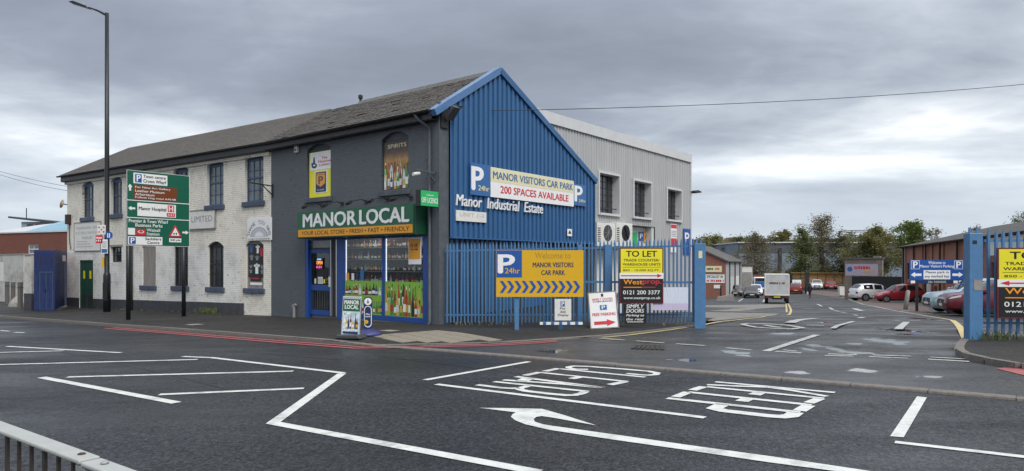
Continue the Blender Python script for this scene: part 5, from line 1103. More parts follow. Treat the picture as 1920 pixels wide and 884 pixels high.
# shop A-board and phone totem
s0_ = gp(657, 634, 0); k_ = s0_.y/FPX; sa = sign_at('shop_a_board', 'green MANOR LOCAL pavement board with bottle picture on a dark base', 'sign', s0_, R(-8)); w, h = 37*k_, 74*k_
MB().prism([(-.30, 0), (.34, 0), (.28, .09), (-.26, .09)], 'xz', -.25, .25).build('base', M['gutter_grey'], sa, bevel=.02)
pan = link('panel', None, sa); pan.rotation_euler = (R(-3), R(2), 0); pan.location = (0, 0, .05)
MB().box(-w/2, w/2, -.02, .02, 0, h).build('frame', M['alu'], pan, bevel=.015); y = -.024
MB().box(-w/2+.025, w/2-.025, y, -.0205, h*.62, h*.93).build('green_panel', M['sign_green'], pan); MB().box(-w/2+.025, w/2-.025, y, -.0205, .03, h*.62).build('picture', mat('ice', (.50, .62, .68), .4, var=.5, scale=14), pan); text('MANOR', -w*.38, w*.38, h*.80, h*.90, y-.003, SW, pan, .05); text('LOCAL', -w*.35, w*.37, h*.68, h*.78, y-.003, SW, pan, .05)
bottle_print(-w*.4, w*.4, h*.18, h*.60, y-.006, 7, random.Random(5), pan, rows=1, cols=(5, 3, 5, 2, 6, 8)); MB().box(-w*.4, w*.4, y-.003, y-.0005, h*.05, h*.11).build('dark_caption', M['sign_navy'], pan)
t0_ = gp(690, 629, 0); k_ = t0_.y/FPX; tp = sign_at('pavement_totem', 'navy blue rounded pavement totem on a round blue base beside the shop board', 'sign', t0_, R(10))
MB().lathe([(.34, 0), (.34, .05), (.2, .12), (.1, .16)], 20).build('base', mat('totem_base', (.035, .04, .16), .45), tp, smooth=True); zz = .14; hh = 62*k_; rw = 8.2*k_
out = [(rw*math.cos(a), zz+rw+rw*math.sin(a)) for a in [math.pi+math.pi*j/10 for j in range(11)]]+[(rw*math.cos(a), zz+hh-rw+rw*math.sin(a)) for a in [math.pi*j/10 for j in range(11)]]
MB().prism(out, 'xz', -.04, .04).build('body', SN, tp)
MB().disc((0, -.045, zz+hh-rw*1.1), rw*.82, 'y', .01, 20).build('white_disc', SW, tp); MB().disc((0, -.053, zz+hh-rw*1.25), rw*.3, 'y', .004).prism([(-rw*.12, zz+hh-rw*1.2), (rw*.1, zz+hh-rw*1.2), (rw*.08, zz+hh-rw*.6), (-rw*.08, zz+hh-rw*.6)], 'xz', -.056, -.0555).build('emblem', M['sign_grey_ink'], tp)
def capsule(r, z0, z1): return [(r*math.cos(a), z0+r+r*math.sin(a)) for a in [math.pi+math.pi*j/8 for j in range(9)]]+[(r*math.cos(a), z1-r+r*math.sin(a)) for a in [math.pi*j/8 for j in range(9)]]
MB().prism(capsule(rw*.85, zz+.06, zz+hh-rw*2.1), 'xz', -.048, -.0403).build('white_border', SW, tp); MB().prism(capsule(rw*.68, zz+.09, zz+hh-rw*2.25), 'xz', -.054, -.0483).build('blue_field', SN, tp)
text('Play\nhere', -rw*.5, rw*.5, zz+hh*.38, zz+hh*.5, -.057, SW, tp, .02); MB().disc((-.04, -.058, zz+hh*.24), .05, 'y', .006).build('gold_dot', M['sign_yellow'], tp)
# beer poster in the right pane
x, z = A.fac(779, 472, .02); bp_ = sign_at('beer_poster', 'orange beer poster in a white frame at the top of the right shop window', 'poster', A.w(x, .03, z-.38), A.rz); MB().box(-.28, .28, -.05, -.02, -.02, .80).build('frame', SW, bp_, bevel=.02); MB().box(-.25, .25, -.056, -.0503, .15, .76).build('sheet', M['sign_orange'], bp_); text('10 UK', -.16, .16, .50, .62, -.06, M['sign_black'], bp_, .02); smudge(-.16, .16, .42, .47, -.06, M['sign_black'], bp_)
# ---- direction sign
d0 = at(242, 600, 24.5); d0.z = G(d0.x, d0.y); d1 = at(346, 591, 26.1); d1.z = G(d1.x, d1.y); dv = (d1-d0); rz = math.atan2(dv.y, dv.x); Lp = Vector((dv.x, dv.y)).length
ds = sign_at('direction_sign', 'large green road direction sign on two black posts before the white building', 'sign', d0, rz)
zt_, zb_ = at(238, 318.5, 24.45).z-d0.z, at(238, 461, 24.45).z-d0.z; x0, x1 = -.09, Lp*1.135-.09; w, h = x1-x0, zt_-zb_
for xx in (0, Lp): MB().tube([(xx, .06, -.5), (xx, .06, zb_+1.0)], .075, 12).build('post', M['post_black'], ds, smooth=True)
b_ = MB().box(x0, x1, -.02, .0, zb_, zt_).build('board', M['road_green'], ds); y = -.024; X = lambda u: x0+w*u; Z = lambda v: zt_-h*v
MB().box(x0, x1, .0, .04, Z(.28), Z(.26)).box(x0, x1, 0, .04, Z(.75), Z(.73)).build('rail', M['galv'], ds)
e = .012
MB().box(x0, x1, y, -.0203, zt_-e, zt_).box(x0, x1, y, -.0203, zb_, zb_+e).box(x0, x0+e, y, -.0203, zb_+e, zt_-e).box(x1-e, x1, y, -.0203, zb_+e, zt_-e).box(x0+e, x1-e, y, -.0203, Z(.402), Z(.392)).box(x0+e, x1-e, y, -.0203, Z(.632), Z(.622)).build('border', SW, b_)
def panel(u0, u1, v0, v1, m): return MB().box(X(u0), X(u1), y-.002, -.0203, Z(v1), Z(v0)).build('panel', M[m], b_)
def tx(s, u0, u1, v0, v1, m, bold=.025): return text(s, X(u0), X(u1), Z(v1), Z(v0), y-.008, M[m], b_, bold)
panel(.10, .63, .03, .17, 'sign_white'); MB().box(X(.125), X(.225), y-.006, y-.0022, Z(.155), Z(.045)).build('parking_square', M['sign_blue'], b_); text('P', X(.15), X(.205), Z(.145), Z(.055), y-.01, SW, b_, .04); tx('Town centre', .25, .60, .045, .085, 'sign_black'); tx('Crown Wharf', .25, .61, .105, .15, 'sign_black')
panel(.10, .785, .19, .385, 'sign_brown')
for k, (s, q) in enumerate((('For New Art Gallery', .68), ('Leather Museum', .58), ('Arboretum', .42), ('Follow ring road A4148', .765))): tx(s, .125, q, .205+k*.045, .238+k*.045, 'sign_white', .02)
def arrow(u, v, ang):
    s = .075; pts = [(-.16*s*2, -1*s), (.16*s*2, -1*s), (.16*s*2, .2*s), (.6*s, -.1*s), (.6*s, .35*s), (0, 1*s), (-.6*s, .35*s), (-.6*s, -.1*s), (-.16*s*2, .2*s)]; pts = [(a*1.4, b*1.6) for a, b in pts]; c, sn = math.cos(ang), math.sin(ang)
    MB().prism([(X(u)+a*c-b*sn, Z(v)+a*sn+b*c) for a, b in pts], 'xz', y-.004, -.0203).build('arrow', SW, b_)
arrow(.05, .23, 0); arrow(.075, .505, math.pi/2); arrow(.93, .80, -math.pi/2)
panel(.16, .77, .425, .60, 'sign_white'); tx('Manor Hospital', .18, .61, .475, .535, 'sign_black'); MB().box(X(.635), X(.74), y-.006, y-.0022, Z(.525), Z(.435)).build('red_square', M['sign_red'], b_); text('H', X(.655), X(.72), Z(.515), Z(.445), y-.01, SW, b_, .04); MB().box(X(.62), X(.755), y-.006, y-.0022, Z(.59), Z(.54)).build('red_plate', M['sign_red'], b_); text('A & E', X(.635), X(.74), Z(.58), Z(.55), y-.01, SW, b_, .02)
tx('Premier & Town Wharf', .03, .64, .645, .69, 'sign_white'); tx('Business Parks', .13, .55, .70, .745, 'sign_white'); panel(.02, .125, .765, .855, 'sign_white'); MB().box(X(.145), X(.28), y-.006, -.0203, Z(.855), Z(.775)).build('red_plate', M['sign_red'], b_)
text('<->', X(.165), X(.26), Z(.835), Z(.79), y-.01, SW, b_, .02); tx('Walsall', .30, .51, .765, .805, 'sign_white'); tx('Station', .30, .50, .815, .855, 'sign_white')
panel(.02, .55, .875, .985, 'sign_white'); MB().box(X(.035), X(.135), y-.006, y-.0022, Z(.975), Z(.885)).build('parking_square', M['sign_blue'], b_); text('P', X(.06), X(.115), Z(.965), Z(.895), y-.01, SW, b_, .04); tx('Saddlers', .28, .53, .885, .92, 'sign_black'); tx('Centre', .31, .50, .935, .97, 'sign_black')
MB().prism([(X(.655), Z(.86)), (X(.865), Z(.86)), (X(.76), Z(.70))], 'xz', y-.004, -.0203).build('warning_triangle', M['sign_red'], b_); MB().prism([(X(.69), Z(.85)), (X(.83), Z(.85)), (X(.76), Z(.735))], 'xz', y-.009, y-.005).build('triangle_field', SW, b_); smudge(X(.72), X(.80), Z(.835), Z(.81), y-.012, M['sign_black'], b_); panel(.66, .86, .885, .94, 'sign_white'); tx('500 yds', .68, .84, .897, .928, 'sign_black')
# ---- lamp column
lp0 = gp(200.5, 585, 0); lp = sign_at('street_lamp', 'tall black street lamp column with slim LED head by the white wall', 'street lamp', lp0, 0); kl = lp0.y/FPX; ztop_ = at(200, 25, lp0.y).z-lp0.z
MB().lathe([(.15, -.3), (.15, 1.6), (.13, 1.7), (.105, 1.75), (.095, ztop_*.5), (.08, ztop_)], 14).build('column', M['post_black'], lp, smooth=True)
MB().tube([(0, 0, ztop_-.1), (-.35, -.05, ztop_+.08), (-.75, -.1, ztop_+.22)], [.06, .045, .03], 8).build('arm', M['post_black'], lp); MB().prism([(-.72, ztop_+.16), (-.78, ztop_+.24), (-1.35, ztop_+.46), (-1.56, ztop_+.42), (-1.4, ztop_+.37)], 'xz', -.28, .10).build('lamp_head', M['post_black'], lp, bevel=.02)
MB().lathe([(.05, 0), (.05, .07), (.02, .09)], 8, (-.95, -.1, ztop_+.32)).build('photocell', M['galv'], lp); MB().box(-.1, .1, -.158, -.14, .5, 1.3).build('access_door', M['post_black'], lp); MB().box(-.16, -.06, -.13, -.1, 2.0, 2.4).build('yellow_plate', M['sign_yellow'], lp)
def post_sign(label, px, py, w, h, m, disc=False):
    p = at(px, py, lp0.y-.2); t = sign_at('post_plate', label, 'sign', Vector((p.x, p.y, p.z-h/2)), 0); b = (MB().disc((0, 0, h/2), h/2, 'y', .02) if disc else MB().box(-w/2, w/2, -.012, .012, 0, h)).build('plate', M[m], t); MB().box(-.02, .12 if px < 200 else .02, .012, .06, h*.4, h*.6).build('clip', M['galv'], t); return t, b
t, b = post_sign('grey no-entry style plate with red dots on the lamp column', 190.5, 431, .36, .42, 'off_white')
for i in range(3):
    for j in range(3):
        if (i+j) % 2 == 0: MB().disc((-.1+i*.1, -.014, .11+j*.1), .035, 'y', .004, 10).build('dot', M['sign_red' if i == j else 'sign_black'], b)
t, b = post_sign('small red plate on the lamp column', 186, 449, .30, .36, 'sign_red'); smudge(-.12, .12, .20, .28, -.016, SW, b, 2); smudge(-.12, .12, .08, .16, -.016, SW, b, 3)
t, b = post_sign('round blue shared path sign on the lamp column', 204, 441.5, .34, .34, 'sign_blue', True); MB().box(-.06, -.02, -.014, -.0105, .06, .26).box(.02, .06, -.014, -.0105, .06, .26).build('symbol', SW, b)
t, b = post_sign('tall white parking notice on the lamp column', 196, 462.5, .28, .62, 'sign_white'); MB().box(-.12, .12, -.016, -.0125, .03, .2).build('picture', M['sign_blue_mid'], b)
for k in range(6): MB().box(-.1, .1, -.016, -.0125, .26+k*.05, .28+k*.05).build('printed_line', M['sign_grey_ink'], b)
p = at(207.5, 500, lp0.y+.3); 
# ---- guard rail by the camera
g0 = at(0, 797, 2.12); g1 = at(268, 897, 1.60); gd_ = (g1-g0); gd_.z = 0; ug = gd_.normalized(); zr = (g0.z+g1.z)/2; rzg = math.atan2(ug.y, ug.x)
grl = thing('guard_rail', 'grey pedestrian guard rail at the kerb in the bottom left corner', 'railing', (g0.x, g0.y, G(g0.x, g0.y)), rzg); zt_ = zr-G(g0.x, g0.y)
jx = (at(160, 872, 1.75)-g0).dot(ug)
jx = .62
r1 = MB().box(-2.2, jx-.004, -.026, .026, zt_-.012, zt_).build('top_rail', M['rail_top'], grl, bevel=.004); r2 = MB().box(jx+.004, jx+2.0, -.026, .026, zt_-.015, zt_-.003).build('top_rail', M['rail_top'], grl, bevel=.004)
for x in (jx-.06, jx+.07): MB().lathe([(.010, 0), (.010, .003), (.006, .005)], 12, (x, 0.004, zt_-.001)).build('bolt', M['rust' if x < jx else 'galv'], grl)
MB().box(-2.2, 2.4, -.02, .02, .1, .13).build('bottom_rail', M['rail_top'], grl); MB().box(jx-.025, jx+.025, -.025, .025, -.2, zt_-.016).build('post', M['galv'], grl)
x = jx-.105
bmesh_ = MB().box(-.0055, .0055, -.004, .004, .13, zt_-.013).mesh('bar', M['rail_bar']); bwide = MB().box(-.0085, .0085, -.004, .004, .13, zt_-.013).mesh('bar', M['rail_bar'])
for k in range(-4, 26):
    xx = jx-.1-k*.092 if k >= 0 else jx+.09-(k+1)*.1
    o = link('bar', bwide if k % 3 == 2 else bmesh_, grl); o.location = (xx, 0, 0)
# ---- overhead cable
def wire(label, pts, r=.012):
    mb = MB(); mb.tube(pts, r, 5); o = mb.build('overhead_cable', M['gutter_black']); return tag(o, label, 'cable')
pa = at(842, 209, 21.5); pb = at(2150, 134, 30); wire('thin overhead cable crossing the sky from the gable to the right edge', [pa.lerp(pb, k/24)-Vector((0, 0, .35*4*(k/24)*(1-k/24))) for k in range(25)])
pa = at(126, 358, 36.5); pb = at(-120, 280, 40); wire('upper thin cable leaving the left end of the white building', [pa.lerp(pb, k/12)-Vector((0, 0, .3*4*(k/12)*(1-k/12))) for k in range(13)], .01)
pa = at(126, 350, 36.5); pb = at(-120, 282, 40); wire('lower sagging cable leaving the left end of the white building', [pa.lerp(pb, k/12)-Vector((0, 0, .2*4*(k/12)*(1-k/12))) for k in range(13)], .01)
# ================================================================== VEHICLES AND PERSON
mat('tyre', (.012, .012, .012), .85); mat('rim', (.35, .36, .37), .35, .7); mat('car_pane', (.012, .014, .017), .05, spec=.9); mat('trim_black', (.015, .015, .016), .5)
mat('lamp_clear', (.6, .62, .64), .1, spec=.9); mat('lamp_red', (.35, .01, .012), .2); mat('plate_white', (.7, .7, .68), .4); mat('plate_yellow', (.7, .5, .03), .4)
def paint(n, c): return mat('paint_'+n, c, .28, .15, coat=.6)
PROF = {
 'hatch': [(0, .33, .50, 0, .74), (.02, .22, .62, 0, .88), (.09, .19, .72, 0, .96), (.20, .18, .80, 0, 1), (.27, .18, .88, .90, 1), (.44, .18, .93, 1.40, 1), (.62, .18, .96, 1.5, 1), (.84, .19, 1.0, 1.44, .98), (.965, .24, 1.0, 1.04, .94), (.99, .28, .82, 0, .9), (1, .36, .55, 0, .84)],
 'saloon': [(0, .33, .50, 0, .74), (.015, .22, .62, 0, .88), (.07, .19, .70, 0, .96), (.2, .18, .80, 0, 1), (.28, .18, .88, .90, 1), (.42, .18, .91, 1.38, 1), (.56, .18, .93, 1.45, 1), (.72, .19, .95, 1.38, .98), (.86, .22, .97, .99, .95), (.985, .28, .92, 0, .9), (1, .36, .6, 0, .84)],
 'suv': [(0, .36, .62, 0, .76), (.015, .26, .80, 0, .90), (.06, .23, .92, 0, .97), (.2, .22, 1.0, 0, 1), (.27, .22, 1.06, 1.08, 1), (.42, .22, 1.08, 1.56, 1), (.62, .22, 1.1, 1.65, 1), (.86, .24, 1.14, 1.58, .98), (.965, .3, 1.12, 1.16, .95), (.99, .32, .9, 0, .9), (1, .4, .6, 0, .85)]}
NW = {'hatch': .29, 'saloon': .31, 'suv': .355}
def car(label, kind, L, Wd, pm, loc, rz, group=None, rear_plate=True):
    t = thing('car', label, 'car', loc, rz, group); hw = Wd/2; st = PROF[kind]; secs = []
    for u, zl, zb, zr, wf in st:
        x = L/2-u*L; w = hw*wf; c = zr > 0
        half = [(0, zl), (w*.80, zl), (w*.97, zl+.13), (w, (zl+zb)/2+.06), (w*.955, zb)] + ([(w*.74, zr), (0, zr+.05)] if c and zr-zb > .1 else [(w*.78, max(zb, zr)+.03), (0, max(zb, zr)+.055)])
        secs.append([(x, y, z) for y, z in half] + [(x, -y, z) for y, z in half[-2:0:-1]])
    n = len(secs[0]); vs = [p for s in secs for p in s]; fs = [(i*n+j, i*n+(j+1) % n, (i+1)*n+(j+1) % n, (i+1)*n+j) for i in range(len(secs)-1) for j in range(n)] + [tuple(range(n-1, -1, -1)), tuple((len(secs)-1)*n+j for j in range(n))]
    MB().add(vs, fs).build('body', pm, t, smooth=True, bevel=.02)
    def pane(name, q, k=.86, out=.012, m=M['car_pane']):
        q = [Vector(p) for p in q]; c = sum(q, Vector())/4; nr = (q[2]-q[0]).cross(q[3]-q[1]).normalized()
        if nr.dot(c-Vector((0, 0, .7))) < 0: nr = -nr
        qq = [c+(p-c)*k+nr*out for p in q]; MB().add(qq, [(0, 1, 2, 3)]).build(name, m, t)
    S = secs; a = 4
    for sg in (0, 1):
        j4, j5 = (4, 5) if sg == 0 else (8, 7)
        for i in (4, 5, 6, 7):
            if i == 7 and kind == 'saloon': pass
            q = [S[i][j4], S[i+1][j4], S[i+1][j5], S[i][j5]]; pane('side_window', q, .84 if i in (5, 6) else .7)
    def curved(name, i, j, k):
        q = [Vector(S[i][5]), Vector(S[i][6]), Vector(S[i][7]), Vector(S[j][7]), Vector(S[j][6]), Vector(S[j][5])]; c = sum(q, Vector())/6; nr = (q[2]-q[0]).cross(q[5]-q[0]).normalized()
        if nr.z < 0: nr = -nr
        q = [c+(p-c)*k+nr*.014 for p in q]; MB().add(q, [(0, 1, 4, 5), (1, 2, 3, 4)]).build(name, M['car_pane'], t, smooth=True)
    curved('windscreen', 4, 5, .92); curved('rear_window', 7, 8, .86)
    r = NW[kind]; wx = (L/2-.20*L-.02, -L/2+.185*L)
    for x in wx:
        for sg in (-1, 1):
            w = link('wheel', None, t); w.location = (x, sg*(hw-.10), r); MB().disc((0, sg*.055, .02), r*1.13, 'y', .1, 18).build('arch', M['trim_black'], w)
            MB().disc((0, sg*.02, 0), r, 'y', .2, 20).build('tyre', M['tyre'], w, bevel=.02); MB().disc((0, sg*.122, 0), r*.66, 'y', .008, 16).build('rim', M['rim'], w)
            for k in range(5): an = k*1.2566; MB().bar((math.cos(an+.63)*r*.2, sg*.128, math.sin(an+.63)*r*.2), (math.cos(an+.63)*r*.58, sg*.128, math.sin(an+.63)*r*.58), .05, .012).build('spoke_gap', M['trim_black'], w)
    H0 = st[2][2]
    for sg in (-1, 1):
        MB().prism([(L/2-.04*L, H0-.08), (L/2-.125*L, H0+.02), (L/2-.12*L, H0-.07), (L/2-.025*L, H0-.17)], 'xz', sg*hw*.70, sg*hw*.955).build('headlight', M['lamp_clear'], t); zt = st[-2][2]
        MB().box(-L/2+.002, -L/2+.09, sg*hw*.62, sg*hw*.93, zt-.16, zt+.02).build('tail_light', M['lamp_red'], t); MB().box(L/2-.29*L, L/2-.33*L, sg*hw*.98, sg*(hw+.14), st[4][2]+.0, st[4][2]+.13).build('mirror', pm, t, bevel=.02)
        MB().box(L/2-.5*L-.01, L/2-.5*L+.01, sg*hw*1.0, sg*(hw+.006), st[5][1]+.1, st[5][2]-.06).build('door_gap', M['trim_black'], t); MB().box(L/2-.565*L, L/2-.52*L, sg*hw*1.0, sg*(hw+.02), st[5][2]-.14, st[5][2]-.11).build('door_handle', pm, t)
    for sg in (-1, 1): MB().box(wx[1]+.42, wx[0]-.42, sg*(hw*.93), sg*(hw+.012), st[5][1]-.02, st[5][1]+.14).build('sill_trim', M['trim_black'], t, bevel=.01)
    zf = st[1][2]; MB().prism([(-hw*.62, zf-.30), (hw*.62, zf-.30), (hw*.5, zf-.08), (-hw*.5, zf-.08)], 'yz', L/2-.03*L, L/2+.004).build('upper_grille', M['trim_black'], t); MB().disc((L/2+.01, 0, zf-.19), .07, 'x', .01, 12).build('badge', M['rim'], t)
    MB().box(L/2-.012, L/2+.012, -hw*.60, hw*.60, st[0][1]-.01, st[0][1]+.09).build('grille', M['trim_black'], t); MB().box(L/2+.012, L/2+.02, -.26, .26, st[0][1]+.06, st[0][1]+.17).build('number_plate', M['plate_white'], t)
    MB().box(-L/2-.012, -L/2-.001, -.26, .26, st[-1][1]+.1, st[-1][1]+.21).build('number_plate', M['plate_yellow'], t)
    return t
def place(px, py, L, rz, frac=.5):
    """ground point under the nearest end / wheel, then back to the middle of the vehicle"""
    p = gp(px, py); d = Vector((math.cos(rz), math.sin(rz), 0)); q = p - d*(L*frac); q.z = G(q.x, q.y)+ROAD+.01; return q
rz = R(-107); car('black saloon facing the camera beside the box truck', 'saloon', 4.5, 1.8, paint('black', (.010, .011, .014)), place(1410, 559.5, 4.5, rz), rz)
rz = R(-106); car('dark brown saloon parked left of the black saloon', 'saloon', 4.5, 1.8, paint('brown', (.05, .035, .032)), place(1379, 556, 4.5, rz), rz)
rz = R(-108); car('white car mostly hidden between the black saloon and the box truck', 'hatch', 4.1, 1.75, paint('white', (.72, .73, .74)), place(1431, 556, 4.1, rz)+Vector((0, 2.5, -.05)), rz)
rz = R(74); car('white hatchback seen from behind by the red brick unit', 'hatch', 4.0, 1.75, paint('white', (.72, .73, .74)), place(1338, 551.5, 4.0, rz, -.5), rz)
rz = R(68); car('dark red hatchback seen from behind right of the box truck', 'hatch', 4.0, 1.75, paint('dark_red', (.20, .012, .02)), place(1492, 551.5, 4.0, rz, -.5), rz)
rz = R(-112); car('white SUV facing the camera by the timber fence', 'suv', 4.5, 1.85, paint('white', (.72, .73, .74)), place(1532, 543.5, 4.5, rz), rz)
rz = R(-111); car('bright red car facing the camera by the timber fence', 'saloon', 4.3, 1.8, paint('bright_red', (.45, .02, .025)), place(1559, 543, 4.3, rz), rz)
def by_depth(px, depth, rz, L, frac):
    x = (px-CXP)/FPX*depth; d = Vector((math.cos(rz), math.sin(rz), 0)); q = Vector((x, depth, 0))-d*(L*frac); q.z = G(q.x, q.y)+ROAD+.01; return q
rz = R(3); car('white SUV parked behind the red hatchback, rear towards the bin', 'suv', 4.4, 1.82, paint('white', (.72, .73, .74)), by_depth(1598, 66, rz, 4.4, -.5), rz)
rz = R(167); car('small red hatchback parked sideways beside the leaning bollard', 'hatch', 3.75, 1.65, paint('red', (.33, .015, .03)), by_depth(1638, 58, rz, 3.75, .5), rz)
rz = R(166); car('pale blue car nose-out beside the red SUV', 'suv', 4.3, 1.8, paint('pale_blue', (.34, .47, .52)), by_depth(1737, 33.5, rz, 4.3, .5), rz)
rz = R(160); car('dark red SUV half hidden behind the right gate post', 'suv', 4.7, 1.9, paint('wine', (.13, .012, .022)), by_depth(1764, 30.5, rz, 4.7, .5), rz)
# box truck, seen from behind
rz = R(70); q = place(1457, 569.5, 6.2, rz, -.5); tk = thing('box_truck', 'grey-white box truck seen from behind in the middle of the yard', 'truck', q, rz); L, hw = 6.2, 1.0
wsh = mat('truck_white', (.55, .56, .56), .5, var=.15, scale=2, dirt=.5, dcol=(.25, .24, .22))
MB().box(-L/2, L/2-1.9, -hw, hw, .78, 2.62).build('box_body', wsh, tk, bevel=.02)
fr = MB().box(-L/2-.05, -L/2-.001, -hw, -hw+.09, .78, 2.62).box(-L/2-.05, -L/2-.001, hw-.09, hw, .78, 2.62).box(-L/2-.05, -L/2-.001, -hw+.09, hw-.09, 2.52, 2.62).box(-L/2-.05, -L/2-.001, -hw+.09, hw-.09, .78, .92).build('rear_frame', M['off_white'], tk)
sht = MB().box(-L/2-.03, -L/2-.001, -hw+.09, hw-.09, .92, 2.52).build('shutter', wsh, tk)
for k in range(10): MB().box(-L/2-.036, -L/2-.0305, -hw+.09, hw-.09, .96+k*.156, .97+k*.156).build('shutter_slat', M['galv'], sht)
lt = smudge(-.62, .62, 1.76, 1.95, 0, mat('faded_red', (.16, .05, .04), .6), tk, 5); lt.rotation_euler = (0, 0, R(-90)); lt.location = (-L/2-.042, 0, 0)
MB().box(-L/2-.04, -L/2, -hw*.95, hw*.95, .55, .74).build('bumper', M['trim_black'], tk); MB().box(-L/2+.2, L/2-.4, -.4, .4, .45, .77).build('chassis', M['trim_black'], tk)
MB().prism([(L/2-1.85, .45), (L/2, .45), (L/2, 1.1), (L/2-.55, 1.25), (L/2-1.0, 2.0), (L/2-1.85, 2.05)], 'xz', -.95, .95).build('cab', wsh, tk, bevel=.05)
for x in (-L/2+1.2, L/2-.9):
    for sg in (-1, 1):
        w = link('wheel', None, tk); w.location = (x, sg*(hw-.16), .36); MB().disc((0, 0, 0), .36, 'y', .26, 20).build('tyre', M['tyre'], w, bevel=.02); MB().disc((0, sg*.134, 0), .2, 'y', .01, 14).build('rim', M['rim'], w)
for sg in (-1, 1): MB().box(-L/2-.055, -L/2-.041, sg*.62, sg*.9, .60, .70).build('tail_light', M['lamp_red'], tk)
MB().box(-L/2-.055, -L/2-.041, -.26, .26, .6, .71).build('number_plate', M['plate_yellow'], tk)
# person walking away
pp = gp(1518.5, 559); pe = thing('person', 'person in dark coat and trousers walking away across the yard with a pale bag', 'person', pp, R(8)); 
def person():
    J = [((0, 0, .94), .135), ((0, .0, 1.12), .145), ((0, -.01, 1.34), .165), ((0, -.0, 1.47), .10), ((0, .015, 1.55), .055), ((0, .03, 1.64), .088), ((0, .03, 1.74), .075),
         ((.19, 0, 1.41), .07), ((.25, -.03, 1.15), .055), ((.25, .06, .92), .045), ((.25, .09, .84), .04), ((-.19, 0, 1.41), .07), ((-.25, .04, 1.15), .055), ((-.26, .02, .92), .045), ((-.26, .02, .83), .04),
         ((.09, .0, .86), .10), ((.10, .12, .48), .068), ((.10, .10, .09), .048), ((.10, .24, .045), .04), ((-.09, 0, .86), .10), ((-.10, -.02, .48), .068), ((-.10, -.20, .12), .048), ((-.10, -.08, .045), .04)]
    E = [(0, 1), (1, 2), (2, 3), (3, 4), (4, 5), (5, 6), (2, 7), (7, 8), (8, 9), (9, 10), (2, 11), (11, 12), (12, 13), (13, 14), (0, 15), (15, 16), (16, 17), (17, 18), (0, 19), (19, 20), (20, 21), (21, 22)]
    me = bpy.data.meshes.new('body'); me.from_pydata([p for p, _ in J], E, []); o = link('body', me, pe)
    md = o.modifiers.new('skin', 'SKIN'); md.use_smooth_shade = True
    for v, (_, r) in zip(me.skin_vertices[0].data, J): v.radius = (r, r*.85); v.use_root = False
    me.skin_vertices[0].data[0].use_root = True
    sb = o.modifiers.new('sub', 'SUBSURF'); sb.levels = 1; sb.render_levels = 2
    me.materials.append(mat('dark_cloth', (.012, .013, .016), .9)); return o
person()
skin = mat('skin', (.36, .22, .16), .6); hairm = mat('hair', (.03, .024, .02), .8)
MB().lathe([(.02, -.1), (.075, -.06), (.088, .02), (.07, .09), (.02, .115)], 12, (0, .03, 1.68)).build('hair', hairm, pe, smooth=True); MB().lathe([(.03, -.12), (.065, -.09), (.075, -.03), (.06, .03)], 12, (0, .055, 1.68)).build('face', skin, pe, smooth=True)
MB().box(-.02, .02, .115, .15, 1.63, 1.67).build('nose', skin, pe)
for sg in (-1, 1):
    hx = .25*sg
    MB().box(hx-.02, hx+.02, .03, .10, .76, .84).build('palm', skin, pe, bevel=.008)
    for k in range(4): MB().tube([(hx, .04+k*.018, .77), (hx, .045+k*.018, .72), (hx-.02*sg, .045+k*.018, .69+.004*abs(k-1))], .009, 6).build('finger', skin, pe)
    MB().tube([(hx, .1, .82), (hx-.01*sg, .125, .78), (hx-.02*sg, .125, .75)], .01, 6).build('thumb', skin, pe)
MB().prism([(-.24, .78), (-.10, .78), (.0, .0), (-.34, .0)], 'xz', -.05, .05).build('coat_hem', mat('dark_cloth', (.012, .013, .016), .9), pe) if False else None
hb = thing('carrier_bag', 'pale carrier bag in the left hand of the walking person', 'bag', pp+Vector((-.27, .06, .40)), R(8)); MB().prism([(-.10, 0), (.10, 0), (.12, .22), (.03, .36), (-.03, .36), (-.12, .22)], 'yz', -.05, .05).build('bag', M['off_white'], hb, bevel=.02)
# ================================================================== YARD AND BACKGROUND
def gz(x, y): return G(x, y)+ROAD
# ---- yard sign and bollard
q = gp(1720, 584); k_ = q.y/FPX; yv = thing('yard_sign', 'blue Welcome to Manor Visitors Parking sign on a dark post in the yard', 'sign', q, 0); X = lambda px: (px-1720)*k_; Z = lambda py: CAM_H-(py-HYP)*k_-q.z
MB().box(-.05, .05, .0, .1, -.2, Z(500)).build('post', M['trim_black'], yv); b_ = MB().box(X(1705), X(1808), -.03, -.002, Z(525), Z(487.5)).build('board', M['sign_blue'], yv); MB().box(X(1705), X(1808), -.03, -.002, Z(532.5), Z(525.3)).build('lower_board', M['sign_navy'], yv); y = -.034
text('Welcome to', X(1740), X(1772), Z(495.5), Z(490), y, SW, b_, .02); text('Manor Visitors Parking', X(1724), X(1788), Z(503.5), Z(497), y, SW, b_, .02); MB().box(X(1731), X(1781), y, -.0303, Z(524), Z(507)).build('white_panel', SW, b_); text('Please park in', X(1735), X(1778), Z(514), Z(508.5), y-.004, SN, b_, .02); text('any marked bay', X(1733), X(1779), Z(522), Z(516), y-.004, SN, b_, .02)
for a in (1707.5, 1788.5): MB().box(X(a), X(a+16), y, -.0303, Z(505), Z(488.8)).build('p_square', SW, b_); MB().box(X(a+.8), X(a+15.2), y-.004, y-.0005, Z(504.2), Z(489.6)).build('p_field', M['sign_blue'], b_); text('P', X(a+4), X(a+12), Z(503), Z(490.8), y-.008, SW, b_, .05)
for sg, xc in ((-1, 1718), (1, 1794)): MB().prism([(X(xc+sg*11), Z(515.5)), (X(xc+sg*3), Z(520.5)), (X(xc+sg*3), Z(517.8)), (X(xc-sg*9), Z(517.8)), (X(xc-sg*9), Z(513.2)), (X(xc+sg*3), Z(513.2)), (X(xc+sg*3), Z(510.5))], 'xz', y, -.0303).build('arrow', SW, b_)
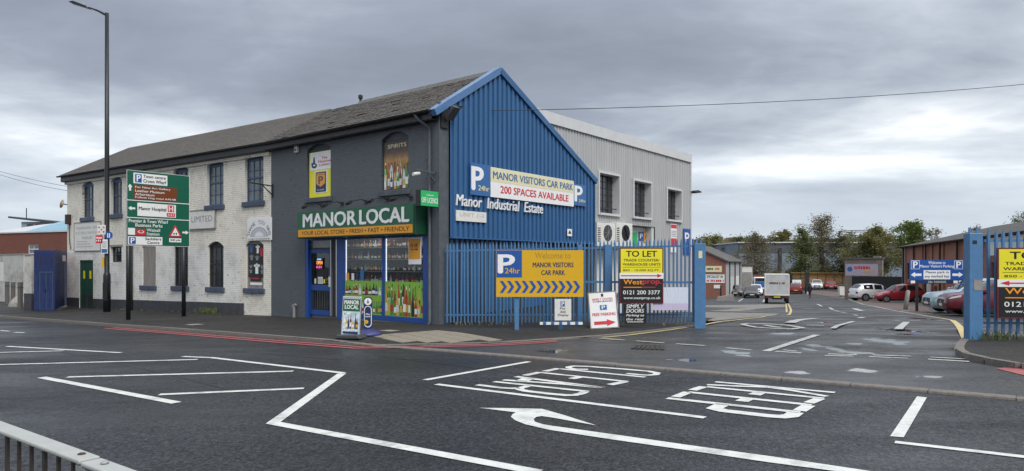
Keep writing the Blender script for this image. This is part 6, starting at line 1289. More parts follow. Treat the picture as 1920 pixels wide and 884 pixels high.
text('24hr PARKING', X(1739), X(1773), Z(531), Z(527), -.034, M['sign_cream'], yv); 
for a in (1707, 1787, 1797): MB().box(X(a), X(a+8), y, -.0303, Z(531.5), Z(526.5)).build('sticker', SW, yv)
q = gp(1697, 584); bo = thing('leaning_bollard', 'leaning grey concrete bollard in front of the red hatchback', 'bollard', q, 0); MB().tube([(0, 0, -.05), (.17, .03, 1.02), (.18, .03, 1.08)], [.11, .10, .06], 12).build('post', M['concrete'], bo, smooth=True); MB().lathe([(.2, 0), (.17, .05), (.11, .07)], 12).build('footing', M['concrete'], bo)
# parking bay lines and a low barrier on the left of the yard
q = gp(1352, 566); bb = thing('concrete_block', 'pale concrete barrier block near the left gate post in the yard', 'block', gp(1360, 566), R(-15)); MB().prism([(-.9, 0), (.9, 0), (.75, .75), (-.7, .45)], 'xz', -.2, .2).build('block', M['concrete'], bb, bevel=.03)
dp = thing('dark_bollard', 'dark slim post standing beside the concrete block in the yard', 'post', gp(1351.5, 562.5), 0); MB().tube([(0, 0, 0), (0, 0, 1.55)], .09, 8).build('post', M['trim_black'], dp); MB().box(-.25, .25, -.25, .25, 0, .1).build('foot', M['trim_black'], dp)
strip([(1385, 566), (1393, 560.5)], .2, WW, parent=ground, off=.02); strip([(1430, 568), (1434, 562)], .2, WW, parent=ground, off=.02)
# ---- brick unit on the left of the yard
LC = Vector(((1361-CXP)/FPX*88, 88)); LU = Frame(LC, -R(25)); zb = gz(LC.x, LC.y); lu = thing('brick_unit', 'red brick unit with grey pitched roof and shop boards at the left of the yard', 'building', (LC.x, LC.y, zb), LU.rz)
eh = at(1361, 490, 88).z-zb; MB().add([(-9, 0, -1), (0, 0, -1), (0, 0, eh), (-4.5, 0, eh+2.1), (-9, 0, eh)], [(0, 1, 2, 3, 4)]).build('front_wall', M['red_brick'], lu); MB().box(-.02, 0, .004, 17, -1, eh-.01).build('side_wall', M['cladding_grey'], lu); MB().box(-9, -.03, 16.9, 17, -1, eh-.01).box(-9, -8.98, .01, 16.9, -1, eh-.01).build('back_wall', M['red_brick'], lu)
for sg in (0, 1):
    a, b = (-4.5, .35) if sg == 0 else (-4.5, -9.35); MB().add([(a, -.25, eh+2.16), (b, -.25, eh-.1), (b, 17.2, eh-.1), (a, 17.2, eh+2.16), (a, -.25, eh+2.28), (b, -.25, eh+.02), (b, 17.2, eh+.02), (a, 17.2, eh+2.28)], [(0, 1, 2, 3), (7, 6, 5, 4), (0, 4, 5, 1), (1, 5, 6, 2)]).build('roof_slope', mat('sheet_roof', (.085, .08, .076), .8, var=.25, scale=.8, stretch=(1, .3, 1)), lu)
for k in (0, 1): MB().box(.0, .06, 4+k*6, 7.6+k*6, .0, 2.6).build('side_door', M['flashing_grey' if k == 0 else 'off_white'], lu)
for k in (0, 1, 2): MB().tube([(.08, 3.2+k*5.6, 0), (.08, 3.2+k*5.6, eh)], .08, 6).build('downpipe', M['gutter_black' if k else 'gate_green'], lu)
def uboard(label, xa, xb, za, zb_, m, lines):
    t = thing('unit_sign', label, 'sign', LU.w(xa, -.02, zb+za), LU.rz); b = MB().box(0, xb-xa, -.04, 0, 0, zb_-za).build('board', M[m], t)
    for s, u0, u1, v0, v1, mm in lines:
        if s: text(s, (xb-xa)*u0, (xb-xa)*u1, (zb_-za)*v0, (zb_-za)*v1, -.046, M[mm], b, .03)
        else: smudge((xb-xa)*u0, (xb-xa)*u1, (zb_-za)*v0, (zb_-za)*v1, -.046, M[mm], b, int(u0*50)+int(v0*90))
uboard('cream sign board high on the red brick unit gable', -2.6, -.5, 3.3, 4.1, 'sign_cream', (('', .1, .5, .35, .7, 'sign_black'), ('', .6, .9, .35, .7, 'sign_red')))
uboard('white SPECIALIST IN sign with red strip on the red brick unit', -2.6, -.15, 1.9, 3.0, 'sign_white', (('SPECIALIST IN', .08, .92, .58, .9, 'sign_green'), ('', .08, .5, .12, .4, 'sign_red'), ('', .55, .95, .12, .4, 'sign_red')))
uboard('small white notice beside the corner of the red brick unit', -1.5, -.7, 1.2, 1.65, 'sign_white', ())
uboard('blue and yellow hanging sign stack by the left gate post', -3.6, -2.75, .2, 3.1, 'off_white', (('P', .2, .6, .75, .9, 'sign_blue'), ('', .1, .9, .4, .55, 'sign_red'), ('', .1, .9, .1, .25, 'sign_orange')))
# tall grey workshop doorway and van behind
p = Vector(((1402-CXP)/FPX*110, 110)); zz = gz(p.x, p.y); ws = thing('roller_door_unit', 'small grey unit with a tall roller door behind the parked cars', 'building', (p.x, p.y, zz), R(-8)); MB().box(-2.4, .75, 0, 6, -1, 4.2).build('wall', M['cladding_grey'], ws); MB().box(-.9, .6, -.08, -.002, 0, 2.9).build('roller_door', M['concrete'], ws); MB().box(-.9, .6, -.1, -.002, 3.1, 4.0).build('sign_panel', M['off_white'], ws); MB().box(-2.5, .85, -.3, 6.2, 4.2, 4.35).build('roof', M['slate'], ws)
p = gp(1417, 551); p = Vector((p.x*1.12, p.y*1.12, 0)); p.z = gz(p.x, p.y); vn = thing('parked_van', 'white van with blue back doors behind the black saloon', 'van', p, R(85)); MB().prism([(-2.6, .35), (2.6, .35), (2.6, 1.2), (1.9, 1.35), (1.35, 2.25), (-2.6, 2.35)], 'xz', -.95, .95).build('body', paint('white', (.72, .73, .74)), vn, bevel=.08); MB().box(-2.63, -2.601, -.8, .8, .7, 1.6).build('rear_door', M['sign_blue_mid'], vn); MB().box(-2.63, -2.601, -.75, .75, 1.65, 2.15).build('rear_window', M['car_pane'], vn)
for x in (-1.6, 1.7):
    for sg in (-1, 1): MB().disc((x, sg*.85, .33), .33, 'y', .2, 16).build('wheel', M['tyre'], vn)
p = Vector(((1432-CXP)/FPX*118, 118)); zz = gz(p.x, p.y); ct = thing('rust_container', 'rust-red shipping container beyond the box truck', 'container', (p.x, p.y, zz), R(-4)); clad(ct, -2.2, 2.2, lambda y: .1, lambda y: 2.5, 0, mat('container_red', (.22, .06, .035), .7, var=.2, scale=3), pitch=.28).rotation_euler = (0, 0, R(-90)); MB().box(-2.2, 2.2, .06, 5, .1, 2.55).build('container_body', M['container_red'], ct)
def railing(label, a, b, n, h, m, z=0):
    d = b-a; f = thing('metal_fence', label, 'fence', (a.x, a.y, gz(a.x, a.y)), math.atan2(d.y, d.x)); L = Vector((d.x, d.y)).length; sl = (gz(b.x, b.y)-gz(a.x, a.y))/L; pm = MB().box(-.035, .035, -.01, .01, .05, h).mesh('pale', m)
    for k in range(n): o = link('pale', pm, f); x = (k+.5)*L/n; o.location = (x, 0, x*sl)
    for zr in (.3, h-.25): MB().bar((0, .03, zr), (L, .03, zr+L*sl), .04, .06).build('rail', m, f)
    return f
a_ = gp(1391, 553); b2 = gp(1445, 550); railing('dark metal fence behind the parked black saloon', Vector((a_.x*1.25, a_.y*1.25)), Vector((b2.x*1.22, b2.y*1.22)), 34, 2.0, M['gutter_grey'])
a_ = at(1481, 540, 103); b2 = at(1513, 540, 104); railing('dark metal fence with a white board right of the box truck', Vector((a_.x, a_.y)), Vector((b2.x, b2.y)), 18, 2.4, M['gutter_black'])
p = at(1494, 531.5, 100); bd_ = thing('tyre_board', 'white board with blue lettering on the fence above the dark red hatchback', 'sign', (p.x, p.y, p.z-.5), 0); b_ = MB().box(-.65, .65, 0, .04, 0, 1.0).build('board', SW, bd_); text('Tyre', -.4, .5, .3, .7, -.005, M['sign_blue'], b_, .03); MB().box(-.03, .03, .05, .1, -1.5, .9).build('post', M['gutter_black'], bd_)
p = at(1513, 520, 100); gpst = thing('dark_gate_post', 'thick dark gate post behind the walking person', 'post', (p.x, p.y, gz(p.x, p.y)), 0); MB().box(-.2, .2, -.2, .2, 0, 2.9).build('column', M['trim_black'], gpst); MB().box(-.24, .24, -.24, .24, 2.9, 3.0).build('cap', M['trim_black'], gpst)
# timber fence of separate panels
a_ = at(1486, 530, 121); b2 = at(1596, 530, 119); tf = thing('timber_fence', 'long new timber panel fence behind the white and red cars', 'fence', (a_.x, a_.y, gz(a_.x, a_.y)), math.atan2(b2.y-a_.y, b2.x-a_.x)); L = (Vector((b2.x, b2.y))-Vector((a_.x, a_.y))).length; n = 7; top = at(1540, 512, 120).z-gz(a_.x, a_.y)
bm2 = MB().box(-.0, .155, -.02, .0, .25, top-.1).mesh('board', M['timber'])
for k in range(n):
    MB().box(k*L/n-.06, k*L/n+.06, -.08, .06, 0, top).build('post', M['old_timber'], tf)
    for j in range(int(L/n/.17)): o = link('board', bm2, tf); o.location = (k*L/n+.07+j*.17, random.uniform(-.006, .006), random.uniform(-.03, .03))
for zr in (.6, top*.55, top-.35): MB().box(0, L, .001, .05, zr-.05, zr+.05).build('rail', M['timber'], tf)
MB().box(-.3, L+.2, -.5, .1, top-.05, top+.03).build('capping', M['timber'], tf)
# wheeled bin
q = gp(1583, 556.5); bn_ = thing('waste_bin', 'white fronted wheeled waste bin left of the white SUV', 'bin', q, R(-12)); 
MB().prism([(-.62, .18), (.62, .18), (.70, 1.35), (-.70, 1.35)], 'xz', -.45, .45).build('body', M['off_white'], bn_, bevel=.02); MB().prism([(-.74, 1.36), (.74, 1.36), (.66, 1.5), (-.66, 1.5)], 'xz', -.5, .5).build('lid', M['gutter_grey'], bn_); MB().prism([(.64, .18), (1.5, .18), (1.6, 1.5), (.72, 1.5)], 'xz', -.40, .5).build('side_bin', M['gutter_grey'], bn_)
for sg in (-.5, .5): MB().disc((sg, -.35, .09), .09, 'y', .06, 10).build('castor', M['tyre'], bn_)
# black hoarding, ruin wall with poster
a_ = at(1597, 545, 78); b2 = at(1692, 545, 74); hd = thing('black_hoarding', 'black boarded hoarding behind the white SUV and red hatchback', 'hoarding', (a_.x, a_.y, gz(a_.x, a_.y)), math.atan2(b2.y-a_.y, b2.x-a_.x)); L = (Vector((b2.x, b2.y))-Vector((a_.x, a_.y))).length; hz_ = at(1640, 519, 76).z-gz(a_.x, a_.y)
for k in range(6): MB().box(k*L/6+.01, (k+1)*L/6-.01, 0, .05, 0, hz_+.02*(k % 2)).build('panel', mat('hoarding_black', (.012, .012, .013), .7), hd)
rw_ = thing('ruined_brick_wall', 'old patched brick wall with a faded poster above the black hoarding', 'wall', (a_.x+.4, a_.y+2.5, gz(a_.x, a_.y)), math.atan2(b2.y-a_.y, b2.x-a_.x)); hw_ = at(1640, 483, 79).z-gz(a_.x, a_.y)
brick_mat('ruin_brick', (.17, .13, .11), (.22, .18, .15), (.2, .18, .16), dirt=.8, dcol=(.32, .3, .27)); MB().box(0, L*.78, 0, .4, -1, hw_-.2).box(L*.60, L*.74, .0, .39, hw_-.2, hw_+.15).build('brickwork', M['ruin_brick'], rw_); MB().box(-.1, L*.8, -.1, .5, hw_-.2, hw_-.05).build('coping', M['old_timber'], rw_)
ps = thing('faded_poster', 'faded lilac poster with red and yellow lettering on the ruined wall', 'poster', rw_.location+Vector((.1, -.06, hz_+.05)), rw_.rotation_euler.z); b_ = MB().box(0, 3.6, -.04, 0, 0, 1.35).build('sheet', mat('lilac', (.40, .36, .46), .6, var=.2), ps); smudge(1.0, 2.9, .75, 1.1, -.05, M['sign_red'], b_, 4); smudge(2.0, 3.3, .35, .65, -.05, M['sign_yellow'], b_, 6); MB().disc((.5, -.045, .75), .3, 'y', .01).build('roundel', M['sign_blue_mid'], b_)
# brick unit along the right of the yard
RU = Frame((40, 70), math.atan2(-.936, -.351)); zb = gz(40, 70)-.2; ru = thing('long_brick_unit', 'long red brick industrial unit with felt roof along the right of the yard', 'building', (40, 70, zb), RU.rz); ez = 3.5-zb; Lw = 44
ops = []
for k in range(11):
    x = 2.6+k*3.9
    if k in (2, 6): ops.append([x-.2, x+2.9, -.2 if True else 0, 3.0, 0])
    else: ops.append([x, x+1.5, 2.4, 4.0, 0])
    if k % 3 == 0: ops.append([x+.2, x+1.2, -.2, 2.05, 0])
brick_mat('orange_brick', (.36, .13, .075), (.28, .095, .06), (.3, .22, .17), axes='xz', dirt=.25)
wall(2.2, Lw, -1.5, ez, ops, .2).build('wall', M['orange_brick'], ru); MB().box(0, 2.2, -.02, .2, -1.5, ez).build('clad_end', mat('green_clad', (.10, .15, .16), .6, var=.15), ru)
for o in ops:
    if o[2] < 0: MB().box(o[0], o[1], .12, .16, -.5, o[3]).build('roller_door' if o[3] > 2.5 else 'door', M['flashing_grey'] if o[3] > 2.5 else M['dark_frame'], ru)
    else: sash(ru, o, .1, M['dark_frame'], M['pane'], 3, 2)
for k in range(12): x = 2.25+k*3.9; MB().box(x-.22, x+.22, -.12, -.002, -1.5, ez-.15).build('pilaster', M['orange_brick'], ru)
for k in range(8): x = 1.6+k*5.2; MB().tube([(x, -.16, ez), (x, -.16, -.5)], .07, 6).build('downpipe', M['gutter_black'], ru)
mat('felt', (.065, .06, .055), .9, var=.35, scale=1.5, bump=.6, bscale=6)
MB().add([(-.3, -.45, ez), (Lw, -.45, ez), (Lw, 8, ez+2.0), (-.3, 8, ez+2.0), (-.3, -.45, ez-.12), (Lw, -.45, ez-.12), (Lw, 16, ez-.1), (-.3, 16, ez-.1)], [(0, 1, 2, 3), (4, 5, 1, 0), (3, 2, 6, 7), (0, 3, 7, 4)]).build('roof', M['felt'], ru); gut(-.3, Lw, -.5, ez, M['gutter_black'], ru, .1)
MB().add([(0, .0, -1), (0, 15.8, -1), (0, 15.8, ez), (0, 7.8, ez+1.8), (0, 0, ez)], [(0, 1, 2, 3, 4)]).build('end_wall', M['red_brick_y'], ru)
MB().add([(8, 9, ez+.2), (15, 9, ez+.2), (11.5, 9, ez+3.4), (8, 14, ez+.2), (15, 14, ez+.2), (11.5, 14, ez+3.4)], [(0, 1, 2), (0, 2, 5, 3), (1, 4, 5, 2), (3, 5, 4)]).build('roof_gable', M['red_brick'], ru)
MB().box(30.3, Lw, -.3, -.1, ez-1.2, ez-.14).build('pale_fascia', M['off_white'], ru)
# P notice on the unit wall seen through the right fence
nt_ = thing('blue_parking_board', 'pale blue P board seen through the right fence', 'sign', RU.w(33, -.1, 1.0), RU.rz); MB().box(0, 1.6, -.04, 0, 0, 2.0).build('board', M['sign_blue_mid'], nt_); text('P', .4, 1.2, .9, 1.8, -.046, SW, nt_, .05)
# ---- big blue-grey warehouse
wz = -2.6; bw = thing('distant_warehouse', 'huge flat-roofed blue-grey warehouse beyond the trees', 'building', at(1385, 495, 150).xy.to_3d()+Vector((0, 0, wz)), 0); Lw_ = (1760-1385)/FPX*150; ht = at(1500, 454, 150).z-wz
mat('wh_low', (.17, .21, .26), .6, var=.08, scale=.3); mat('wh_up', (.075, .085, .095), .6, var=.1, scale=.4); mat('wh_dark', (.02, .022, .026), .6)
n = 11
for k in range(n): MB().box(k*Lw_/n+.03, (k+1)*Lw_/n-.03, 0, .3, 0, ht*.74).build('lower_panel', M['wh_low'], bw); MB().box(k*Lw_/n+.03, (k+1)*Lw_/n-.03, -.1, .3, ht*.745, ht-.25).build('upper_panel', M['wh_up'], bw)
for px in (1462, 1541, 1620): x = (px-1385)/FPX*150; MB().box(x-.3, x+.3, -.4, -.11, 0, ht*.86).build('column', M['wh_dark'], bw)
MB().box(-.3, Lw_+.3, -.5, 30, ht-.25, ht).build('roof', M['flashing_grey'], bw); MB().box(0, Lw_, .31, 29, 0, ht-.26).build('core', M['wh_low'], bw)
# ---- terrain and far wood
def hill():
    prof = [(1000, 470), (1200, 462), (1300, 452), (1350, 449), (1400, 448), (1450, 452), (1500, 452), (1600, 450), (1700, 452), (1800, 458), (2000, 465), (2400, 470)]; vs = []
    for px, py in prof:
        b = at(px, 495, 300); c = at(px, py+6, 520); d = at(px, py+8, 900); vs += [(b.x, 300, -4), (c.x, 520, c.z), (d.x, 900, c.z)]
    return [(i*3+j, i*3+3+j, i*3+4+j, i*3+1+j) for i in range(len(prof)-1) for j in range(2)], vs, prof
fs_, vs_, prof_ = hill(); tag(MB().add(vs_, fs_).build('hill', mat('hillside', (.06, .075, .045), .9, var=.4, scale=.03)), kind='structure')
LEAF = {}
def leafm(n, c):
    if 'leaf_'+n in MATS: return MATS['leaf_'+n]
    m = mat('leaf_'+n, c, .65, var=.35, scale=.6); nt = m.node_tree; bs = nt.nodes['Principled BSDF']; tr = nt.nodes.new('ShaderNodeBsdfTranslucent'); mx = nt.nodes.new('ShaderNodeMixShader'); mx.inputs[0].default_value = .4
    nt.links.new(bs.inputs['Base Color'].links[0].from_socket, tr.inputs[0]); nt.links.new(bs.outputs[0], mx.inputs[1]); nt.links.new(tr.outputs[0], mx.inputs[2]); nt.links.new(mx.outputs[0], nt.nodes['Material Output'].inputs[0]); return m
def leaf_mesh(pts, size, rnd, mb, up=.3):
    for p in pts:
        a, b = Vector((rnd.gauss(0, 1), rnd.gauss(0, 1), rnd.gauss(0, up))).normalized(), Vector((rnd.gauss(0, 1), rnd.gauss(0, 1), rnd.gauss(0, 1))).normalized(); s = size*rnd.uniform(.5, 1.3); b = (b-a*b.dot(a)).normalized(); mb.add([p-a*s, p+b*s*.55, p+a*s, p-b*s*.55], [(0, 1, 2, 3)])
rnd = random.Random(31); mb = MB()
for i in range(len(prof_)-1):
    (xa, ya), (xb, yb) = prof_[i], prof_[i+1]
    for k in range(int((xb-xa)/2.2)):
        px = rnd.uniform(xa, xb); py = ya+(yb-ya)*(px-xa)/(xb-xa)+6; dpt = rnd.uniform(480, 540); c = at(px, py, dpt); r = rnd.uniform(2.5, 5.5)
        if 1335 < px < 1400 and rnd.random() < .55: continue
        pts = []
        for _ in range(46): v = Vector((rnd.gauss(0, 1), rnd.gauss(0, 1), rnd.gauss(0, 1))).normalized()*r*rnd.uniform(.5, 1); pts.append(c+Vector((v.x, v.y, v.z*.8+1)))
        leaf_mesh(pts, 1.0, rnd, mb)
tag(mb.build('far_wood', leafm('far', (.06, .075, .045))), 'hazy far belt of trees along the horizon', 'wood', kind='stuff')
for i, (px, py, w) in enumerate(((1337, 459, 9), (1347, 456, 10), (1358, 459, 9), (1367, 455, 10), (1378, 459, 9), (1389, 456, 9), (1396, 460, 8))):
    p = at(px, py, 430+i*6); W2 = w/FPX*430/2; lab = ('first', 'second', 'third', 'fourth', 'fifth', 'sixth', 'seventh')[i]; h_ = thing('distant_house', 'tiny distant hillside house, %s from the left above the brick unit roof' % lab, 'house', (p.x, p.y, p.z-2), R(20), 'distant hillside houses'); MB().box(-W2, W2, -3, 3, -3, 3).build('wall', mat('far_wall_%d' % (i % 3), ((.30, .22, .18), (.42, .38, .33), (.25, .2, .18))[i % 3], .8), h_); MB().prism([(-W2-.3, 3), (W2+.3, 3), (0, 5.2)], 'xz', -3.2, 3.2).build('roof', mat('far_roof', (.12, .08, .07), .8), h_)
    for sg in (-.5, .5): MB().box(sg*W2-.5, sg*W2+.5, -3.05, -3.005, .2, 1.6).build('window', M['pane'], h_)
# gasholder guide frame
p = at(1610, 440, 330); gh = thing('gasholder_frame', 'faint lattice gasholder frame on the skyline', 'frame', (p.x, p.y, -3), 0); zt = at(1610, 434, 330).z+3
for k in range(8): a = k*.785; MB().tube([(9*math.cos(a), 9*math.sin(a), 0), (9*math.cos(a), 9*math.sin(a), zt)], .25, 5).build('column', M['gutter_grey'], gh)
for zz in (zt, zt-2.5): MB().tube([(9*math.cos(k*.3927), 9*math.sin(k*.3927), zz) for k in range(17)], .18, 5).build('girder', M['gutter_grey'], gh)
# ---- trees
def tree(label, px, depth, top, wpx, seed, leafcol, nleaf, lsize, weep=0, trunk_h=.25, bark=(.09, .08, .07), name='tree', group=None, dens=1., base=None):
    rnd = random.Random(seed); x = (px-CXP)/FPX*depth; z0 = gz(x, depth) if base is None else base; H = at(px, top, depth).z-z0; Rw = wpx*1.32/FPX*depth/2
    t = thing(name, label, 'tree', (x, depth, z0), rnd.uniform(0, 6), group); tb = MB(); tips = []
    path = [Vector((rnd.gauss(0, .02)*H*k/8, rnd.gauss(0, .02)*H*k/8, H*.93*k/8)) for k in range(9)]; path[0] = Vector((0, 0, -.3)); r0 = H*.016+.05
    tb.tube(path, [r0*(1-.88*k/8) for k in range(9)], 7)
    def at_h(f): k = min(7, int(f*8)); return path[k].lerp(path[k+1], f*8-k)
    nb = 26
    for i in range(nb):
        f = trunk_h+(1-trunk_h)*(i+rnd.random())/nb; f = min(f, .99); o = at_h(f); g = (f-trunk_h)/(1-trunk_h); ln = Rw*(math.sin(math.pi*(.18+.78*g))**.8)*rnd.uniform(.65, 1.15); a = i*2.4+rnd.uniform(-.5, .5)
        rise = rnd.uniform(.35, .9)*(1-.3*weep); pts = [o]
        for s in range(1, 5): q = s/4; pts.append(o+Vector((math.cos(a)*ln*q+rnd.gauss(0, .05)*ln, math.sin(a)*ln*q+rnd.gauss(0, .05)*ln, ln*rise*q-weep*ln*q*q*.9)))
        tb.tube(pts, [r0*(1-f*.8)*.45*(1-.8*s/4)+.012 for s in range(5)], 5)
        for s in range(1, 5):
            for j in range(3):
                b = pts[s-1].lerp(pts[s], rnd.random()); d = Vector((rnd.gauss(0, 1), rnd.gauss(0, 1), rnd.gauss(.2-weep, .6))).normalized()*ln*rnd.uniform(.2, .42); e = b+d-Vector((0, 0, weep*ln*.25)); tb.tube([b, b.lerp(e, .5)+Vector((0, 0, .06*ln)), e], [.03, .02, .01], 4, cap=False); tips.append((b, e))
    tb.build('trunk', mat('bark_%02d' % (bark[0]*100), bark, .9, var=.3, scale=4), t)
    pts = []; mb = MB()
    for _ in range(int(nleaf*2.2)):
        b, e = rnd.choice(tips); f = rnd.random()**.6; s = .05*Rw*dens+.12; pts.append(b.lerp(e, f)+Vector((rnd.gauss(0, s), rnd.gauss(0, s), rnd.gauss(0, s)-weep*abs(rnd.gauss(0, s*3)))))
    leaf_mesh(pts, lsize, rnd, mb); mb.build('crown', leafm(*leafcol), t); return t
OL, GR, RB, DG = ('olive', (.185, .175, .06)), ('green', (.15, .175, .06)), ('russet', (.18, .155, .08)), ('dark', (.10, .115, .05))
tree('weeping russet birch in front of the warehouse left of the box truck', 1415, 122, 428, 78, 1, RB, 4200, .14, .6, .2)
tree('narrow green birch with hanging branches right of the box truck', 1506, 124, 420, 44, 2, GR, 4200, .16, .7, .2)
tree('tall open birch standing highest over the warehouse roof', 1541, 128, 397, 84, 3, RB, 3600, .15, .35, .22)
tree('rounded tree showing above the warehouse roof', 1467, 195, 432, 50, 4, OL, 2600, .3, 0, .3)
tree('broad dense olive tree behind the ruined brick wall', 1640, 112, 421, 86, 5, OL, 8500, .17, .35, .12)
tree('bright green tree beside the end of the long brick unit', 1713, 122, 414, 60, 6, ('bright', (.13, .17, .04)), 6500, .18, 0, .15)
tree('low olive tree over the roof of the left brick unit', 1342, 170, 440, 74, 7, OL, 2600, .24, .1, .1)
tree('small scrubby tree right of the left brick unit roof', 1388, 160, 440, 60, 8, ('scrub', (.11, .105, .04)), 3000, .22, .3, .1)
tree('thin green tree in front of the warehouse right of the tall birch', 1583, 124, 438, 52, 9, DG, 2600, .17, .3, .1)
tree('bare grey tree above the long brick unit roof', 1753, 112, 424, 46, 10, RB, 350, .14, 0, .2)
tree('small leafy tree top behind the felt roof near the right gate post', 1834, 96, 420, 42, 11, RB, 900, .13, 0, .2)
tree('sparse green tree cut by the right edge of the picture', 1926, 70, 386, 60, 12, GR, 1800, .09, 0, .2)
tree('dull green tree against the sky left of the broad olive tree', 1612, 165, 444, 58, 13, DG, 2200, .25, 0, .1)
for i, (px, py, w, dpt, col) in enumerate(((1486, 502, 46, 133, DG), (1556, 498, 56, 134, DG), (1583, 495, 40, 131, OL), (1455, 507, 36, 134, OL), (1528, 505, 40, 135, OL), (1400, 500, 30, 128, DG))):
    rnd = random.Random(60+i); p = at(px, py, dpt); z0 = gz(p.x, dpt); r = w/FPX*dpt/2; h = p.z-z0; bs = thing('bush', 'dense green bush at the warehouse foot, %s from the left' % ('third', 'fifth', 'sixth', 'second', 'fourth', 'first')[i], 'bush', (p.x, dpt, z0), 0, 'bushes at the warehouse foot'); tb = MB(); pts = []
    for k in range(9): a = k*.7; e = Vector((math.cos(a)*r*.7*rnd.random(), math.sin(a)*r*.7*rnd.random(), h*rnd.uniform(.6, .95))); tb.tube([(0, 0, -.1), e*.5, e], [.06, .04, .015], 4)
    tb.build('stems', mat('bark_09', (.09, .08, .07), .9), bs); mb = MB()
    for _ in range(1500): u = Vector((rnd.gauss(0, .45), rnd.gauss(0, .45), 0)); pts.append(Vector((u.x*r, u.y*r, h*rnd.random()**.8*max(.15, 1-.5*u.length**2))))
    leaf_mesh(pts, .2, rnd, mb); mb.build('foliage', leafm(*col), bs)

# ================================================================== LEFT END OF THE STREET
pv = lambda px, py: gp(px, py, 0)
g1, g2, g3 = pv(64, 584.5), pv(101.5, 584), pv(125, 575.5)
for (a_, b2, lab, wk) in ((g1, g2, 'weathered blue boarded gate leaf with a wicket door, left of the pair', True), (g2, g3, 'weathered blue boarded gate leaf against the white building', False)):
    d = b2-a_; L = Vector((d.x, d.y)).length; gl = thing('yard_gate', lab, 'gate', a_, math.atan2(d.y, d.x), 'blue boarded yard gates'); ht = at(80, 469.5, a_.y).z-a_.z; n = max(4, round(L/.22)); bmx = MB().box(.004, L/n-.004, -.02, .02, .05, ht).mesh('board', M['gate_blue'])
    for k in range(n): o = link('board', bmx, gl); o.location = (k*L/n, random.uniform(-.006, .006), random.uniform(-.02, .02))
    for zr in (.4, ht*.55, ht-.3): MB().box(0, L, .025, .07, zr-.06, zr+.06).build('ledge', M['gate_blue'], gl)
    if wk: w = link('wicket_door', None, gl); MB().box(L*.30, L*.98, -.04, -.021, .1, .12).box(L*.30, L*.33, -.04, -.021, .12, 1.8).box(L*.95, L*.98, -.04, -.021, .12, 1.8).box(L*.30, L*.98, -.04, -.021, 1.8, 1.84).box(L*.63, L*.65, -.04, -.021, .12, 1.8).build('trim', M['frame_blue'], w); MB().box(L*.56, L*.62, -.06, -.03, .9, 1.05).build('lock', M['gutter_black'], w)
    else: MB().box(L*.6, L*.85, -.03, -.021, ht-.5, ht-.2).build('notice', mat('pink_notice', (.7, .5, .5), .5), gl)
p = pv(52.5, 583); pi = thing('gate_pier', 'grey-white painted brick gate pier with a dark base', 'pier', p, R(-20)); kk = p.y/FPX; MB().box(-9.5*kk, 9.5*kk, 0, .5, .82, at(52, 479, p.y).z-p.z).build('shaft', M['dirty_white_brick'], pi); MB().box(-10*kk, 10*kk, -.02, .52, -.3, .82).build('base', M['plinth_grey'], pi); MB().box(-10*kk, 10*kk, -.03, .53, at(52, 479, p.y).z-p.z, at(52, 479, p.y).z-p.z+.08).build('cap', M['concrete'], pi)
a_, b2 = pv(44, 567.5), pv(-70, 561); d = a_-b2; yw = thing('yard_wall', 'flaking white brick yard wall left of the gate pier', 'wall', b2, math.atan2(d.y, d.x)); L = Vector((d.x, d.y)).length; ht = at(20, 479, (a_.y+b2.y)/2).z-b2.z; MB().box(0, L, 0, .3, -.5, ht).build('brickwork', M['dirty_white_brick'], yw); MB().box(0, L, -.03, .33, ht, ht+.07).build('coping', M['concrete'], yw); MB().box(L*.3, L*.70, -.025, -.003, ht*.45, ht*.85).build('faded_notice', M['off_white'], yw)
for i, (px, py, tp) in enumerate(((13.5, 571, 528), (24.5, 572, 529), (38, 580, 529))):
    p = pv(px, py); bo = thing('timber_bollard', 'weathered timber bollard by the white yard wall, %s from the left' % ('first', 'second', 'third')[i], 'bollard', p, R(-20), 'timber bollards by the yard wall'); h_ = at(px, tp, p.y).z-p.z; MB().box(-.09, .09, -.09, .09, -.2, h_).build('post', M['old_timber'], bo, bevel=.03); MB().box(-.095, .095, -.095, .095, h_-.3, h_-.26).build('band', M['gutter_grey'], bo)
rb_ = pv(31, 575); rbk = thing('rubble_heap', 'pale heap of rubble between the timber bollards', 'rubble', rb_, 0); MB().lathe([(.4, 0), (.35, .18), (.2, .4), (.05, .55)], 7).build('lump', M['concrete'], rbk); MB().box(.1, .5, -.3, 0, 0, .2).build('stone', M['concrete'], rbk)
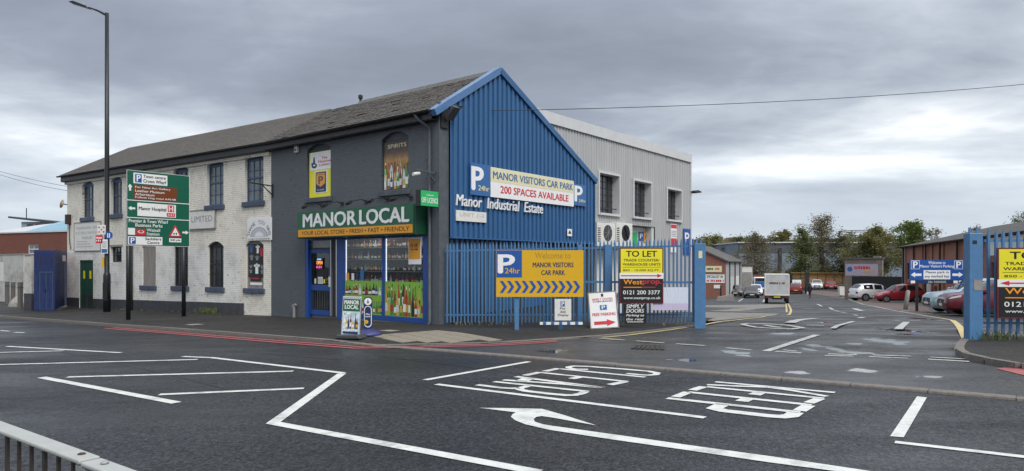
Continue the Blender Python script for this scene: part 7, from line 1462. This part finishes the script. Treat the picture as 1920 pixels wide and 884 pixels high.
# brick factory behind
D = 60; lf = at(-60, 495, D+4); rt = at(140, 495, D-2); z0 = -1.2; d = rt-lf; bf = thing('brick_factory', 'dark red brick factory wall with a white window behind the blue gates', 'building', (lf.x, lf.y, z0), math.atan2(d.y, d.x)); L = Vector((d.x, d.y)).length; ht = at(60, 436.5, D).z-z0
xw = L*(69.5+60)/200; ow = [xw-.9, xw+.55, at(0, 476, D).z-z0, at(0, 459, D).z-z0, 0]
brick_mat('factory_brick', (.20, .065, .04), (.16, .05, .033), (.14, .09, .07), dirt=.4, dcol=(.08, .04, .03)); wall(0, L, -1, ht, [ow], .15).build('wall', M['factory_brick'], bf); sash(bf, ow, .05, M['sign_white'], M['pane_pale'], 2, 2); MB().box(0, L, -.08, .3, ht, ht+.12).build('parapet_cap', M['flashing_grey'], bf); MB().box(0, L, .16, 8, -1, ht-.05).build('core', M['factory_brick'], bf)
mat('roof_light_blue', (.22, .40, .50), .5, var=.1, scale=1); mat('pale_blue_wall', (.30, .38, .46), .6, var=.08)
for k in range(26): u = L*.45+k*L*.5/26; MB().add([(u, .5, ht+.05), (u+L*.5/26*.86, .5, ht+.05), (u+L*.5/26*.86, 6, ht+1.9), (u, 6, ht+1.9)], [(0, 1, 2, 3)]).build('roof_sheet', M['roof_light_blue'], bf)
MB().add([(0, .55, ht+.02), (L, .55, ht+.02), (L, 6, ht+1.84), (L*.05, 6, ht+1.2)], [(0, 1, 2, 3)]).build('roof_deck', M['flashing_grey'], bf)
D2 = 95; p = at(40, 437, D2); pb_ = thing('pale_blue_office', 'pale blue flat-roofed block on the skyline left of the white building', 'building', (p.x, p.y, -2), 0); w = 95/FPX*D2; h_ = at(40, 411, D2).z+2; MB().box(0, w, 0, 10, 0, h_-.4).build('wall', M['pale_blue_wall'], pb_); MB().add([(-1.4, -.6, h_+.1), (w, -.6, h_-.9), (w, 10, h_-.9), (-1.4, 10, h_+.1), (-1.4, -.6, h_+.35), (w, -.6, h_-.6), (w, 10, h_-.6), (-1.4, 10, h_+.35)], [(0, 1, 2, 3), (7, 6, 5, 4), (0, 4, 5, 1)]).build('roof', M['gutter_grey'], pb_); MB().tube([(0, 1, h_), (0, 1, h_+1.6)], .06, 5).build('aerial', M['gutter_black'], pb_)
for k in range(5): MB().box(.8+k*1.2, 1.6+k*1.2, -.03, -.003, h_-1.7, h_-.7).build('window', M['pane'], pb_)
